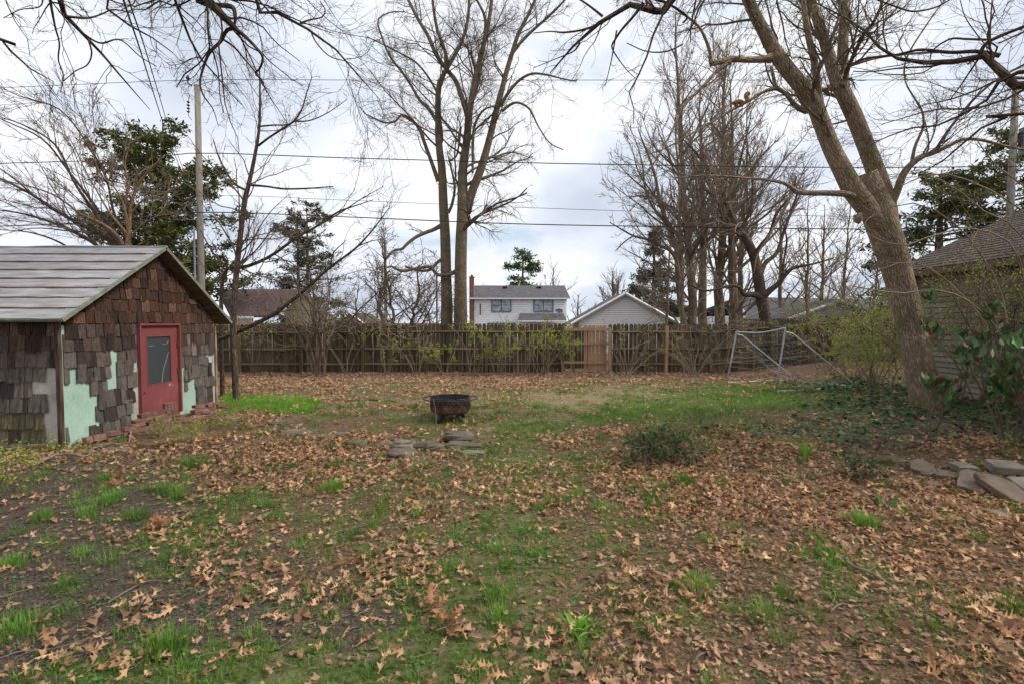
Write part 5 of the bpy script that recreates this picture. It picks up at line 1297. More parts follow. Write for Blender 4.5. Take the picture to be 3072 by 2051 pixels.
# --- branches of two big trees whose trunks stand outside the frame
OV_LV = [lv(2.0, (.97, .25), .85, .36, K=9, up=-.015, wig=.22, rr=.38, rmin=.0042, maxlen=2.2, S=4), lv(3.6, .12, .8, .42, K=6, up=-.01, wig=.24, rmin=.0034, maxlen=.95),
         lv(3.0, .15, .7, .5, K=4, up=-.01, wig=.24, rmin=.0024, maxlen=.42)]
def THIN(ol): return [ol[0]] + [(a, b * .80) for a, b in ol[1:]]
def side_trunk(X, Y, H, r, to):
    """a trunk outside the frame, then the limb that carries the visible branches"""
    b = np.array([X, Y, hz(X, Y)])
    return resample([b, b + (0, .1, H * .4), b + (.1, .2, H * .8), b + (0, 0, H)], r * np.array([1.2, 1, .8, .55]), 28)
def link_limb(a, pts, D, r0, mid=None):
    Pn, Rn = limb(pts, D)
    q = [np.array(a)] + ([np.array(mid)] if mid else []) + [Pn[0], Pn[5], Pn[10], Pn[15], Pn[20], Pn[27]]
    rr = [r0] + ([(r0 + Rn[0]) / 2] if mid else []) + [Rn[0], Rn[5], Rn[10], Rn[15], Rn[20], Rn[27]]
    return resample(q, rr, 28)
tr = side_trunk(-1.5, -2.5, 9.5, .34, None)
OL = [tr,
      link_limb((-1.5, -2.4, 7.0), [(590, -30, 36), (640, 20, 33), (672, 58, 30), (705, 85, 20)], (7.4, 7.6), .16, (-3.4, 3.6, 7.6)),
      limb([(705, 85, 19), (680, 92, 17), (662, 125, 15), (628, 160, 13), (608, 210, 10), (600, 252, 8), (612, 290, 6), (640, 330, 4), (655, 380, 2)], (7.6, 7.9)),
      limb([(705, 85, 16), (735, 110, 13), (765, 140, 11), (788, 172, 10), (780, 205, 9), (765, 222, 8), (785, 240, 5), (800, 280, 3)], (7.6, 7.9)),
      limb([(640, 15, 18), (690, 20, 20), (702, 30, 16), (706, 60, 12), (700, 86, 10)], (7.5, 7.6)),
      limb([(668, 118, 8), (700, 140, 7), (735, 180, 6), (768, 220, 5), (790, 260, 3)], (7.7, 8)),
      limb([(640, 155, 6), (655, 220, 5), (660, 290, 4), (672, 340, 3)], (7.7, 8)),
      limb([(604, 172, 5), (570, 178, 4), (540, 200, 3), (520, 232, 2)], (7.7, 8)),
      limb([(590, -10, 8), (530, 18, 7), (480, 5, 6), (440, 28, 5), (400, 30, 4), (330, 50, 2)], (7.4, 7.2)),
      link_limb((-1.5, -2.2, 8.0), [(760, -30, 15), (800, 5, 14), (850, 50, 12), (900, 72, 10), (950, 110, 9), (1010, 150, 7), (1060, 210, 6), (1090, 260, 4), (1140, 300, 2)], (7.8, 8.4), .10, (-2.2, 2.8, 8.3)),
      limb([(900, 70, 8), (930, 60, 7), (965, 52, 6), (975, 30, 5), (960, 5, 3)], (8, 8.2)),
      limb([(930, 90, 6), (950, 130, 5), (990, 170, 4), (1050, 190, 3), (1100, 230, 2)], (8, 8.2)),
      link_limb((-1.4, -2.2, 8.6), [(1470, -20, 18), (1500, -30, 16), (1800, 0, 14)], (7.5, 7.6), .12),
      ]
OL = OL[:-1]
OL = THIN(OL)
tree('overhanging_tree', 'out-of-frame tree whose dark gnarled branch hangs in above the left pole', OL, OV_LV, 'bark_dark', 'twig_over', trunkS=12, base=(-1.5, -2.5, 0))
tr = side_trunk(-7.4, 1.2, 8.5, .30, None)
OL = [tr,
      link_limb((-7.4, 1.3, 6.0), [(60, -90, 24), (130, -30, 22), (165, 20, 18), (200, 50, 16), (240, 95, 13), (280, 140, 10), (330, 180, 8), (370, 240, 6), (420, 300, 4), (450, 330, 2)], (5.0, 6.4), .13),
      limb([(150, 0, 12), (165, 80, 8), (178, 130, 7), (175, 180, 6), (190, 230, 5), (180, 280, 3)], (5.1, 5.6)),
      limb([(200, 50, 11), (260, 55, 9), (300, 45, 7), (340, 30, 6), (400, 40, 4)], (5.3, 5.6)),
      limb([(265, 120, 8), (275, 160, 7), (262, 195, 6), (225, 215, 5), (190, 245, 4)], (5.7, 5.8)),
      limb([(240, 95, 8), (300, 130, 7), (360, 120, 5), (420, 170, 4), (470, 200, 3)], (5.6, 6)),
      link_limb((-7.4, 1.3, 4.6), [(-80, 90, 12), (0, 125, 10), (45, 165, 8), (60, 195, 6), (110, 215, 5), (160, 245, 3)], (4.8, 5.4), .08),
      limb([(130, -20, 10), (120, 20, 6), (60, 30, 5), (10, 55, 4)], (5, 4.8)),
      link_limb((-7.4, 1.3, 6.6), [(240, -60, 12), (290, 0, 10), (340, 40, 8), (400, 85, 7), (470, 120, 5), (520, 160, 3)], (5.4, 6.2), .09)]
OL = THIN(OL)
tree('left_overhanging_tree', 'tree out of frame whose dense dark branches fill the upper left corner', OL, OV_LV, 'bark_dark', 'twig_over', trunkS=12, base=(-7.4, 1.2, 0))
tr = side_trunk(11.4, 4.5, 9, .36, None)
OL = [tr,
      link_limb((11.4, 4.5, 5.6), [(3140, 245, 46), (3072, 200, 42), (3010, 172, 34), (2950, 162, 26), (2890, 180, 22), (2820, 190, 20), (2740, 192, 18), (2690, 182, 14), (2640, 140, 12), (2590, 90, 11), (2530, 35, 9), (2480, 5, 6), (2430, 0, 4)], (6.2, 7.4), .2),
      limb([(3000, 168, 20), (2930, 155, 16), (2850, 158, 14), (2760, 150, 11), (2690, 165, 9), (2600, 175, 8), (2560, 190, 6), (2500, 195, 3)], (6.5, 7.2)),
      limb([(2940, 160, 14), (2960, 130, 13), (3010, 105, 12), (3072, 80, 11), (3110, 60, 8)], (6.5, 6.2)),
      limb([(2960, 120, 10), (2900, 118, 9), (2850, 118, 7), (2800, 150, 5), (2790, 180, 4)], (6.5, 6.8)),
      limb([(2665, 165, 8), (2650, 100, 6), (2650, 50, 6), (2640, 0, 5)], (7, 7)),
      limb([(2630, 0, 6), (2700, 25, 8), (2740, 35, 7), (2800, 25, 6), (2850, 0, 5), (2900, -30, 4)], (7, 6.6)),
      limb([(2560, 215, 4), (2620, 215, 5), (2700, 205, 6), (2790, 200, 8), (2830, 190, 9)], (7.2, 6.9)),
      link_limb((11.4, 4.5, 4.6), [(3120, 210, 16), (3072, 240, 14), (3000, 272, 10), (2930, 320, 9), (2860, 360, 8), (2800, 380, 7), (2730, 385, 6), (2660, 410, 4), (2600, 440, 3)], (6.0, 7.4), .1),
      link_limb((11.4, 4.4, 4.0), [(3100, 340, 12), (3000, 360, 9), (2920, 400, 8), (2850, 470, 6), (2760, 520, 4)], (6.0, 7), .08),
      limb([(2940, 170, 8), (2900, 230, 6), (2880, 260, 5), (2850, 300, 4)], (6.6, 6.8)),
      limb([(2990, 165, 8), (2960, 140, 6), (2900, 60, 5), (2880, 0, 4)], (6.4, 6.4))]
OL = THIN(OL)
tree('right_overhanging_tree', 'tree out of frame at the right whose thick dark limb reaches in at the top', OL, OV_LV, 'bark_dark', 'twig', trunkS=12, base=(11.4, 4.5, 0.1), buds=('budleaf', 500, .026))
# limb crossing the top between the twin-trunk tree and the leaning tree
OL = [link_limb((5.2, -2.5, 8.6), [(2060, -60, 26), (1960, -10, 21), (1930, 8, 19), (1870, 22, 17), (1830, 40, 15), (1790, 78, 12), (1745, 112, 9), (1715, 150, 7), (1690, 190, 5), (1650, 220, 3)], (6.6, 7.6), .2),
      limb([(1930, 10, 12), (1900, 50, 8), (1865, 90, 7), (1845, 120, 6), (1835, 140, 5), (1850, 170, 4), (1880, 210, 3), (1910, 240, 2)], (6.8, 7.2)),
      limb([(1808, 50, 9), (1770, 20, 7), (1740, 0, 6), (1700, -20, 5)], (7, 7)),
      limb([(1790, 78, 8), (1740, 92, 7), (1690, 98, 6), (1650, 95, 4), (1600, 100, 3)], (7.2, 7.6)),
      limb([(1960, -5, 12), (2010, 15, 8), (2060, 50, 7), (2048, 70, 5)], (6.7, 7)),
      limb([(1740, 130, 6), (1720, 155, 4), (1660, 180, 3), (1600, 205, 2)], (7.4, 7.6)),
      limb([(1850, 92, 5), (1840, 150, 4), (1830, 200, 3), (1815, 260, 2)], (7.1, 7.3)),
      limb([(2048, 134, 5), (2000, 155, 5), (1940, 155, 4), (1880, 130, 3)], (7.8, 7.5))]
tr = side_trunk(5.2, -2.5, 10, .34, None)
tree('front_overhanging_tree', 'tree out of frame whose limb crosses the top edge between the two biggest trees', [tr] + OL, OV_LV, 'bark_dark', 'twig', trunkS=12, base=(5.2, -2.5, 0), buds=('budleaf', 200, .026))

# ------------------------------------------------------------------ evergreens
def conifer(name, label, X, Y, H, prof, r, mat, nb=70, droop=.0, card=.28, ncard=14000, twig='twig', sparse=0.0, zlo=.05, cat='tree', up=.15, lean=0, flatc=.35):
    b = np.array([X, Y, hz(X, Y)])
    t = thing(name, label, cat, tuple(b))
    Pn, Rn = resample([(0, 0, 0), (lean * H * .3, 0, H * .4), (lean * H * .8, 0, H * .8), (lean * H, 0, H)], np.array([r, r * .75, r * .3, r * .06]), 24)
    Geo().tubes(Pn, Rn, 8).obj('trunk', 'bark_dark', t, smooth=True)
    zs = np.sort(rng.uniform(zlo, .985, nb)); az = rng.uniform(0, 2 * np.pi, nb)
    A = np.empty((nb, 9, 3)); RR = np.empty((nb, 9))
    for i in range(nb):
        z = zs[i]; ln = np.interp(z, [p[0] for p in prof], [p[1] for p in prof]) * rng.uniform(.62, 1.12)
        d = np.array([math.cos(az[i]), math.sin(az[i]), up + rng.normal(0, .12)]); p = np.array([lean * H * z, 0, z * H]); A[i, 0] = p
        for j in range(1, 9):
            d = d / np.linalg.norm(d); p = p + d * ln / 8; A[i, j] = p; d = d + np.array([rng.normal(0, .09), rng.normal(0, .09), -droop + rng.normal(0, .05) + (.05 if j > 5 else 0)])
        RR[i] = np.linspace(.02 + ln * .012, .008, 9)
    a2, r2 = grow(A, RR, 3.2, .2, .9, .34, 5, .0, .12, .5, .008, 1.8, flat=.6)
    g = Geo().tubes(A, RR, 4).tubes(a2, r2, 3); g.obj('branches', twig, t)
    src = np.concatenate([resk(A, 9, 5), a2, a2])
    q = leafcards(src, ncard, card, spread=card * .38)
    R = rot_of(rng.normal(0, .9, ncard), rng.uniform(0, 6.28, ncard))
    fan = [(np.array([[0, 0, 0], [.26, .5, .05], [.05, 1.05, 0], [-.2, .45, -.05]]), np.array([[0, 1, 3], [1, 2, 3]])), (np.array([[0, 0, 0], [.22, .42, .05], [.10, .95, 0], [-.13, .5, -.05]]), np.array([[0, 1, 3], [1, 2, 3]])),
           (np.array([[0, 0, 0], [.34, .55, .02], [.04, .5, 0], [-.10, 1.0, -.03]]), np.array([[0, 1, 2], [0, 2, 3]]))]
    rr = np.clip(rng.normal(.5, .2, ncard) + .3 * (vnoise(q[0][:, 0] * 1.3 + 40, q[0][:, 2] * 1.3, 3) - .5), 0, 1)
    Geo().inst(fan, q[0], R, q[2], rr).obj('foliage', mat, t)
    return t
p = P(505, 980, 27)
conifer('cedar_tree', 'broad dark green cedar behind the shed and the left utility pole', p[0], 27, 13.2, [(0, 4.1), (.35, 4.2), (.6, 4.0), (.8, 2.9), (.93, 1.7), (1, .6)], .34, 'cedar', nb=120, card=.25, ncard=38000, up=.22, zlo=.12)
p = P(425, 980, 28)
conifer('cedar_tree', 'lower left shoulder of the cedar group, a second cedar with a ragged outline', p[0], 28.5, 9.6, [(0, 2.6), (.5, 2.7), (.8, 2.2), (1, .8)], .2, 'cedar', nb=60, card=.24, ncard=17000, up=.3, zlo=.1)
p = P(800, 980, 29)
conifer('thin_pine', 'thin grey-green pine behind the tan house with sky showing through', p[0], 35, 11.0, [(0, 3.2), (.4, 3.2), (.8, 2.4), (1, .6)], .2, 'spruce', nb=80, card=.20, ncard=12000, up=.15, zlo=.1)
p = P(880, 980, 36)
conifer('thin_pine', 'second thin pine, right of the tan house roof and partly bare', p[0], 37, 10.6, [(0, 3.6), (.4, 3.4), (.8, 2.0), (1, .5)], .2, 'spruce', nb=80, card=.20, ncard=11000, up=.12, zlo=.1)
p = P(955, 980, 33)
conifer('low_evergreen', 'low dark evergreen right of the tan house wall', p[0], 34, 3.7, [(0, 2.2), (.5, 2.4), (1, .8)], .12, 'cedar', nb=40, card=.26, ncard=5000)
p = P(1568, 980, 68)
conifer('white_pine', 'green layered pine rising behind the white house roof', p[0], 68, 12.6, [(0, 3.6), (.5, 3.6), (.7, 3.0), (.85, 2.1), (1, .8)], .3, 'pine', nb=30, card=.48, ncard=5200, up=.16, zlo=.3)
p = P(1960, 980, 50)
conifer('dark_spruce', 'dark conical spruce behind the white garage', p[0], 50, 11.6, [(0, 3.6), (.3, 3.2), (.6, 2.0), (.85, .9), (1, .15)], .3, 'spruce', nb=100, card=.34, ncard=17000, up=-.1, droop=-.02)
p = P(2835, 980, 24)
conifer('dark_evergreen', 'dark evergreen seen through the twigs above the garage roof', p[0], 24.5, 9.2, [(0, 3.6), (.5, 3.7), (.85, 2.2), (1, .8)], .3, 'cedar', nb=80, card=.26, ncard=15000, up=.25)
p = P(2985, 980, 24)
conifer('dark_evergreen', 'dark evergreen around the foot of the right utility pole', p[0], 23.5, 10.8, [(0, 2.8), (.5, 3.0), (.85, 1.9), (1, .6)], .3, 'cedar', nb=70, card=.26, ncard=14000, up=.2)
p = P(3110, 980, 24)
conifer('dark_evergreen', 'dark evergreen at the right edge beyond the utility pole', p[0], 22, 9.0, [(0, 2.8), (.5, 3.0), (.85, 1.9), (1, .6)], .3, 'cedar', nb=50, card=.26, ncard=9000, up=.2)

# ------------------------------------------------------------------ utility poles and wires
def upole(px, py, D, wpx, label, extras=None):
    top = P(px, py, D); b = np.array([top[0] - .05, D, hz(top[0], D)])
    t = thing('utility_pole', label, 'utility pole', tuple(b))
    Pn = np.array([(0, 0, -.1), (0.02, 0, (top[2] - b[2]) * .5), (.05, 0, top[2] - b[2])])
    w = px2m(wpx, D) / 2 / (1 + ((px - CX) / F_PX) ** 2) ** .5
    Geo().tubes(Pn, np.array([w * 1.15, w, w * .88]), 14).obj('shaft', 'pole', t, smooth=True)
    return t, b, top
t, b, top = upole(592, 256, 20.5, 21, 'grey wooden utility pole before the dark cedar on the left')
h = top[2] - b[2]
Geo().tubes(np.array([[-.12, -.1, h - .1], [-.26, -.12, h + .05], [-.26, -.12, h + .22]]), np.full(3, .025), 6).obj('bracket', 'iron', t)
Geo().tubes(np.array([[-.26, -.12, h + .16], [-.26, -.12, h + .22], [-.26, -.12, h + .26], [-.26, -.12, h + .34]]), np.array([.04, .09, .05, .03]), 10).obj('insulator', 'iron', t)
for k in range(4):
    z = h - .75 - .13 * k
    Geo().tubes(np.array([[-.27, -.12, z - .035], [-.27, -.12, z], [-.27, -.12, z + .035]]), np.array([.025, .07, .03]), 10).obj('insulator', 'iron', t)
Geo().tubes(np.array([[-.2, -.1, h - .45], [-.27, -.12, h - .7], [-.27, -.12, h - 1.3], [-.12, -.16, h - 1.5]]), np.full(4, .012), 5).obj('jumper_cable', 'wire', t)
Geo().tubes(np.array([[-.13, -.19, .3], [-.12, -.19, h * .5]]), np.full(2, .035), 6).obj('conduit', 'metal_can', t)
Geo().box((-.05, -.19, P(588, 625, 20.3)[2] - b[2]), (.12, .01, .16)).obj('number_plate', 'metal_can', t)
t2, b2, top2 = upole(3048, 248, 18.5, 27, 'pale wooden utility pole at the right edge with grey transformer')
z = P(3060, 430, 18.5)[2] - b2[2]
tf = thing('tmp', None, None); tf.name = 'transformer'; tf.parent = t2; tf.location = (.52, -.1, z)
Geo().tubes(np.array([[0, 0, -.5], [0, 0, -.48], [0, 0, .48], [0, 0, .52], [0, 0, .6]]), np.array([.2, .28, .28, .30, .12]), 18).obj('tank', 'metal_can', tf, smooth=False)
for s_ in (-.12, .12): Geo().tubes(np.array([[s_, 0, .55], [s_, 0, .75], [s_, 0, .85]]), np.array([.04, .05, .02]), 8).obj('bushing', 'iron', tf)
Geo().box((-.3, 0, .1), (.12, .1, .5)).obj('mounting_bracket', 'iron', tf)
Geo().tubes(np.array([[-.16, -.2, .5], [-.16, -.2, 6.5]]), np.full(2, .03), 6).obj('conduit', 'metal_can', t2)
def wire(label, pts, r, group=None):
    """pts: (x, y, D) seen points; hung as a smooth line"""
    q = np.array([P(*p_) for p_ in pts]); q, rr = resample(q, np.full(len(q), r), 40)
    o_ = q[0]
    ob = Geo().tubes(q - o_, rr, 5).obj('power_line', 'wire', None, loc=tuple(o_))
    tag(ob, label, 'cable', group)
wire('topmost thin power line passing just above the left pole', [(-400, 275, 22), (0, 264, 21), (578, 241, 20.4), (1100, 241, 20), (1900, 241, 19.5), (2500, 241, 19), (3072, 238, 18.5), (3500, 225, 18)], .011)
wire('upper thick power line crossing the twin trunks at mid height', [(-300, 500, 22), (0, 491, 21), (400, 478, 20.6), (595, 460, 20.3), (1024, 474, 20), (1536, 488, 19.6), (1900, 495, 19.3), (2500, 503, 18.9), (3045, 500, 18.4), (3400, 495, 18)], .019)
wire('thin power line between the two thick ones', [(-300, 640, 22), (0, 622, 21), (595, 588, 20.3), (1024, 601, 20), (1536, 622, 19.7), (2100, 640, 19.3), (2600, 650, 18.9), (3045, 640, 18.4)], .009)
wire('lower thick power line crossing the twin trunks', [(-300, 690, 22), (0, 679, 21), (300, 668, 20.6), (590, 638, 20.3), (1024, 651, 20), (1536, 672, 19.7), (2100, 682, 19.3), (2600, 688, 18.9), (3045, 680, 18.4)], .021)
wire('service cable dropping steeply from above to the left pole, left strand', [(330, -180, 3.5), (370, 0, 5.2), (420, 150, 8), (470, 310, 13), (510, 430, 17), (585, 610, 20.3)], .012)
wire('service cable dropping steeply from above to the left pole, right strand', [(345, -180, 3.5), (386, 0, 5.2), (436, 150, 8), (484, 310, 13), (520, 430, 17), (588, 610, 20.3)], .010)
q = [P(300, 665, 20.4), P(480, 648, 20.4), P(560, 640, 20.3)]
qq, rr = resample(q, np.full(3, .05), 14); ob = Geo().tubes(qq - qq[0], rr * np.sin(np.linspace(.35, 2.8, 14)), 8).obj('cable_splice', 'wire', None, smooth=True, loc=tuple(qq[0])); tag(ob, 'fat black splice case hanging on the lower line left of the left pole', 'cable splice')
def thinpole(px, y0, w, D, label):
    a = P(px, y0, D); bb = np.array([a[0], D, hz(a[0], D)])
    ob = Geo().tubes(np.array([[0, 0, 0], [0, 0, a[2] - bb[2]]]), np.full(2, px2m(w, D) / 2), 8).obj('far_pole', 'pole', None, loc=tuple(bb)); tag(ob, label, 'pole')
thinpole(1155, 720, 9, 45, 'taller pale far pole among the crooked bare trees')
thinpole(1310, 825, 6, 48, 'short pale far pole close to the left twin trunk')
thinpole(1067, 895, 4, 50, 'tiny far pole above the small far house')
# ------------------------------------------------------------------ ground cover
def leafshape(st, curl, cup, twist, bend):
    n = len(st); t = np.array([s[0] for s in st]); w = np.array([s[1] for s in st])
    mid = np.stack([np.zeros(n), t - .5, np.zeros(n)], 1)
    L_ = mid + np.stack([-w, w * .35, np.zeros(n)], 1); R__ = mid + np.stack([w, w * .35, np.zeros(n)], 1)
    V = np.concatenate([mid, L_, R__])
    V[:, 2] = curl * V[:, 1] ** 2 * 1.3 + cup * np.abs(V[:, 0]) + twist * V[:, 0] * V[:, 1] * 2
    V[:, 0] *= R_.uniform(.35, .95); V[:, 0] += R_.uniform(-.06, .06) * np.sign(V[:, 0]); V[1:n-1, 0] += 0
    V[:, 0] += bend * V[:, 1] ** 2
    T = []
    for i in range(n - 1):
        T += [[i, n + i, n + i + 1], [i, n + i + 1, i + 1], [i, i + 1, 2 * n + i + 1], [i, 2 * n + i + 1, 2 * n + i]]
    return V, np.array(T)
OAK = [(-.18, .006), (.0, .010), (.10, .12), (.17, .30), (.24, .07), (.36, .07), (.46, .42), (.53, .10), (.64, .08), (.74, .33), (.79, .08), (.90, .10), (1.04, .0)]
OAKM = [(-.1, .01), (.16, .28), (.30, .08), (.52, .38), (.72, .12), (1.03, .0)]
OAKL = [(0, .10), (.45, .30), (1.0, .0)]
LOWLEAF = [(np.array([[0, -.5, R_.uniform(0, .15)], [.22, -.05, .12 * R_.choice([-1, 1])], [.10, .12, 0], [R_.uniform(.1, .3), .3, .1], [0, .5, R_.uniform(-.1, .15)], [-.25, .05, .12 * R_.choice([-1, 1])]]), np.array([[0, 1, 5], [1, 2, 5], [2, 3, 5], [3, 4, 5]])) for _ in range(10)]
def variants(st, n):
    if st is None: return LOWLEAF
    return [leafshape(st, R_.uniform(-.5, .9), R_.choice([-.7, -.3, .2, .5, .8]) * R_.uniform(.3, 1), R_.uniform(-1.6, 1.6), R_.uniform(-.3, .3)) for _ in range(n)]
def scatter(n, y0, y1, dens, xm=1.16, pow_=1.0):
    """n tries between distances y0, y1, kept with probability dens(x, y)"""
    y = np.sqrt(rng.uniform(y0 ** 2, y1 ** 2, n)); x = rng.uniform(-xm, xm, n) * (y + .6)
    k = rng.uniform(0, 1, n) < dens(x, y)
    # nothing under the shed or the garage
    x, y = x[k], y[k]
    o = ~((x < SX + .03) & (y > SY0 - .03) & (y < SY1 + .03)) & ~((x > 9.5) & (y < 11.5)) & ~((y > 17.95) & (x > -15))
    return x[o], y[o]
def leaves(name, label, mat, y0, y1, n, st, nv, size, tilt, lift, dens, kindly='stuff', hflat=1.0):
    x, y = scatter(n, y0, y1, dens)
    m = len(x); z = hgt(x, y) + .012 + rng.uniform(0, 1, m) ** 1.5 * lift
    tl = np.abs(rng.normal(0, tilt, m)); tl = np.clip(tl, 0, 1.5)
    R = rot_of(tl, rng.uniform(0, 6.28, m))
    s = size * rng.uniform(.55, 1.25, m)
    z = z + np.sin(tl) * s * .3
    g = Geo().inst(variants(st, nv), np.stack([x, y, z], 1), R, s, rng.uniform(0, 1, m))
    if DEV: print(name, m, sum(len(q) for q in g.t))
    return tag(g.obj(name, mat), label, None, None, kindly)
dl = d_leaf
leaves('leaf_litter', 'dry lobed oak leaves lying over the nearest lawn', 'leaf', 1.7, 3.4, 4700, OAK, 26, .074, .45, .03, lambda x, y: .9 * dl(x, y))
leaves('leaf_litter', 'dry lobed oak leaves lying over the near lawn', 'leaf', 3.4, 5.6, 12500, OAKM, 24, .078, .48, .03, lambda x, y: .95 * dl(x, y))
leaves('leaf_litter', 'dry oak leaf litter over the middle of the yard', 'leaf', 5.6, 10.2, 32000, OAKM, 16, .082, .48, .04, lambda x, y: dl(x, y) ** 1.4 * 1.1)
leaves('leaf_litter', 'faded leaf litter towards the back fence', 'leaf_old', 10.2, 18.1, 46000, None, 8, .10, .45, .04, lambda x, y: dl(x, y) ** 1.8 * .9)
leaves('leaf_litter', 'paler leaves among the back lawn', 'leaf', 10.2, 15.8, 26000, None, 8, .095, .45, .05, lambda x, y: dl(x, y) * .6 + .06)
leaves('leaf_litter', 'dull brown leaves lying under the paler oak leaves', 'leaf_old', 1.7, 10.2, 17000, OAKM, 10, .09, .35, .015, lambda x, y: .04 + .75 * dl(x, y) ** 1.3)

def blades(name, label, mat, cx, cy, n, r, h, w, segs=2, bend=.5, jit=.35, lieflat=0.0):
    """n blades around each tuft centre"""
    m = len(cx) * n
    X = np.repeat(cx, n) + rng.normal(0, 1, m) * np.repeat(np.broadcast_to(r, (len(cx),)), n)
    Y = np.repeat(cy, n) + rng.normal(0, 1, m) * np.repeat(np.broadcast_to(r, (len(cx),)), n)
    Hh = np.repeat(np.broadcast_to(h, (len(cx),)), n) * rng.uniform(1 - jit, 1 + jit, m)
    az = np.arctan2(Y - np.repeat(cy, n), X - np.repeat(cx, n)) + rng.normal(0, .7, m)
    ln = bend * rng.uniform(.2, 1.3, m) + lieflat
    Z = hgt(X, Y) - .005
    dx_, dy_ = np.cos(az), np.sin(az)
    b = np.stack([X, Y, Z], 1); D_ = np.stack([dx_, dy_, np.zeros(m)], 1); S_ = np.stack([-dy_, dx_, np.zeros(m)], 1) * (w * rng.uniform(.6, 1.2, m))[:, None] / 2
    up = np.array([0, 0, 1.0])
    ca, sa = np.cos(ln * .6)[:, None], np.sin(ln * .6)[:, None]; cb, sb = np.cos(ln * 1.5)[:, None], np.sin(ln * 1.5)[:, None]
    mid = b + Hh[:, None] * .55 * (D_ * sa + up * ca); tip = mid + Hh[:, None] * .5 * (D_ * sb + up * cb)
    r1 = np.repeat(rng.uniform(0, 1, len(cx)), n) * .6 + rng.uniform(0, .4, m)
    g = Geo()
    if segs == 2:
        V = np.stack([b - S_, b + S_, mid + S_ * .8, mid - S_ * .8, tip], 1).reshape(-1, 3); i = np.arange(m) * 5
        T = np.concatenate([np.stack([i, i + 1, i + 2], 1), np.stack([i, i + 2, i + 3], 1), np.stack([i + 3, i + 2, i + 4], 1)])
        g.add(V, None, T, np.repeat(r1, 5))
    else:
        V = np.stack([b - S_, b + S_, tip], 1).reshape(-1, 3); i = np.arange(m) * 3
        g.add(V, None, np.stack([i, i + 1, i + 2], 1), np.repeat(r1, 3))
    if DEV: print(name, m)
    return tag(g.obj(name, mat), label, None, None, 'stuff')
x, y = scatter(60000, 1.7, 7.0, lambda a, b: .06 + .7 * zone(LEAF, a, b))
n = len(x); FRAG = [(np.array([[0, -.5, 0], [R_.uniform(.2, .45), R_.uniform(-.2, .2), R_.uniform(-.1, .25)], [R_.uniform(-.1, .1), .5, R_.uniform(-.1, .2)], [-R_.uniform(.1, .4), R_.uniform(-.2, .2), R_.uniform(-.1, .1)]]), np.array([[0, 1, 2], [0, 2, 3]])) for _ in range(12)]
tag(Geo().inst(FRAG, np.stack([x, y, hgt(x, y) + .008 + rng.uniform(0, .02, n)], 1), rot_of(np.abs(rng.normal(0, .5, n)), rng.uniform(0, 6.28, n)), .040 * rng.uniform(.35, 1.3, n), rng.uniform(0, 1, n)).obj('leaf_fragments', 'leaf_old'), 'broken bits of leaf between the whole leaves', None, None, 'stuff')
dg = d_grass
x, y = scatter(9500, 1.7, 5.6, lambda a, b: .75 * dg(a, b))
blades('lawn_grass', 'thin green grass over the near yard', 'grass', x, y, 9, .03, rng.uniform(.03, .065, len(x)), .0042, bend=1.1)
x, y = scatter(24000, 5.6, 10.2, lambda a, b: .75 * dg(a, b) + .02)
blades('lawn_grass', 'green grass patches in the middle of the yard', 'grass', x, y, 6, .035, rng.uniform(.03, .07, len(x)), .007)
x, y = scatter(42000, 10.2, 16.5, lambda a, b: .75 * dg(a, b))
blades('lawn_grass', 'green grass of the back lawn', 'grass', x, y, 4, .05, rng.uniform(.035, .07, len(x)), .014, 1)
x, y = scatter(1300, 1.7, 6.5, lambda a, b: .1 + .5 * dg(a, b))
x, y = x[:330], y[:330]
blades('grass_tufts', 'thick dark green grass tufts standing out of the near lawn', 'grass', x, y, 55, .032, rng.uniform(.05, .105, len(x)), .0042, bend=.95)
x, y = scatter(1700, 6.5, 14, lambda a, b: .12 + .4 * dg(a, b))
blades('grass_tufts', 'thick green grass tufts further back', 'grass', x[:430], y[:430], 30, .055, rng.uniform(.05, .10, len(x[:430])), .010)
x, y = scatter(17000, 1.7, 5.2, lambda a, b: np.clip(zone(GRASS, a, b) * (.35 + 1.0 * fbm(a * 3.3, b * 3.3, 44, 3)), 0, 1))
blades('short_turf', 'short sparse turf over the near ground', 'grass', x, y, 5, .035, rng.uniform(.018, .042, len(x)), .0040, 1, bend=1.0)
x, y = scatter(24000, 5.2, 10.5, lambda a, b: np.clip(zone(GRASS, a, b) * (.35 + 1.0 * fbm(a * 3.3, b * 3.3, 44, 3)), 0, 1))
blades('short_turf', 'short sparse turf over the middle of the yard', 'grass', x, y, 4, .045, rng.uniform(.02, .045, len(x)), .0075, 1, bend=1.0)
# taller tufts at their own places
SPOT = [(560, 1400, .13), (600, 1400, .12), (505, 1478, .11), (540, 1490, .14), (470, 1470, .10), (118, 1436, .10), (260, 1545, .10), (325, 1510, .12), (345, 1500, .10), (130, 1560, .10), (410, 1555, .11),
        (985, 1470, .10), (1010, 1470, .12), (1000, 1400, .09), (2595, 1575, .12), (2570, 1570, .10), (2620, 1582, .1), (2045, 1450, .12), (2060, 1455, .11), (1990, 1465, .08), (1950, 1490, .09), (1960, 1520, .1),
        (2350, 1790, .08), (2300, 1850, .09), (2100, 1770, .09), (2500, 1670, .09), (60, 1900, .10), (30, 1700, .1), (480, 1960, .12), (510, 1950, .11), (3030, 1830, .12), (1340, 1720, .08), (1480, 1800, .1), (1500, 1860, .09),
        (2935, 1620, .07), (1120, 1330, .0), (325, 1437, .09)]
pts = [G(a, b) for a, b, c in SPOT if c]; hh = [c for a, b, c in SPOT if c]
blades('grass_tufts', 'tallest grass tufts, mostly on the bare soil at the left', 'grass', np.array([p[0] for p in pts]), np.array([p[1] for p in pts]), 130, .05, np.array(hh), .0048)
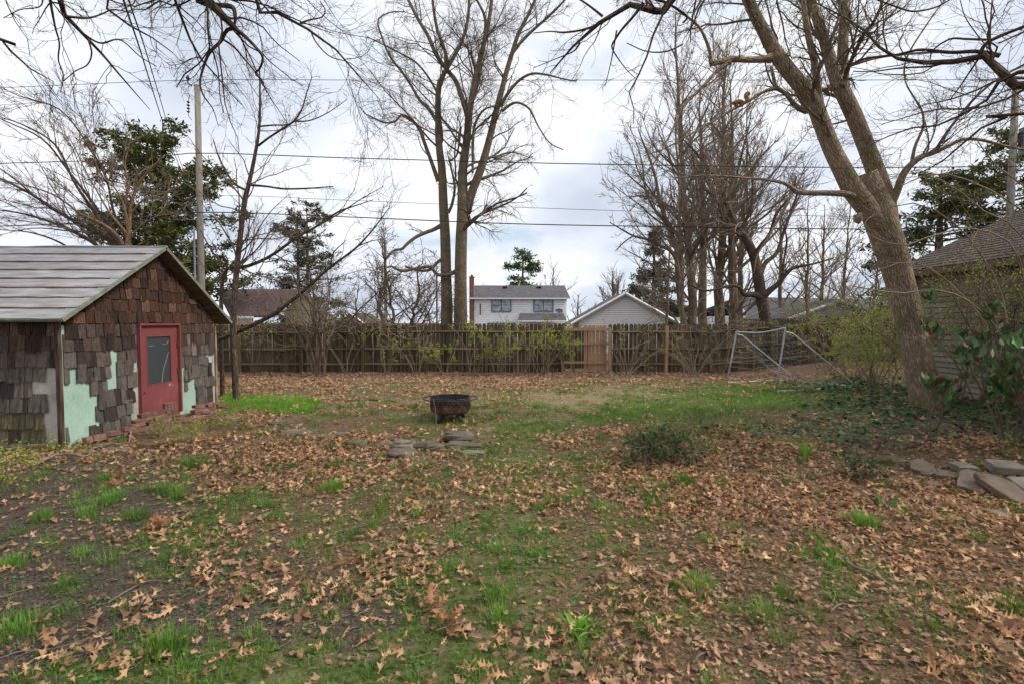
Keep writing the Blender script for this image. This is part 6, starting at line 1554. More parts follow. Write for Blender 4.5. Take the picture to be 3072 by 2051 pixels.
# bright new grass by the shed corner
def bright(a, b):
    pxx = CX + F_PX * a / b; pyy = HOR + F_PX * EYE / b
    e = lambda cx, cy, rx, ry: ((pxx - cx) / rx) ** 2 + ((pyy - cy) / ry) ** 2 < 1 + .5 * (fbm(a * 2, b * 2, 5) - .5)
    return (e(695, 1208, 34, 30) | e(800, 1207, 90, 20) | e(860, 1228, 85, 22) | e(900, 1205, 65, 12)) * .9
x, y = scatter(36000, 9, 12.5, bright)
blades('bright_grass', 'bright yellow-green new grass beside the shed corner', 'grass_bright', x, y, 7, .03, rng.uniform(.06, .13, len(x)), .009, 1)
x, y = scatter(30000, 10, 16, lambda a, b: zone(STRAW, a, b) * .8)
blades('dead_grass', 'flattened straw coloured dead grass of the back lawn', 'straw', x, y, 2, .06, .08, .012, 1, bend=.5, lieflat=.8)
x, y = scatter(9000, 1.7, 10, lambda a, b: .15 + zone(STRAW, a, b) * .8)
blades('dead_grass', 'thin dead grass stems on the near ground', 'straw', x, y, 3, .05, .06, .0035, 1, bend=.5, lieflat=.9)
KITE2 = [(np.array([[0, 0, 0], [.42, .55, .06], [0, 1, -.04], [-.42, .55, .06]]), np.array([[0, 1, 2], [0, 2, 3]]))]
DISC = [(np.array([[0, 0, 0], [.45, .35, .08], [.40, .85, 0], [0, 1.0, -.05], [-.40, .85, 0], [-.45, .35, .08]]), np.array([[0, 1, 2], [0, 2, 3], [0, 3, 4], [0, 4, 5]]))]
def bits(name, label, mat, x, y, shape, size, tilt, lift, cl=1, cr=.03, smin=.5):
    n = len(x) * cl
    X = np.repeat(x, cl) + rng.normal(0, cr, n) * (cl > 1); Y = np.repeat(y, cl) + rng.normal(0, cr, n) * (cl > 1)
    Z = hgt(X, Y) + .006 + rng.uniform(0, 1, n) * lift
    g = Geo().inst(shape, np.stack([X, Y, Z], 1), rot_of(np.clip(np.abs(rng.normal(0, tilt, n)), 0, 1.5), rng.uniform(0, 6.28, n)), size * rng.uniform(smin, 1.3, n), rng.uniform(0, 1, n))
    if DEV: print(name, n)
    return tag(g.obj(name, mat), label, None, None, 'stuff')
x, y = scatter(4200, 1.7, 6.5, lambda a, b: .25 + .75 * (zone(GRASS, a, b) * sstep(.42, .6, fbm(a * 1.4, b * 1.4, 91, 4))))
bits('low_weeds', 'small round-leaved weeds and clover over the near ground', 'weed', x, y, KITE2, .021, .4, .015, 8, .045)
CHIP = [(np.array([[-.5, 0, 0], [-.3, .10, .05], [.4, .08, .03], [.5, -.02, 0], [.1, -.10, .04]]), np.array([[0, 1, 4], [1, 2, 4], [2, 3, 4]])),
        (np.array([[-.5, -.03, 0], [-.5, .03, 0.02], [.5, .05, .05], [.5, 0, 0]]), np.array([[0, 1, 2], [0, 2, 3]]))]
x, y = scatter(36000, 1.7, 7.5, lambda a, b: 1.1 - .45 * zone(LEAF, a, b) - .3 * zone(GRASS, a, b))
bits('bark_debris', 'dark bark bits, twig scraps and wood chips on bare soil', 'debris', x, y, CHIP, .028, .35, .012, smin=.2)
# clod and stone lumps on the bare soil
LUMP = []
for _ in range(4):
    V = np.array([[1, 0, 0], [0, 1, 0], [-1, 0, 0], [0, -1, 0], [0, 0, .8], [.7, .7, .2], [-.7, .7, .3], [-.6, -.8, .2], [.7, -.6, .3]]) * (1 + rng.normal(0, .18, (9, 1))) * .5
    LUMP.append((V, np.array([[0, 5, 4], [5, 1, 4], [1, 6, 4], [6, 2, 4], [2, 7, 4], [7, 3, 4], [3, 8, 4], [8, 0, 4]])))
x, y = scatter(10000, 1.7, 5.5, lambda a, b: 1.0 - .8 * zone(LEAF, a, b) - .45 * zone(GRASS, a, b))
bits('soil_clods', 'crumbs of dark soil and acorn caps on the bare patches', 'debris', x, y, LUMP, .017, .3, .0, smin=.3)
# ivy
IVY = [(np.array([[0, -.1, 0], [.5, -.15, -.06], [.42, .35, 0], [0, .85, -.08], [-.42, .35, 0], [-.5, -.15, -.06], [0, .25, .08]]), np.array([[0, 1, 6], [1, 2, 6], [2, 3, 6], [3, 4, 6], [4, 5, 6], [5, 0, 6]]))]
x, y = scatter(60000, 5.5, 16, lambda a, b: d_ivy(a, b) * .8)
bits('ivy_groundcover', 'dark green ivy spreading around the foot of the leaning tree', 'ivy', x, y, IVY, .072, .55, .13)
x, y = scatter(16000, 5.6, 9, lambda a, b: np.clip(1.1 - ((a - 3.4) / 1.6) ** 2 - ((b - 6.9) / .9) ** 2, 0, 1) * .5 * sstep(.4, .55, fbm(a * 3, b * 3, 12)))
bits('ivy_groundcover', 'sparser ivy and small leaved runners around the low bush', 'shrubleaf', x, y, IVY, .04, .8, .12)
x, y = scatter(5000, 16.4, 18.1, lambda a, b: np.clip(1.1 - ((a - 3.6) / 1.6) ** 2, 0, 1) * .7)
bits('ivy_groundcover', 'ivy along the foot of the fence beside the gate', 'ivy', x, y, IVY, .08, .6, .15)
x, y = scatter(9000, 5.6, 7.0, lambda a, b: ((a < -5.6) & (b < 6.75)) * .6 * sstep(.35, .5, fbm(a * 3, b * 3, 14)))
bits('yellow_weeds', 'low yellow-green weeds along the shed side wall', 'budleaf', x, y, DISC, .032, .8, .12)

# ------------------------------------------------------------------ shrubs and thickets
LEAFY = [(np.array([[0, 0, 0], [.26, .4, .08], [.16, .8, .02], [0, 1, -.08], [-.16, .8, .02], [-.26, .4, .08]]), np.array([[0, 1, 2], [0, 2, 3], [0, 3, 4], [0, 4, 5]]))]
def shrub(name, label, X, Y, H, n, spread, leaf=None, count=0, size=.03, r=.012, twig='twig_red', lvls=None, cat='shrub', lean=(0, 0), arch_=-.03, base_r=.12, group=None, shape=None, hang=0.0, leafspread=.02, wig=.12, z0=None, second=None):
    b = np.array([X, Y, hz(X, Y) if z0 is None else z0])
    t = thing(name, label, cat, tuple(b), 0, group)
    A = np.empty((n, 10, 3)); RR = np.empty((n, 10))
    for i in range(n):
        az = rng.uniform(0, 6.28); p = np.array([math.cos(az), math.sin(az) * .6, 0]) * base_r * rng.uniform(.2, 1); A[i, 0] = p - (0, 0, .03)
        sp_ = spread * rng.uniform(.3, 1.1); d = np.array([math.cos(az) * sp_ + lean[0], math.sin(az) * sp_ * .7 + lean[1], 1.0]); ln = H * rng.uniform(.7, 1.1)
        for j in range(1, 10):
            d = d / np.linalg.norm(d); p = p + d * ln / 9; A[i, j] = p
            d = d + rng.normal(0, wig, 3) + np.array([d[0] * .08, d[1] * .08, arch_])
        RR[i] = r * rng.uniform(.6, 1.1) * np.linspace(1, .35, 10)
    lvls = lvls or [lv(1.6, .2, .6, .4, K=7, up=.03, wig=.14, rmin=.005, maxlen=H * .5), lv(2.4, .15, .6, .45, K=5, up=.02, wig=.16, rmin=.0038, maxlen=H * .25)]
    cur = (A, RR); g = Geo().tubes(A, RR, 6); every = []
    g.obj('stems', twig, t, smooth=True); g = Geo()
    for l_ in lvls:
        l_ = dict(l_); S = l_.pop('S', 3); cur = grow(cur[0], cur[1], **l_); g.tubes(cur[0], cur[1], S); every.append(cur)
    g.obj('branches', twig, t)
    if leaf:
        q = leafcards(every[-1][0], count, size, spread=leafspread)
        R = q[1]
        if hang:
            R = rot_of(rng.normal(math.pi * .62, .3, count), rng.uniform(0, 6.28, count), roll=rng.normal(0, .4, count))
        Geo().inst(shape or LEAFY, q[0], R, q[2], q[3]).obj('foliage', leaf, t)
        if second:
            q = leafcards(every[-1][0], second[1], second[2], spread=leafspread)
            R = rot_of(rng.normal(math.pi * .62, .3, second[1]), rng.uniform(0, 6.28, second[1]), roll=rng.normal(0, .4, second[1])) if hang else q[1]
            Geo().inst(shape or LEAFY, q[0], R, q[2], q[3]).obj('foliage', second[0], t)
    return t
def at(px, D): return (px - CX) / F_PX * D
FT = 'thicket along the back fence'
F1 = [lv(1.1, .2, .6, .42, K=7, up=.03, wig=.16, rmin=.007, maxlen=1.1), lv(2.4, .15, .6, .5, K=4, up=.02, wig=.18, rmin=.005, maxlen=.6)]
for px, D_, H, n, sp_, cnt, lab, tw in (
    (765, 17.6, 3.0, 5, .35, 120, 'bare forked shrub at the left end of the fence', 'twig'),
    (850, 17.4, 2.6, 4, .3, 160, 'thin bare shrub between the left shrub and the vine-wrapped one', 'twig'),
    (1045, 17.5, 1.8, 4, .6, 160, 'low shrub with a few yellow-green leaves right of the vine-wrapped trunks', 'twig_red'),
    (1165, 17.4, 1.9, 5, .5, 260, 'slender shrub, yellow-green leaves over the fence rail', 'twig_red'),
    (1250, 17.3, 2.2, 9, .7, 160, 'brown bushy shrub left of the twin trunks', 'twig_red'),
    (1330, 17.3, 1.9, 7, .6, 900, 'yellow-green leafing shrub in front of the twin trunks', 'twig_red'),
    (1415, 17.3, 2.0, 7, .6, 700, 'leafing shrub below the brick chimney', 'twig_red'),
    (1490, 17.4, 2.1, 9, .6, 900, 'leafing shrub below the left window of the white house', 'twig_red'),
    (1560, 17.3, 2.6, 9, .4, 500, 'tall shrub below the right half of the white house', 'twig_red'),
    (1630, 17.3, 2.1, 9, .5, 900, 'leafing shrub just left of the gate', 'twig_red'),
    (1702, 17.4, 1.6, 4, .4, 500, 'small leafing shrub in the open gate bay', 'twig_red'),
    (1885, 17.2, 2.3, 8, .9, 260, 'arching brown shrub in front of the white garage', 'twig_red'),
    (2085, 17.2, 2.1, 12, .7, 220, 'dense brown shrub right of the pale post', 'twig_red'),
    (2160, 17.5, 2.3, 8, .8, 260, 'brown shrub reaching over the fence left of the goal', 'twig_red')):
    shrub('fence_shrub', lab, at(px, D_), D_, H, n, sp_, 'budleaf' if cnt else None, cnt, .055, .016, tw, F1, group=FT, base_r=.18)
shrub('vine_wrapped_shrub', 'multi-stemmed shrub wrapped in dangling vines in front of the left fence', at(955, 17.0), 17.0, 4.4, 12, .32, 'budleaf', 200, .05, .035, 'twig', [lv(2.2, .2, .6, .4, K=8, up=-.01, wig=.2, rmin=.008, maxlen=1.6), lv(2.8, .15, .7, .5, K=5, up=-.03, wig=.22, rmin=.006, maxlen=.8)], base_r=.28, arch_=.0, wig=.16)
# vines heaped on the fence top at the right
for px, lab in ((760, 'thin vine tangle over the fence top at its left end'), (950, 'vine tangle on the fence top around the vine-wrapped shrub'), (1130, 'thin vine tangle on the fence top before the crooked trees'), (2050, 'tangle of bare vines over the fence top right of the pale post'), (2200, 'tangle of bare vines over the fence top above the goal'), (2400, 'vine tangle over the rising fence top behind the goal'), (2560, 'leafy vine tangle over the fence top left of the leaning tree'), (2690, 'vine tangle where the fence meets the leaning tree')):
    D_ = 18.0; X = at(px, D_)
    t = thing('vine_tangle', lab, 'vine', (X, D_, fence_top(X)), 0, 'vine tangles on the fence top')
    n = 26; A = np.empty((n, 12, 3))
    for i in range(n):
        p = np.array([rng.uniform(-1, 1), rng.uniform(-.15, .25), rng.uniform(-.35, .12)]); d = rng.normal(0, 1, 3) * (1, .35, .4)
        for j in range(12):
            A[i, j] = p; d = d / np.linalg.norm(d) + rng.normal(0, .35, 3) * (1, .5, .7) - (0, 0, .10 * (p[2] > .08)); d /= np.linalg.norm(d); p = p + d * .14
            p[1] = np.clip(p[1], -.35, .3)
    RR = np.tile(np.linspace(.010, .004, 12), (n, 1)); a2 = grow(A, RR, 4.5, .1, .8, .3, 5, -.02, .25, .6, .0045, .5)
    Geo().tubes(A, RR, 4).tubes(a2[0], a2[1], 3).obj('stems', 'twig_red', t)
    c_ = 250 if px > 2300 else 70
    q = leafcards(a2[0], c_, .05); Geo().inst(LEAFY, q[0], q[1], q[2], q[3]).obj('foliage', 'budleaf', t)
# right thicket with fresh leaves, beyond the goal
T2 = [lv(1.8, .2, .7, .45, K=6, up=.02, wig=.17, rmin=.005, maxlen=1.0), lv(3.6, .15, .7, .5, K=5, up=.01, wig=.2, rmin=.004, maxlen=.5)]
for px, D_, H, n, sp_, cnt, lab in ((2480, 15.8, 2.3, 9, .8, 1500, 'honeysuckle thicket with fresh yellow-green leaves behind the goal'),
                                   (2560, 14.0, 2.0, 10, .8, 2600, 'bright leafing honeysuckle left of the leaning trunk'),
                                   (2620, 13.0, 2.7, 9, .5, 1500, 'tall thin honeysuckle close to the leaning trunk'),
                                   (2660, 11.6, 1.8, 8, .8, 1300, 'leafing shrub right against the leaning trunk'),
                                   (2520, 17.0, 3.4, 9, .6, 1100, 'tall leafing shrub rising above the right fence'),
                                   (2640, 16.0, 4.0, 9, .6, 1300, 'tallest leafing shrub between fence and leaning trunk')):
    shrub('honeysuckle_shrub', lab, at(px, D_), D_, H, n, sp_, 'budleaf', cnt, .042, .016, 'twig_red', T2, group='honeysuckle thicket at the right', base_r=.3, arch_=-.05)
# leafing brush in front of the garage
G2 = [lv(2.2, .2, .7, .5, K=7, up=.02, wig=.15, rmin=.0045, maxlen=1.4, S=3), lv(4.0, .15, .7, .5, K=5, up=.01, wig=.18, rmin=.003, maxlen=.6), lv(3.5, .15, .7, .5, K=3, up=.01, wig=.18, rmin=.0025, maxlen=.3)]
for px, D_, H, n, sp_, cnt, lab in ((2860, 9.2, 3.0, 6, .6, 3200, 'leafing brush against the near end of the garage wall'),
                                   (2960, 8.8, 3.4, 7, .6, 3000, 'tall leafing brush before the middle of the garage'),
                                   (3090, 8.2, 3.2, 7, .7, 2400, 'leafing brush at the right edge before the garage')):
    shrub('garage_shrub', lab, at(px, D_), D_, H, n, sp_, 'budleaf', cnt, .030, .014, 'twig', G2, group='leafing brush before the garage', base_r=.25, arch_=-.03)
# long pale arching canes over the trunk and garage
t = thing('arching_cane_bush', 'bush of long grey arching canes beside the leaning tree', 'shrub', (8.3, 7.4, hz(8.3, 7.4)))
b = np.array([8.3, 7.4, hz(8.3, 7.4)]); AA, RR = [], []
for pts_ in ([(3060, 1100), (3100, 800), (3040, 680), (2960, 640), (2860, 560), (2760, 520), (2640, 530), (2520, 570)], [(3040, 1150), (3010, 900), (2940, 760), (2850, 660), (2740, 610), (2630, 640), (2560, 700)],
             [(3080, 1100), (3110, 700), (3000, 590), (2900, 540), (2800, 520), (2700, 560)], [(3020, 1150), (2960, 980), (2880, 880), (2780, 800), (2690, 790), (2610, 830)],
             [(3060, 1150), (3000, 1000), (2900, 900), (2800, 870), (2700, 880), (2560, 860)], [(3100, 1000), (3090, 640), (3072, 560), (2990, 500), (2930, 420)], [(3090, 1100), (3060, 780), (2950, 690), (2820, 700), (2700, 740), (2600, 700)]):
    Pn, Rn = limb([(a, c, 7 - .8 * i) for i, (a, c) in enumerate(pts_)], (7.2, R_.uniform(6.8, 8.0)), 14); Pn[:, 2] = np.maximum(Pn[:, 2], b[2] - .1); AA.append(Pn - b); RR.append(np.maximum(Rn, .004))
AA, RR = np.array(AA), np.array(RR)
Geo().tubes(AA, RR, 6).obj('stems', 'twig_pale', t, smooth=True)
g = Geo(); cur = grow(AA, RR, 5, .15, .7, .3, 9, .0, .13, .55, .0035, 1.4); g.tubes(*cur, 3); cur = grow(*cur, 6, .1, .7, .45, 5, 0, .16, .6, .0026, .6); g.tubes(*cur, 3); g.obj('branches', 'twig_red', t)
q = leafcards(cur[0], 700, .022); Geo().inst(LEAFY, q[0], q[1], q[2], q[3]).obj('foliage', 'budleaf', t)
# broad-leaved evergreen shrub with drooping leaves
BROAD = [(np.array([[0, 0, 0], [.20, .22, .05], [.25, .55, .04], [0, 1, -.10], [-.25, .55, .04], [-.20, .22, .05], [0, .5, -.04]]), np.array([[0, 1, 6], [1, 2, 6], [2, 3, 6], [3, 4, 6], [4, 5, 6], [5, 0, 6]]))]
B2 = [lv(2.0, .3, .6, .45, K=7, up=.02, wig=.14, rmin=.006, maxlen=.8), lv(2.4, .3, .6, .5, K=4, up=.02, wig=.15, rmin=.005, maxlen=.35)]
for X, Y, H, n, sp_, cnt, lab in ((6.35, 6.1, 2.0, 8, .5, 430, 'broad-leaved evergreen shrub with drooping green and bronze leaves, right of the leaning tree'),
                                 (6.75, 5.9, 1.6, 10, .6, 620, 'lower broad-leaved evergreen shrub at the right edge with drooping leaves'),
                                 (5.75, 6.6, .9, 3, .5, 60, 'small broad-leaved sprig before the root of the leaning tree')):
    shrub('broadleaf_shrub', lab, X, Y, H, n, sp_, 'broadleaf', cnt, .125, .014, 'twig', B2, group='broad-leaved evergreens at the right', base_r=.18, shape=BROAD, hang=1.0, leafspread=.03, second=('redleaf', cnt // 3, .115))
# low bush in the middle right, with tangled stems
S2 = [lv(5.0, .1, .8, .5, K=6, up=.05, wig=.2, rmin=.003, maxlen=.3), lv(6, .1, .8, .6, K=3, up=.05, wig=.2, rmin=.0025, maxlen=.14)]
c = G(2040, 1385)
shrub('low_bush', 'low green bush with tangled pale stems left of the ivy', c[0], c[1] + .15, .55, 30, .9, 'shrubleaf', 2400, .032, .006, 'twig_pale', S2, base_r=.30, arch_=-.04, wig=.25)
c = G(1990, 1400)
shrub('low_bush', 'darker left edge of the low bush, ivy leaves climbing it', c[0], c[1], .42, 16, 1.0, 'ivy', 700, .05, .005, 'twig_pale', S2, base_r=.22, arch_=-.06, wig=.25)
c = G(2130, 1310)
shrub('low_bush', 'sprawling yellow-green bush behind the low green bush', c[0], c[1] + .3, .38, 20, 1.2, 'shrubleaf', 1300, .03, .005, 'twig_pale', S2, base_r=.5, arch_=-.06, wig=.25)
c = G(2290, 1275)
shrub('low_bush', 'grey twiggy bush in the ivy left of the leafless stalk', c[0], c[1], .38, 18, .6, 'shrubleaf', 260, .026, .004, 'twig_pale', S2, base_r=.12, arch_=-.02, wig=.2)
c = G(2590, 1360)
shrub('low_bush', 'heap of bare arching stems near the concrete slabs', c[0], c[1], .34, 16, 1.3, 'ivy', 160, .05, .005, 'twig_red', S2, base_r=.25, arch_=-.10, wig=.2)
c = G(2590, 1435)
shrub('low_bush', 'small dark green leafy plant beside the slabs', c[0], c[1], .16, 9, 1.0, 'ivy', 150, .05, .004, 'twig', S2, base_r=.06, arch_=-.03)
for (a, b_), lab, n_, H_ in (((560, 1335), 'yellow-green weed clump before the brick pile', 520, .32), ((475, 1310), 'leafing twigs growing through the bricks', 300, .30), ((635, 1290), 'yellow-green sprigs right of the brick pile', 420, .26), ((710, 1285), 'sparse sprigs beside the flat stones', 160, .18)):
    c = G(a, b_); shrub('weed_clump', lab, c[0], c[1], H_, 8, .8, 'budleaf', n_, .024, .003, 'twig_pale', S2, base_r=.12, arch_=-.04, cat='weeds')
c = G(25, 1480)
shrub('edge_shrub', 'yellow-green leafing shrub at the left edge of the lawn', c[0] - .12, c[1], .55, 8, .7, 'budleaf', 420, .035, .006, 'twig', S2, base_r=.15, arch_=-.04)
c = G(1255, 1110)
# single bare stalks and saplings
def stalk(label, pts_, w, mat='twig_red', leafn=0):
    g0 = G(pts_[0][0], pts_[0][1]); D_ = g0[1]
    Pn, Rn = limb([(a, c, w * (1 - .6 * i / len(pts_))) for i, (a, c) in enumerate(pts_)], D_, 16); Pn[0] = g0 - (0, 0, .02)
    t = thing('sapling', label, 'sapling', tuple(g0)); Geo().tubes(Pn - g0, Rn, 6).obj('stem', mat, t, smooth=True)
    A, RR = Pn[None] - g0, Rn[None]; c1 = grow(A, RR, 3, .35, .6, .25, 6, .04, .12, .5, .002, .4)
    g = Geo().tubes(*c1, 3); g.obj('branches', mat, t)
    if leafn: q = leafcards(c1[0], leafn, .03); Geo().inst(LEAFY, q[0], q[1], q[2], q[3]).obj('foliage', 'budleaf', t)
stalk('leafless upright stalk behind the daffodil clump', [(2425, 1325), (2430, 1290), (2432, 1240), (2434, 1195)], 7)
stalk('thin sapling standing before the fire pit, left of centre', [(1310, 1330), (1308, 1260), (1306, 1230), (1300, 1195)], 3.5)
stalk('thin sapling arching past the right side of the fire pit', [(1442, 1320), (1432, 1270), (1420, 1230), (1408, 1195), (1412, 1150), (1418, 1120)], 2.2)
stalk('whip-thin sapling crossing the low bush, one dark leaf cluster', [(2105, 1300), (2100, 1240), (2092, 1180), (2086, 1110), (2078, 1050), (2070, 980)], 4)
stalk('whip-thin leafless shoot right of the pale post', [(2060, 1180), (2050, 1100), (2035, 1040), (2012, 985)], 3)
stalk('leaning pale shoot right of the goal, in the ivy', [(2560, 1350), (2540, 1290), (2500, 1240), (2440, 1190), (2380, 1130)], 4)
stalk('bent thin shoot in the leaf litter near the tulip', [(2408, 1460), (2410, 1420), (2412, 1380), (2410, 1320)], 3)
# dark leaf cluster plants
def bladeclump(name, label, a, b_, n, h, w, mat='grass', spread=.35, cat='plant'):
    c = G(a, b_); t = thing(name, label, cat, tuple(c))
    for i in range(n):
        az = R_.uniform(0, 6.28); ln = h * R_.uniform(.6, 1.1); lean_ = spread * R_.uniform(.2, 1.1); g = Geo()
        xs = []; side = np.array([-math.sin(az), math.cos(az), 0]); p = np.array([math.cos(az), math.sin(az), 0]) * .03
        for j in range(6):
            s_ = j / 5; ww = w * (1 - s_ ** 2.5) * (.7 + .6 * s_) / 2
            q_ = p + np.array([math.cos(az) * lean_ * ln * s_ ** 1.5, math.sin(az) * lean_ * ln * s_ ** 1.5, ln * (s_ - .25 * lean_ * s_ ** 2)])
            xs += [q_ - side * ww, q_ + (math.cos(az) * ww * .3, math.sin(az) * ww * .3, -ww * .3), q_ + side * ww]
        Q = [[3 * j + k, 3 * j + k + 1, 3 * j + k + 4, 3 * j + k + 3] for j in range(5) for k in range(2)]
        g.add(xs, Q, None, R_.random()); g.obj('leaf', mat, t)
bladeclump('daffodil_clump', 'bright green strappy daffodil leaves at the foot of the leafless stalk', 2415, 1378, 34, .30, .016, 'grass_bright', .5)
bladeclump('tulip_plant', 'three broad blue-green tulip leaves on the leaf litter', 2655, 1528, 4, .17, .075, 'weed', .9)
bladeclump('iris_clump', 'few pale green iris blades left of the centre stones', 994, 1352, 7, .20, .020, 'weed', .5)
bladeclump('small_daffodil_clump', 'short green strappy leaves below the low bush', 2045, 1460, 30, .16, .008, 'grass', .6)
bladeclump('leafy_weed', 'bright leafy weed rosette in the foreground grass', 1725, 1900, 34, .085, .022, 'grass_bright', 1.5, 'weed')
bladeclump('leafy_weed', 'second bright weed rosette just right of the first', 1775, 1892, 20, .07, .02, 'grass_bright', 1.5, 'weed')
# sprigs of fallen oak leaves still on their twigs
def oaksprig(label, a, b_, n, size, h=.05):
    c = G(a, b_); t = thing('oak_sprig', label, 'fallen leaves', tuple(c))
    Geo().tubes(np.array([[-.08, -.03, .02], [0, 0, .03], [.10, .05, h]]), np.array([.004, .004, .002]), 5).obj('twig', 'stick', t)
    vs = variants(OAK, 6)
    for i in range(n):
        th = R_.uniform(0, 6.28); V, T = vs[i % 6]; s_ = size * R_.uniform(.8, 1.2)
        Rm = rot_of(np.array([R_.uniform(.2, 1.0)]), np.array([th]), np.array([0.0]))[0]
        W = (V + (0, .55, 0)) * s_ @ Rm.T + (R_.gauss(0, .02), R_.gauss(0, .02), h * R_.uniform(.5, 1.2) + .01)
        W[:, 2] = np.maximum(W[:, 2], .006)
        Geo().add(W, None, T, R_.random()).obj('leaf', 'leaf_orange', t)
oaksprig('orange-brown oak sprig standing up in the near grass', 1300, 1835, 10, .105, .05)
oaksprig('orange-brown oak sprig just right of and below the upright one', 1350, 1890, 8, .10, .03)
oaksprig('flat pale oak sprig on bare soil at the left', 480, 1588, 10, .11, .03)
oaksprig('rust coloured oak sprig below the fallen branch', 345, 1465, 8, .11, .03)
oaksprig('rust coloured upright oak sprig right of the fallen branch', 358, 1435, 6, .11, .04)

# ------------------------------------------------------------------ stones, slabs and bricks
def rock(name, label, a, b_, size, mat='stone', tilt=(0, 0), rz=0.0, cat='stone', group=None, facet=.22, lift=.12):
    c = G(a, b_); sx, sy, sz = size
    nr, ns_ = 9, 15; V = []
    sd_ = R_.randint(0, 999)
    for i in range(nr + 1):
        for j in range(ns_):
            A_ = math.pi * i / nr; th = 2 * math.pi * j / ns_
            d = np.array([math.sin(A_) * math.cos(th), math.sin(A_) * math.sin(th), math.cos(A_)])
            d = np.sign(d) * np.abs(d) ** .55
            k = 1 + facet * (vnoise(d[0] * 1.7 + sd_, d[1] * 1.7 + d[2] * 2.3, sd_) - .5) * 2 + .06 * (vnoise(d[0] * 6 + sd_, d[2] * 6 + d[1] * 5, 3) - .5)
            V.append(d * k * .5 * np.array(size) if i not in (0, nr) else np.array([0, 0, d[2]]) * .5 * np.array(size))
    Q = [[i * ns_ + j, i * ns_ + (j + 1) % ns_, (i + 1) * ns_ + (j + 1) % ns_, (i + 1) * ns_ + j] for i in range(nr) for j in range(ns_)]
    Q = [q[::-1] for q in Q]
    o = Geo().add(V, Q).obj(name, mat, None, smooth=False, loc=(c[0], c[1], c[2] + sz * lift), rot=(tilt[0], tilt[1], rz))
    return tag(o, label, cat, group)
def slabstone(name, label, a, b_, poly, th, mat='concrete', tilt=(0, 0), rz=0, lift=.02, cat='slab'):
    c = G(a, b_); n = len(poly); V = []
    pp = []
    for i in range(n):
        p0, p1 = np.array(poly[i]), np.array(poly[(i + 1) % n])
        for s_ in (0, .35, .7): pp.append(p0 + (p1 - p0) * s_ + np.array([R_.gauss(0, .006), R_.gauss(0, .006)]))
    m = len(pp); cen = np.mean(pp, 0)
    for z, k in ((-th / 2, .95), (th / 2 - .010, 1.0), (th / 2, .965)):
        V += [((p[0] - cen[0]) * k + cen[0] + R_.gauss(0, .003), (p[1] - cen[1]) * k + cen[1] + R_.gauss(0, .003), z + R_.gauss(0, .003)) for p in pp]
    V += [(cen[0], cen[1], th / 2 + .002), (cen[0], cen[1], -th / 2)]
    Q = [[r * m + i, r * m + (i + 1) % m, (r + 1) * m + (i + 1) % m, (r + 1) * m + i] for r in range(2) for i in range(m)]
    T = [[2 * m + i, 2 * m + (i + 1) % m, 3 * m] for i in range(m)] + [[(i + 1) % m, i, 3 * m + 1] for i in range(m)]
    o = Geo().add(V, Q, T).obj(name, mat, None, loc=(c[0], c[1], c[2] + lift * .8), rot=(tilt[0] * .8, tilt[1], rz), scale=(.86, .86, 1))
    return tag(o, label, cat)
rock('stone', 'dark moss-topped stone, leftmost of the row before the fire pit', 1068, 1337, (.32, .20, .16), 'mossrock', (0, .05), .1)
rock('stone', 'small mossy wedge stone tucked right of the dark mossy one', 1100, 1345, (.16, .14, .07), 'mossrock', (0, .2), .4)
rock('stone', 'thin flat grey stone between the mossy stone and the pale rock', 1152, 1335, (.24, .14, .07), 'stone', (.0, 0), .1)
rock('stone', 'pale rough rock with a domed top in the stone row', 1212, 1344, (.30, .22, .19), 'palerock', (0, 0), .2, facet=.3)
rock('stone', 'dark flat slab lying in front of the pale rough rock', 1207, 1366, (.38, .24, .12), 'stone', (.1, .15), .3)
rock('stone', 'smooth brown-grey stone right of the pale rough rock', 1270, 1342, (.30, .20, .15), 'stone', (0, -.06), -.1)
rock('stone', 'low rounded stone with moss at its foot in the stone row', 1302, 1348, (.24, .18, .12), 'stone', (0, 0), .4)
rock('stone', 'long block stone, rightmost and highest of the stone row', 1377, 1322, (.44, .24, .13), 'stone', (0, .03), .0, lift=.6)
rock('stone', 'flat stone underneath the long block stone', 1392, 1340, (.52, .26, .10), 'stone', (0, .04), .05)
rock('stone', 'half buried stone in front of the long block stone', 1420, 1362, (.30, .2, .08), 'stone', (0, .04), -.2)
rock('stone', 'flat grey paving stone near the shed, left of the stone row', 900, 1298, (.55, .40, .07), 'stone', (0, 0), .2, facet=.15)
rock('stone', 'flat paving stone behind the other, nearer the shed bricks', 850, 1268, (.45, .35, .07), 'stone', (0, 0), -.1, facet=.15)
rock('stone', 'small flat paving stone right of the two near the shed', 1022, 1302, (.25, .2, .05), 'stone', (0, 0), .1)
rock('stone', 'flat stone half under leaves between shed and stone row', 965, 1308, (.3, .2, .05), 'stone', (0, 0), .5)
rock('stone', 'low grey slab stone at the right foot of the shed wall', 700, 1255, (.55, .40, .09), 'stone', (0, 0), .2, facet=.15)
rock('stone', 'pinkish flat stone in front of the open mint board', 350, 1352, (.38, .22, .06), 'concrete', (0, 0), .1, facet=.12)
rock('stone', 'small pale broken lump below the slabs at the right edge', 2990, 1545, (.26, .12, .07), 'palerock', (0, .1), -.2, facet=.4)
rock('stone', 'grey rock fragment in the leaves left of the large slabs', 2795, 1458, (.14, .1, .06), 'palerock', (0, .1), -.2, facet=.4)
rock('stone', 'mossy log-shaped stone beside the small dark plant', 2680, 1390, (.36, .2, .14), 'mossrock', (0, .1), .1, facet=.3)
rock('stone', 'small grey block in the ivy below the low bush', 2215, 1402, (.13, .1, .09), 'stone', (0, 0), 0)
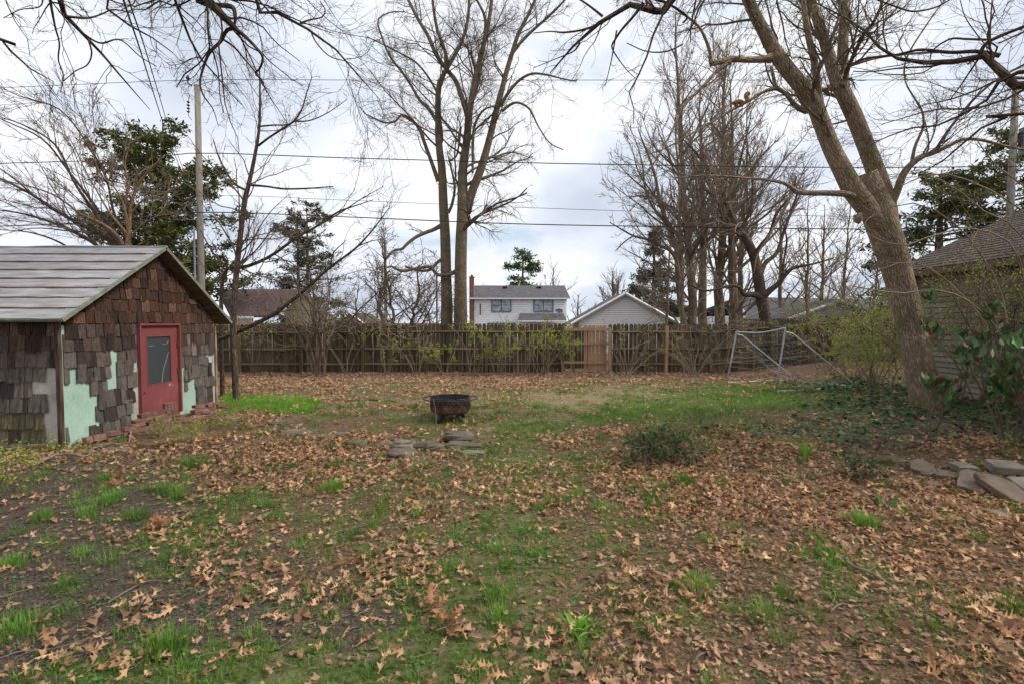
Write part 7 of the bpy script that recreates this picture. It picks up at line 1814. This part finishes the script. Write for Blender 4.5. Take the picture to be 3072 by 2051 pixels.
slabstone('concrete_slab', 'small pebbly concrete slab, leftmost of the broken slabs', 2775, 1415, [(-.20, -.02), (-.05, -.14), (.06, -.13), (.10, .05), (.09, .16), (-.10, .14)], .05, tilt=(.42, -.1), lift=.06)
slabstone('concrete_slab', 'half buried concrete piece between the two larger slabs', 2838, 1428, [(-.20, -.08), (.14, -.1), (.2, .06), (-.1, .12)], .05, tilt=(.2, .1), lift=.02)
slabstone('concrete_slab', 'large five-sided pebbly concrete slab leaning left', 2915, 1465, [(-.25, -.06), (-.08, -.20), (.22, -.15), (.20, .14), (.12, .22), (-.02, .17)], .06, tilt=(.48, -.05), lift=.08)
slabstone('concrete_slab', 'largest pebbly concrete slab, right of the five-sided one', 3012, 1490, [(-.17, -.08), (-.08, -.26), (.19, -.28), (.22, .02), (.05, .26), (-.16, .24)], .06, tilt=(.45, .06), lift=.10)
slabstone('concrete_slab', 'pale broken chunk behind the two largest slabs', 3010, 1420, [(-.22, -.1), (.22, -.12), (.2, .1), (-.12, .14)], .09, 'palerock', tilt=(.25, .05), lift=.09)
slabstone('concrete_slab', 'pale slab cut by the right edge of the view', 3090, 1488, [(-.16, -.2), (.2, -.2), (.2, .15), (-.12, .18)], .09, 'palerock', tilt=(.4, .0), lift=.09)
slabstone('concrete_slab', 'low pale slab behind the five-sided slab', 2885, 1415, [(-.12, -.08), (.14, -.08), (.14, .1), (-.1, .08)], .06, 'palerock', tilt=(.2, .0), lift=.07)
# dry-laid bricks along the shed
bm = []
for _ in range(4):
    g = Geo().box((0, 0, 0), (.205, .095, .060)); g.v[0] = g.v[0] + rng.normal(0, .003, (8, 3)); bm.append(g.mesh('brick', 'brick'))
bb = thing('brick_edging', 'tumbled dry-laid brick edging along the foot of the shed gable', 'brick edging', (SX, SY0, 0))
def brick(x, y, z, rz, rx=0, ry=0):
    link('brick', R_.choice(bm), bb, (x - SX, y - SY0, z), (rx, ry, rz))
def brick_row(p0, p1, z, n, jig=.02, skip=()):
    d = np.array(p1) - np.array(p0); an = math.atan2(d[1], d[0])
    for i in range(n):
        if i in skip: continue
        q = np.array(p0) + d * (i + .5) / n
        brick(q[0] + R_.gauss(0, jig), q[1] + R_.gauss(0, jig), hz(q[0], q[1]) + z + R_.gauss(0, .004), an + R_.gauss(0, .12), R_.gauss(0, .07), R_.gauss(0, .06))
A0, A1 = (-5.98, 7.05), (-5.85, 8.95)
brick_row((-5.98, 7.02), (-5.90, 7.75), .035, 3); brick_row((-6.0, 7.05), (-5.93, 7.55), .10, 2)
brick_row((-6.08, 7.60), (-5.82, 8.55), .035, 5); brick_row((-6.08, 7.62), (-5.84, 8.50), .10, 4); brick_row((-6.08, 7.70), (-5.86, 8.42), .165, 4); brick_row((-6.08, 7.80), (-5.9, 8.40), .23, 3)
brick_row((-5.92, 7.6), (-5.70, 8.3), .03, 3, .04); brick_row((-5.75, 8.5), (-5.62, 8.75), .035, 2, .04)
brick_row((-5.95, 8.95), (-5.82, 9.85), .035, 4); brick_row((-5.95, 8.98), (-5.85, 9.7), .10, 4); brick_row((-5.98, 9.0), (-5.88, 9.5), .165, 2)
for q in ((-5.60, 8.60, .05, .6, .5, .1), (-5.55, 8.82, .04, 1.3, .1, .1), (-5.66, 8.95, .09, .2, .9, .2), (-5.70, 9.15, .05, 1.9, .2, .0), (-5.48, 8.98, .04, .3, 0, .1), (-5.8, 9.98, .04, .9, .1, 0), (-5.72, 8.36, .05, .4, .1, .3), (-5.83, 7.45, .04, .9, .2, 0),
          (-5.68, 7.98, .03, 1.2, 0, 0), (-6.02, 6.86, .08, 1.45, 1.3, 0), (-6.0, 6.95, .08, 1.5, 1.35, .1)):
    brick(q[0], q[1], hz(q[0], q[1]) + q[2], q[3], q[4], q[5])
cb = thing('cored_brick', 'single cored brick with six holes standing on the pile before the red door', 'brick', (-6.0, 8.42, hz(-6, 8.4) + .30), 1.25)
Geo().box((0, 0, 0), (.20, .062, .095)).obj('brick_body', 'brick', cb)
for i in range(3):
    for j in range(2): Geo().tubes(np.array([[(-.055 + i * .055), -.0325, (-.02 + j * .04)], [(-.055 + i * .055), -.0315, (-.02 + j * .04)]]), np.array([.012, .012]), 8).obj('core_hole', 'dark', cb)
# edging planks in the soil
for (a, b_, c_, d_, lab) in ((418, 1344, 472, 1342, 'short timber edging piece, left of the two before the bricks'), (474, 1341, 595, 1325, 'long timber edging piece curving right before the bricks'), (82, 1348, 160, 1345, 'pinkish board on the soil under the shed side wall')):
    p, q = G(a, b_), G(c_, d_); m_ = (p + q) / 2; d = q - p
    o = Geo().box((0, 0, 0), (float(np.linalg.norm(d)), .09, .08)); o.v[0] = o.v[0] + rng.normal(0, .004, (8, 3)); o = o.obj('timber_edging', 'rail', None, loc=(m_[0], m_[1], m_[2] + .025), rot=(0, -math.asin(d[2] / np.linalg.norm(d)), math.atan2(d[1], d[0])), color=(1.5, 1.25, 1.1)); tag(o, lab, 'timber')

# ------------------------------------------------------------------ fallen sticks and branches
def stick(label, pts_, w, mat='stick', side=(), lift=.02):
    q = np.array([G(a, b_) for a, b_ in pts_]); n = len(q); r = px2m(w, q[:, 1].mean()) / 2
    q[:, 2] += r * .8 + lift * np.sin(np.linspace(0, math.pi, n))
    c = q[0].copy(); Pn, Rn = resample(q - c, r * np.linspace(1, .55, n), 14); Pn[:, :2] += rng.normal(0, r * .3, (14, 2))
    if not side:
        o = Geo().tubes(Pn, Rn, 8).obj('fallen_stick', mat, None, smooth=True, loc=tuple(c)); tag(o, label, 'stick'); return
    t = thing('fallen_branch', label, 'branch', tuple(c)); Geo().tubes(Pn, Rn, 8).obj('stem', mat, t, smooth=True)
    for s_ in side:
        qq = np.array([G(a, b_) for a, b_ in s_[1]]); qq[:, 2] += s_[2] * np.linspace(0, 1, len(qq)) + r; P2, R2 = resample(qq - c, px2m(s_[0], qq[:, 1].mean()) / 2 * np.linspace(1, .3, len(qq)), 12)
        Geo().tubes(P2, R2, 6).obj('side_branch', mat, t, smooth=True)
stick('thick pale curved stick lying on bare soil at the right', [(2536, 1665), (2545, 1695), (2570, 1715), (2610, 1728), (2650, 1750), (2668, 1756)], 12)
stick('long thin twig right of the thick curved stick', [(2640, 1712), (2700, 1728), (2760, 1742), (2840, 1762), (2900, 1782)], 5)
stick('thin horizontal twig left of the thick curved stick', [(2425, 1735), (2480, 1738), (2540, 1752)], 4)
stick('short dark twig above and left of the thick curved stick', [(2148, 1678), (2190, 1688), (2240, 1708)], 4, 'twig')
stick('branching fallen limb in front of the left shed corner', [(60, 1406), (110, 1400), (160, 1378), (210, 1374), (262, 1384), (275, 1360), (300, 1345), (340, 1330)], 9, 'stick',
      [(6, [(110, 1404), (170, 1408), (220, 1420), (275, 1440)], .0), (6, [(302, 1345), (340, 1370), (375, 1390), (415, 1405)], .03), (4, [(262, 1384), (272, 1340), (280, 1310)], .12), (4, [(150, 1385), (175, 1400)], .05)], .05)
stick('forked bare branch standing against the weeds before the bricks', [(388, 1330), (395, 1300), (402, 1285), (415, 1272), (425, 1268)], 4, 'twig_pale', [(3, [(402, 1285), (410, 1290)], .05)], .10)
stick('long straight twig on the soil in the lower left', [(320, 1810), (400, 1770), (455, 1748), (520, 1750)], 5)
stick('thin twig crossing the lower left corner', [(0, 1975), (60, 1962), (140, 1960), (230, 1935), (280, 1905)], 5)
stick('short whitish stick in the lower left', [(240, 1880), (275, 1900), (310, 1922)], 5, 'twig_pale')
stick('curved dark twig below the bare soil patch', [(452, 1885), (475, 1878), (492, 1862), (497, 1845)], 5, 'twig')
stick('straight twig in the centre left of the foreground', [(590, 1868), (640, 1845), (690, 1830), (730, 1828)], 4)
stick('dark twig near the bottom, left of the oak sprigs', [(835, 1892), (850, 1905), (870, 1915)], 8, 'twig')
stick('rough bark piece lying at the bottom centre', [(1095, 1692), (1140, 1688), (1180, 1675), (1215, 1660)], 8)
stick('short dark stick at the bottom, right of the weed rosettes', [(2080, 1990), (2100, 1975), (2125, 1958)], 9, 'stick')
stick('long dark twig along the bottom right', [(2540, 1980), (2620, 1990), (2700, 1992), (2760, 2005)], 6, 'twig')
stick('wavy dark twig on the lawn left of the fire pit', [(1092, 1203), (1115, 1201), (1150, 1206), (1170, 1203), (1190, 1207)], 4, 'twig_over')
stick('grey board splinter on the soil below the timber edging', [(432, 1390), (460, 1384), (500, 1372)], 7, 'twig_pale')
stick('dark broken limb lying in the ivy below the leaning tree', [(2720, 1348), (2760, 1335), (2790, 1325), (2825, 1335)], 10, 'twig_over')
stick('long bowed twig over the concrete slabs', [(2820, 1425), (2850, 1405), (2890, 1402), (2960, 1412), (3072, 1422)], 5, 'twig')
stick('curved root-like branch under the small slab', [(2755, 1415), (2775, 1430), (2800, 1425), (2830, 1405), (2870, 1398)], 9)
stick('bleached twig pile at the left end of the fence', [(785, 1108), (800, 1100), (815, 1120)], 5, 'twig_pale', [(4, [(790, 1104), (830, 1112)], .15), (4, [(770, 1115), (800, 1118)], .1)], .08)
stick('short stick in the lower left soil by the debris', [(1330, 1655), (1360, 1640), (1400, 1625)], 4, 'twig')
stick('thin pale twig between oak leaves in the right foreground', [(2490, 1760), (2505, 1790), (2495, 1820)], 4, 'twig_pale')
stick('stick lying in the lower right leaves', [(2490, 1835), (2520, 1822), (2545, 1815)], 7)
stick('knotty twig between the two right foreground tufts', [(2650, 1745), (2600, 1725), (2655, 1698), (2680, 1703)], 3, 'twig_pale')
stick('white fallen pipe or stick lying at the foot of the left fence', [(815, 1106), (870, 1107), (935, 1107)], 4, 'white_trim')
# small dead litter twigs everywhere
g = Geo(); x, y = scatter(1500, 1.8, 9, lambda a, b: 1 - .5 * zone(LEAF, a, b)); n = len(x)
az = rng.uniform(0, 6.28, n); ln = rng.uniform(.04, .22, n); A = np.empty((n, 5, 3))
for j in range(5):
    s_ = (j / 4 - .5); A[:, j, 0] = x + np.cos(az) * ln * s_ + rng.normal(0, .006, n); A[:, j, 1] = y + np.sin(az) * ln * s_ + rng.normal(0, .006, n); A[:, j, 2] = hgt(A[:, j, 0], A[:, j, 1]) + .012 + rng.uniform(0, .01, n)
g.tubes(A, np.tile(rng.uniform(.0015, .004, n)[:, None], (1, 5)), 4); tag(g.obj('twig_litter', 'stick'), 'thin dead twigs scattered over the near ground', None, None, 'stuff')

# ------------------------------------------------------------------ fire pit
def build_pit():
    b = P(1352, 1264, 8.55); X, Y = b[0], 8.55; z0 = hz(X, Y)
    t = thing('fire_pit', 'round rusty steel fire pit bowl on splayed legs in mid lawn', 'fire pit', (X, Y, z0))
    NS = 72
    prof = [(.06, .120), (.20, .124), (.295, .138), (.340, .17), (.350, .205), (.352, .25), (.352, .30), (.352, .335), (.352, .37), (.354, .405)]
    def ring(r, z): return [(r * math.cos(2 * math.pi * k / NS), r * math.sin(2 * math.pi * k / NS), z) for k in range(NS)]
    g = Geo(); V = []
    for r, z in prof: V += ring(r, z)
    Q = []
    for i in range(len(prof) - 1):
        for k in range(NS):
            cell = k % 9
            hole = (i == 4 and cell == 4) or (i == 5 and cell in (3, 5)) or (i == 6 and cell in (0, 2, 4, 6)) or (i == 7 and cell in (4, 1, 7))
            if i in (4, 5, 6, 7) and hole: continue
            Q.append([i * NS + k, i * NS + (k + 1) % NS, (i + 1) * NS + (k + 1) % NS, (i + 1) * NS + k])
    g.add(V, Q).obj('bowl', 'rust', t, smooth=True)
    g = Geo(); V = []
    for r, z in ((.05, .135), (.25, .155), (.315, .20), (.335, .26), (.337, .40)): V += ring(r, z)
    Q = [[i * NS + k, i * NS + (k + 1) % NS, (i + 1) * NS + (k + 1) % NS, (i + 1) * NS + k] for i in range(4) for k in range(NS)]
    g.add(V, Q).obj('liner', 'iron', t, smooth=True)
    # raised lattice on the band
    g = Geo()
    for k in range(16):
        for sg in (1, -1):
            th = np.linspace(0, 1, 7); a = 2 * math.pi * (k + (th if sg > 0 else 1 - th)) / 16; z = .215 + .15 * th
            g.tubes(np.stack([.356 * np.cos(a), .356 * np.sin(a), z], 1), np.full(7, .006), 4)
    g.obj('lattice', 'rust', t)
    th = np.linspace(0, 2 * math.pi, 73)
    Geo().tubes(np.stack([.355 * np.cos(th), .355 * np.sin(th), np.full(73, .405)], 1), np.full(73, .011), 7, cap=False).obj('rim', 'iron', t, smooth=True)
    Geo().tubes(np.stack([.48 * np.cos(th), .41 * np.sin(th), np.full(73, .392)], 1), np.full(73, .010), 7, cap=False).obj('handle_ring', 'iron', t, smooth=True)
    for k in range(4):
        a = math.pi / 4 + k * math.pi / 2
        Geo().tubes(np.array([[.35 * math.cos(a), .35 * math.sin(a), .402], [.42 * math.cos(a), .395 * math.sin(a), .393]]), np.array([.008, .008]), 6).obj('ring_support', 'iron', t)
    for a in (-2.2, -.85, .85, 2.2):
        Geo().tubes(np.array([[.22 * math.cos(a), .22 * math.sin(a), .15], [.27 * math.cos(a), .27 * math.sin(a), .08], [.33 * math.cos(a), .33 * math.sin(a), -.01]]), np.array([.040, .036, .034]), 12).obj('leg', 'iron', t, smooth=True)
    g = Geo(); V = [(0, 0, .25)]; V += [(r * math.cos(2 * math.pi * k / 24), r * math.sin(2 * math.pi * k / 24), .24 + rng.normal(0, .008)) for r in (.15, .334) for k in range(24)]
    T = [[0, 1 + k, 1 + (k + 1) % 24] for k in range(24)]; Q = [[1 + k, 25 + k, 25 + (k + 1) % 24, 1 + (k + 1) % 24] for k in range(24)]
    g.add(V, Q, T).obj('ash_bed', 'ash', t)
    m = 90; r = .31 * np.sqrt(rng.uniform(0, 1, m)); a = rng.uniform(0, 6.28, m)
    Geo().inst(variants(OAKM, 5), np.stack([r * np.cos(a), r * np.sin(a), .26 + rng.uniform(0, .03, m)], 1), rot_of(np.abs(rng.normal(0, .5, m)), rng.uniform(0, 6.28, m)), rng.uniform(.06, .1, m), rng.uniform(0, 1, m)).obj('leaves_inside', 'leaf', t)
build_pit()

# ------------------------------------------------------------------ soccer goal
def build_goal():
    lt, lb = P(2209, 997, 14.3), P(2181, 1148, 14.4); rt, rb = P(2356, 986, 12.25), P(2327, 1180, 12.3)
    cm = P(2281, 996, 13.3)
    lr, lrb = P(2370, 1123, 15.1), P(2374, 1140, 15.15); rr_, rrb = P(2555, 1146, 12.8), P(2561, 1172, 12.85)
    for q in (lb, rb, lrb, rrb): q[2] = hz(q[0], q[1]) + .01
    o = np.array([rb[0], rb[1], hz(rb[0], rb[1])])
    t = thing('soccer_goal', 'small sagging white pipe soccer goal with a torn grey net', 'soccer goal', tuple(o))
    def pipe(name, pts_, r=.021):
        q = np.array([p_ - o for p_ in pts_]); q, R = resample(q, np.full(len(q), r), 24); Geo().tubes(q, R, 9).obj(name, 'pipe', t, smooth=True)
    pipe('crossbar', [lt + (0.0, .02, .0), lt * .96 + cm * .04 + (0, 0, .012), cm + (0, 0, -.02), rt * .96 + cm * .04 + (0, 0, .015), rt])
    def shaft(name, a, b_):
        q = np.array([a - o, (a + b_) / 2 - o, b_ - o]); Geo().tubes(q, np.full(3, .021), 9).obj(name, 'pipe', t, smooth=True)
    shaft('post', lt, lb); shaft('post', rt, rb)
    def bent(name, pts_):
        q = np.array([p_ - o for p_ in pts_]); Geo().tubes(q, np.full(len(q), .019), 9).obj(name, 'pipe', t, smooth=True)
    s1 = lt + (0.02, 0, -.06); e1 = P(2226, 1006, 14.35); bent('rear_stay', [s1, e1, e1 + (lr - e1) * .5, lr, lrb])
    s2 = rt + (0.02, 0, -.09); e2 = P(2378, 1001, 12.3); bent('rear_stay', [s2, P(2362, 997, 12.25), e2, e2 + (rr_ - e2) * .5, rr_, rrb])
    bent('base_bar', [rb, rb + (.25, .02, .0), (rb + rrb) / 2 + (0, .0, -.01), rrb]); bent('base_bar', [lb, (lb + lrb) / 2, lrb]); bent('rear_bar', [lrb, (lrb + rrb) / 2 - (0, 0, .0), rrb])
    g = Geo(); n = 15
    # sloping back panel, sagging between the stays
    def surf(u, v):
        top = lt * (1 - u) + rt * u + (0, 0, -.05 * math.sin(math.pi * u)); bot = lrb * (1 - u) + rrb * u
        p_ = top * (1 - v) + bot * v; return p_ + np.array([-.12, 0, -.42]) * math.sin(math.pi * v) * (.5 + .5 * math.sin(math.pi * u))
    def clampz(p_): p_ = p_.copy(); p_[2] = max(p_[2], hz(p_[0], p_[1]) + .03); return p_ - o
    lines = []
    for i in range(n + 1): lines.append([clampz(surf(i / n, v) + rng.normal(0, .008, 3)) for v in np.linspace(0, 1, 16)])
    for j in range(15): lines.append([clampz(surf(u, (j + .5) / 15) + rng.normal(0, .008, 3)) for u in np.linspace(0, 1, 16)])
    for (tp, ft, bk) in ((lt, lb, lrb), (rt, rb, rrb)):
        for i in range(1, 9):
            s_ = i / 9
            a_ = tp + (ft - tp) * s_; b_ = tp + (bk - tp) * s_
            lines.append([clampz(a_ + (b_ - a_) * k + np.array([0, 0, -.10]) * math.sin(math.pi * k) + rng.normal(0, .008, 3)) for k in np.linspace(0, 1, 16)])
            if i < 9:
                a_ = ft + (bk - ft) * s_; b_ = tp + (bk - tp) * s_ * 1.0
                lines.append([clampz(b_ + (a_ - b_) * k + np.array([.05, 0, -.06]) * math.sin(math.pi * k) + rng.normal(0, .008, 3)) for k in np.linspace(0, 1, 16)])
    A = np.array(lines); g.tubes(A, np.full(A.shape[:2], .0024), 3); g.obj('net', 'net', t)
build_goal()

# ------------------------------------------------------------------ squirrel on the branch
def build_squirrel():
    D_ = 7.93
    base = P(2213, 322, D_)                 # the branch under its feet
    k = D_ / F_PX                            # metres per photograph pixel there
    t = thing('squirrel', 'red-brown squirrel crouched on a thin branch of the leaning tree, tail raised', 'squirrel', tuple(base))
    def q(x, y, dy=0): return np.array([(x - 2213) * k, dy, (322 - y) * k])
    me = bpy.data.meshes.new('body')
    V = [q(2230, 309), q(2222, 307), q(2212, 306), q(2204, 309), q(2199, 312), q(2195.5, 314.5)]
    R = [7.5, 9, 7.6, 6.0, 5.2, 2.4]
    E = [(0, 1), (1, 2), (2, 3), (3, 4), (4, 5)]
    def chain(frm, pts_, rs):
        p_ = frm
        for a, r in zip(pts_, rs): V.append(a); R.append(r); E.append((p_, len(V) - 1)); p_ = len(V) - 1
    for s_ in (-1, 1):
        chain(0, [q(2229, 314, .025 * s_), q(2223, 318, .028 * s_), q(2217, 321, .02 * s_)], [5, 3.2, 1.8])
        chain(3, [q(2207, 315, .018 * s_), q(2209, 321, .018 * s_), q(2205, 325, .016 * s_)], [2.8, 1.9, 1.5])
        chain(4, [q(2201, 306.5, .012 * s_)], [1.4])
    me.from_pydata([tuple(v) for v in V], E, [])
    o = link('body', me, t)
    md = o.modifiers.new('skin', 'SKIN'); sb = o.modifiers.new('sub', 'SUBSURF'); sb.levels = 2; sb.render_levels = 2
    for i, r in enumerate(R):
        me.skin_vertices[0].data[i].radius = (r * k * .92, r * k * .92)
    me.skin_vertices[0].data[0].use_root = True
    me.materials.append(MAT['squirrel'])
    pts_ = [q(2234, 309), q(2238, 305), q(2240, 298), q(2237, 291), q(2238, 285), q(2242, 281), q(2246, 284), q(2245, 290)]
    Pn, Rn = resample(np.array(pts_), np.array([2.5, 4.0, 5.6, 6.0, 5.6, 4.8, 4.2, 1.5]) * k, 26)
    Geo().tubes(Pn, Rn, 10).obj('tail', 'tail', t, smooth=True)
    # loose hairs round the tail
    m = 500; i = rng.integers(1, 25, m); d = rng.normal(0, 1, (m, 3)); d /= np.linalg.norm(d, axis=1, keepdims=True)
    A = np.stack([Pn[i] + d * Rn[i][:, None] * .9, Pn[i] + d * Rn[i][:, None] * 1.5 + (0, 0, .003)], 1); Geo().tubes(A, np.tile([.0009, .0004], (m, 1)), 3).obj('tail_hair', 'tail', t)
    for s_ in (-1, 1):
        e = q(2199.5, 310.5, .020 * s_); Geo().tubes(np.array([e - (0, .003, 0), e, e + (0, .003, 0)]), np.array([.002, .0045, .002]), 8).obj('eye', 'eye', t)
build_squirrel()
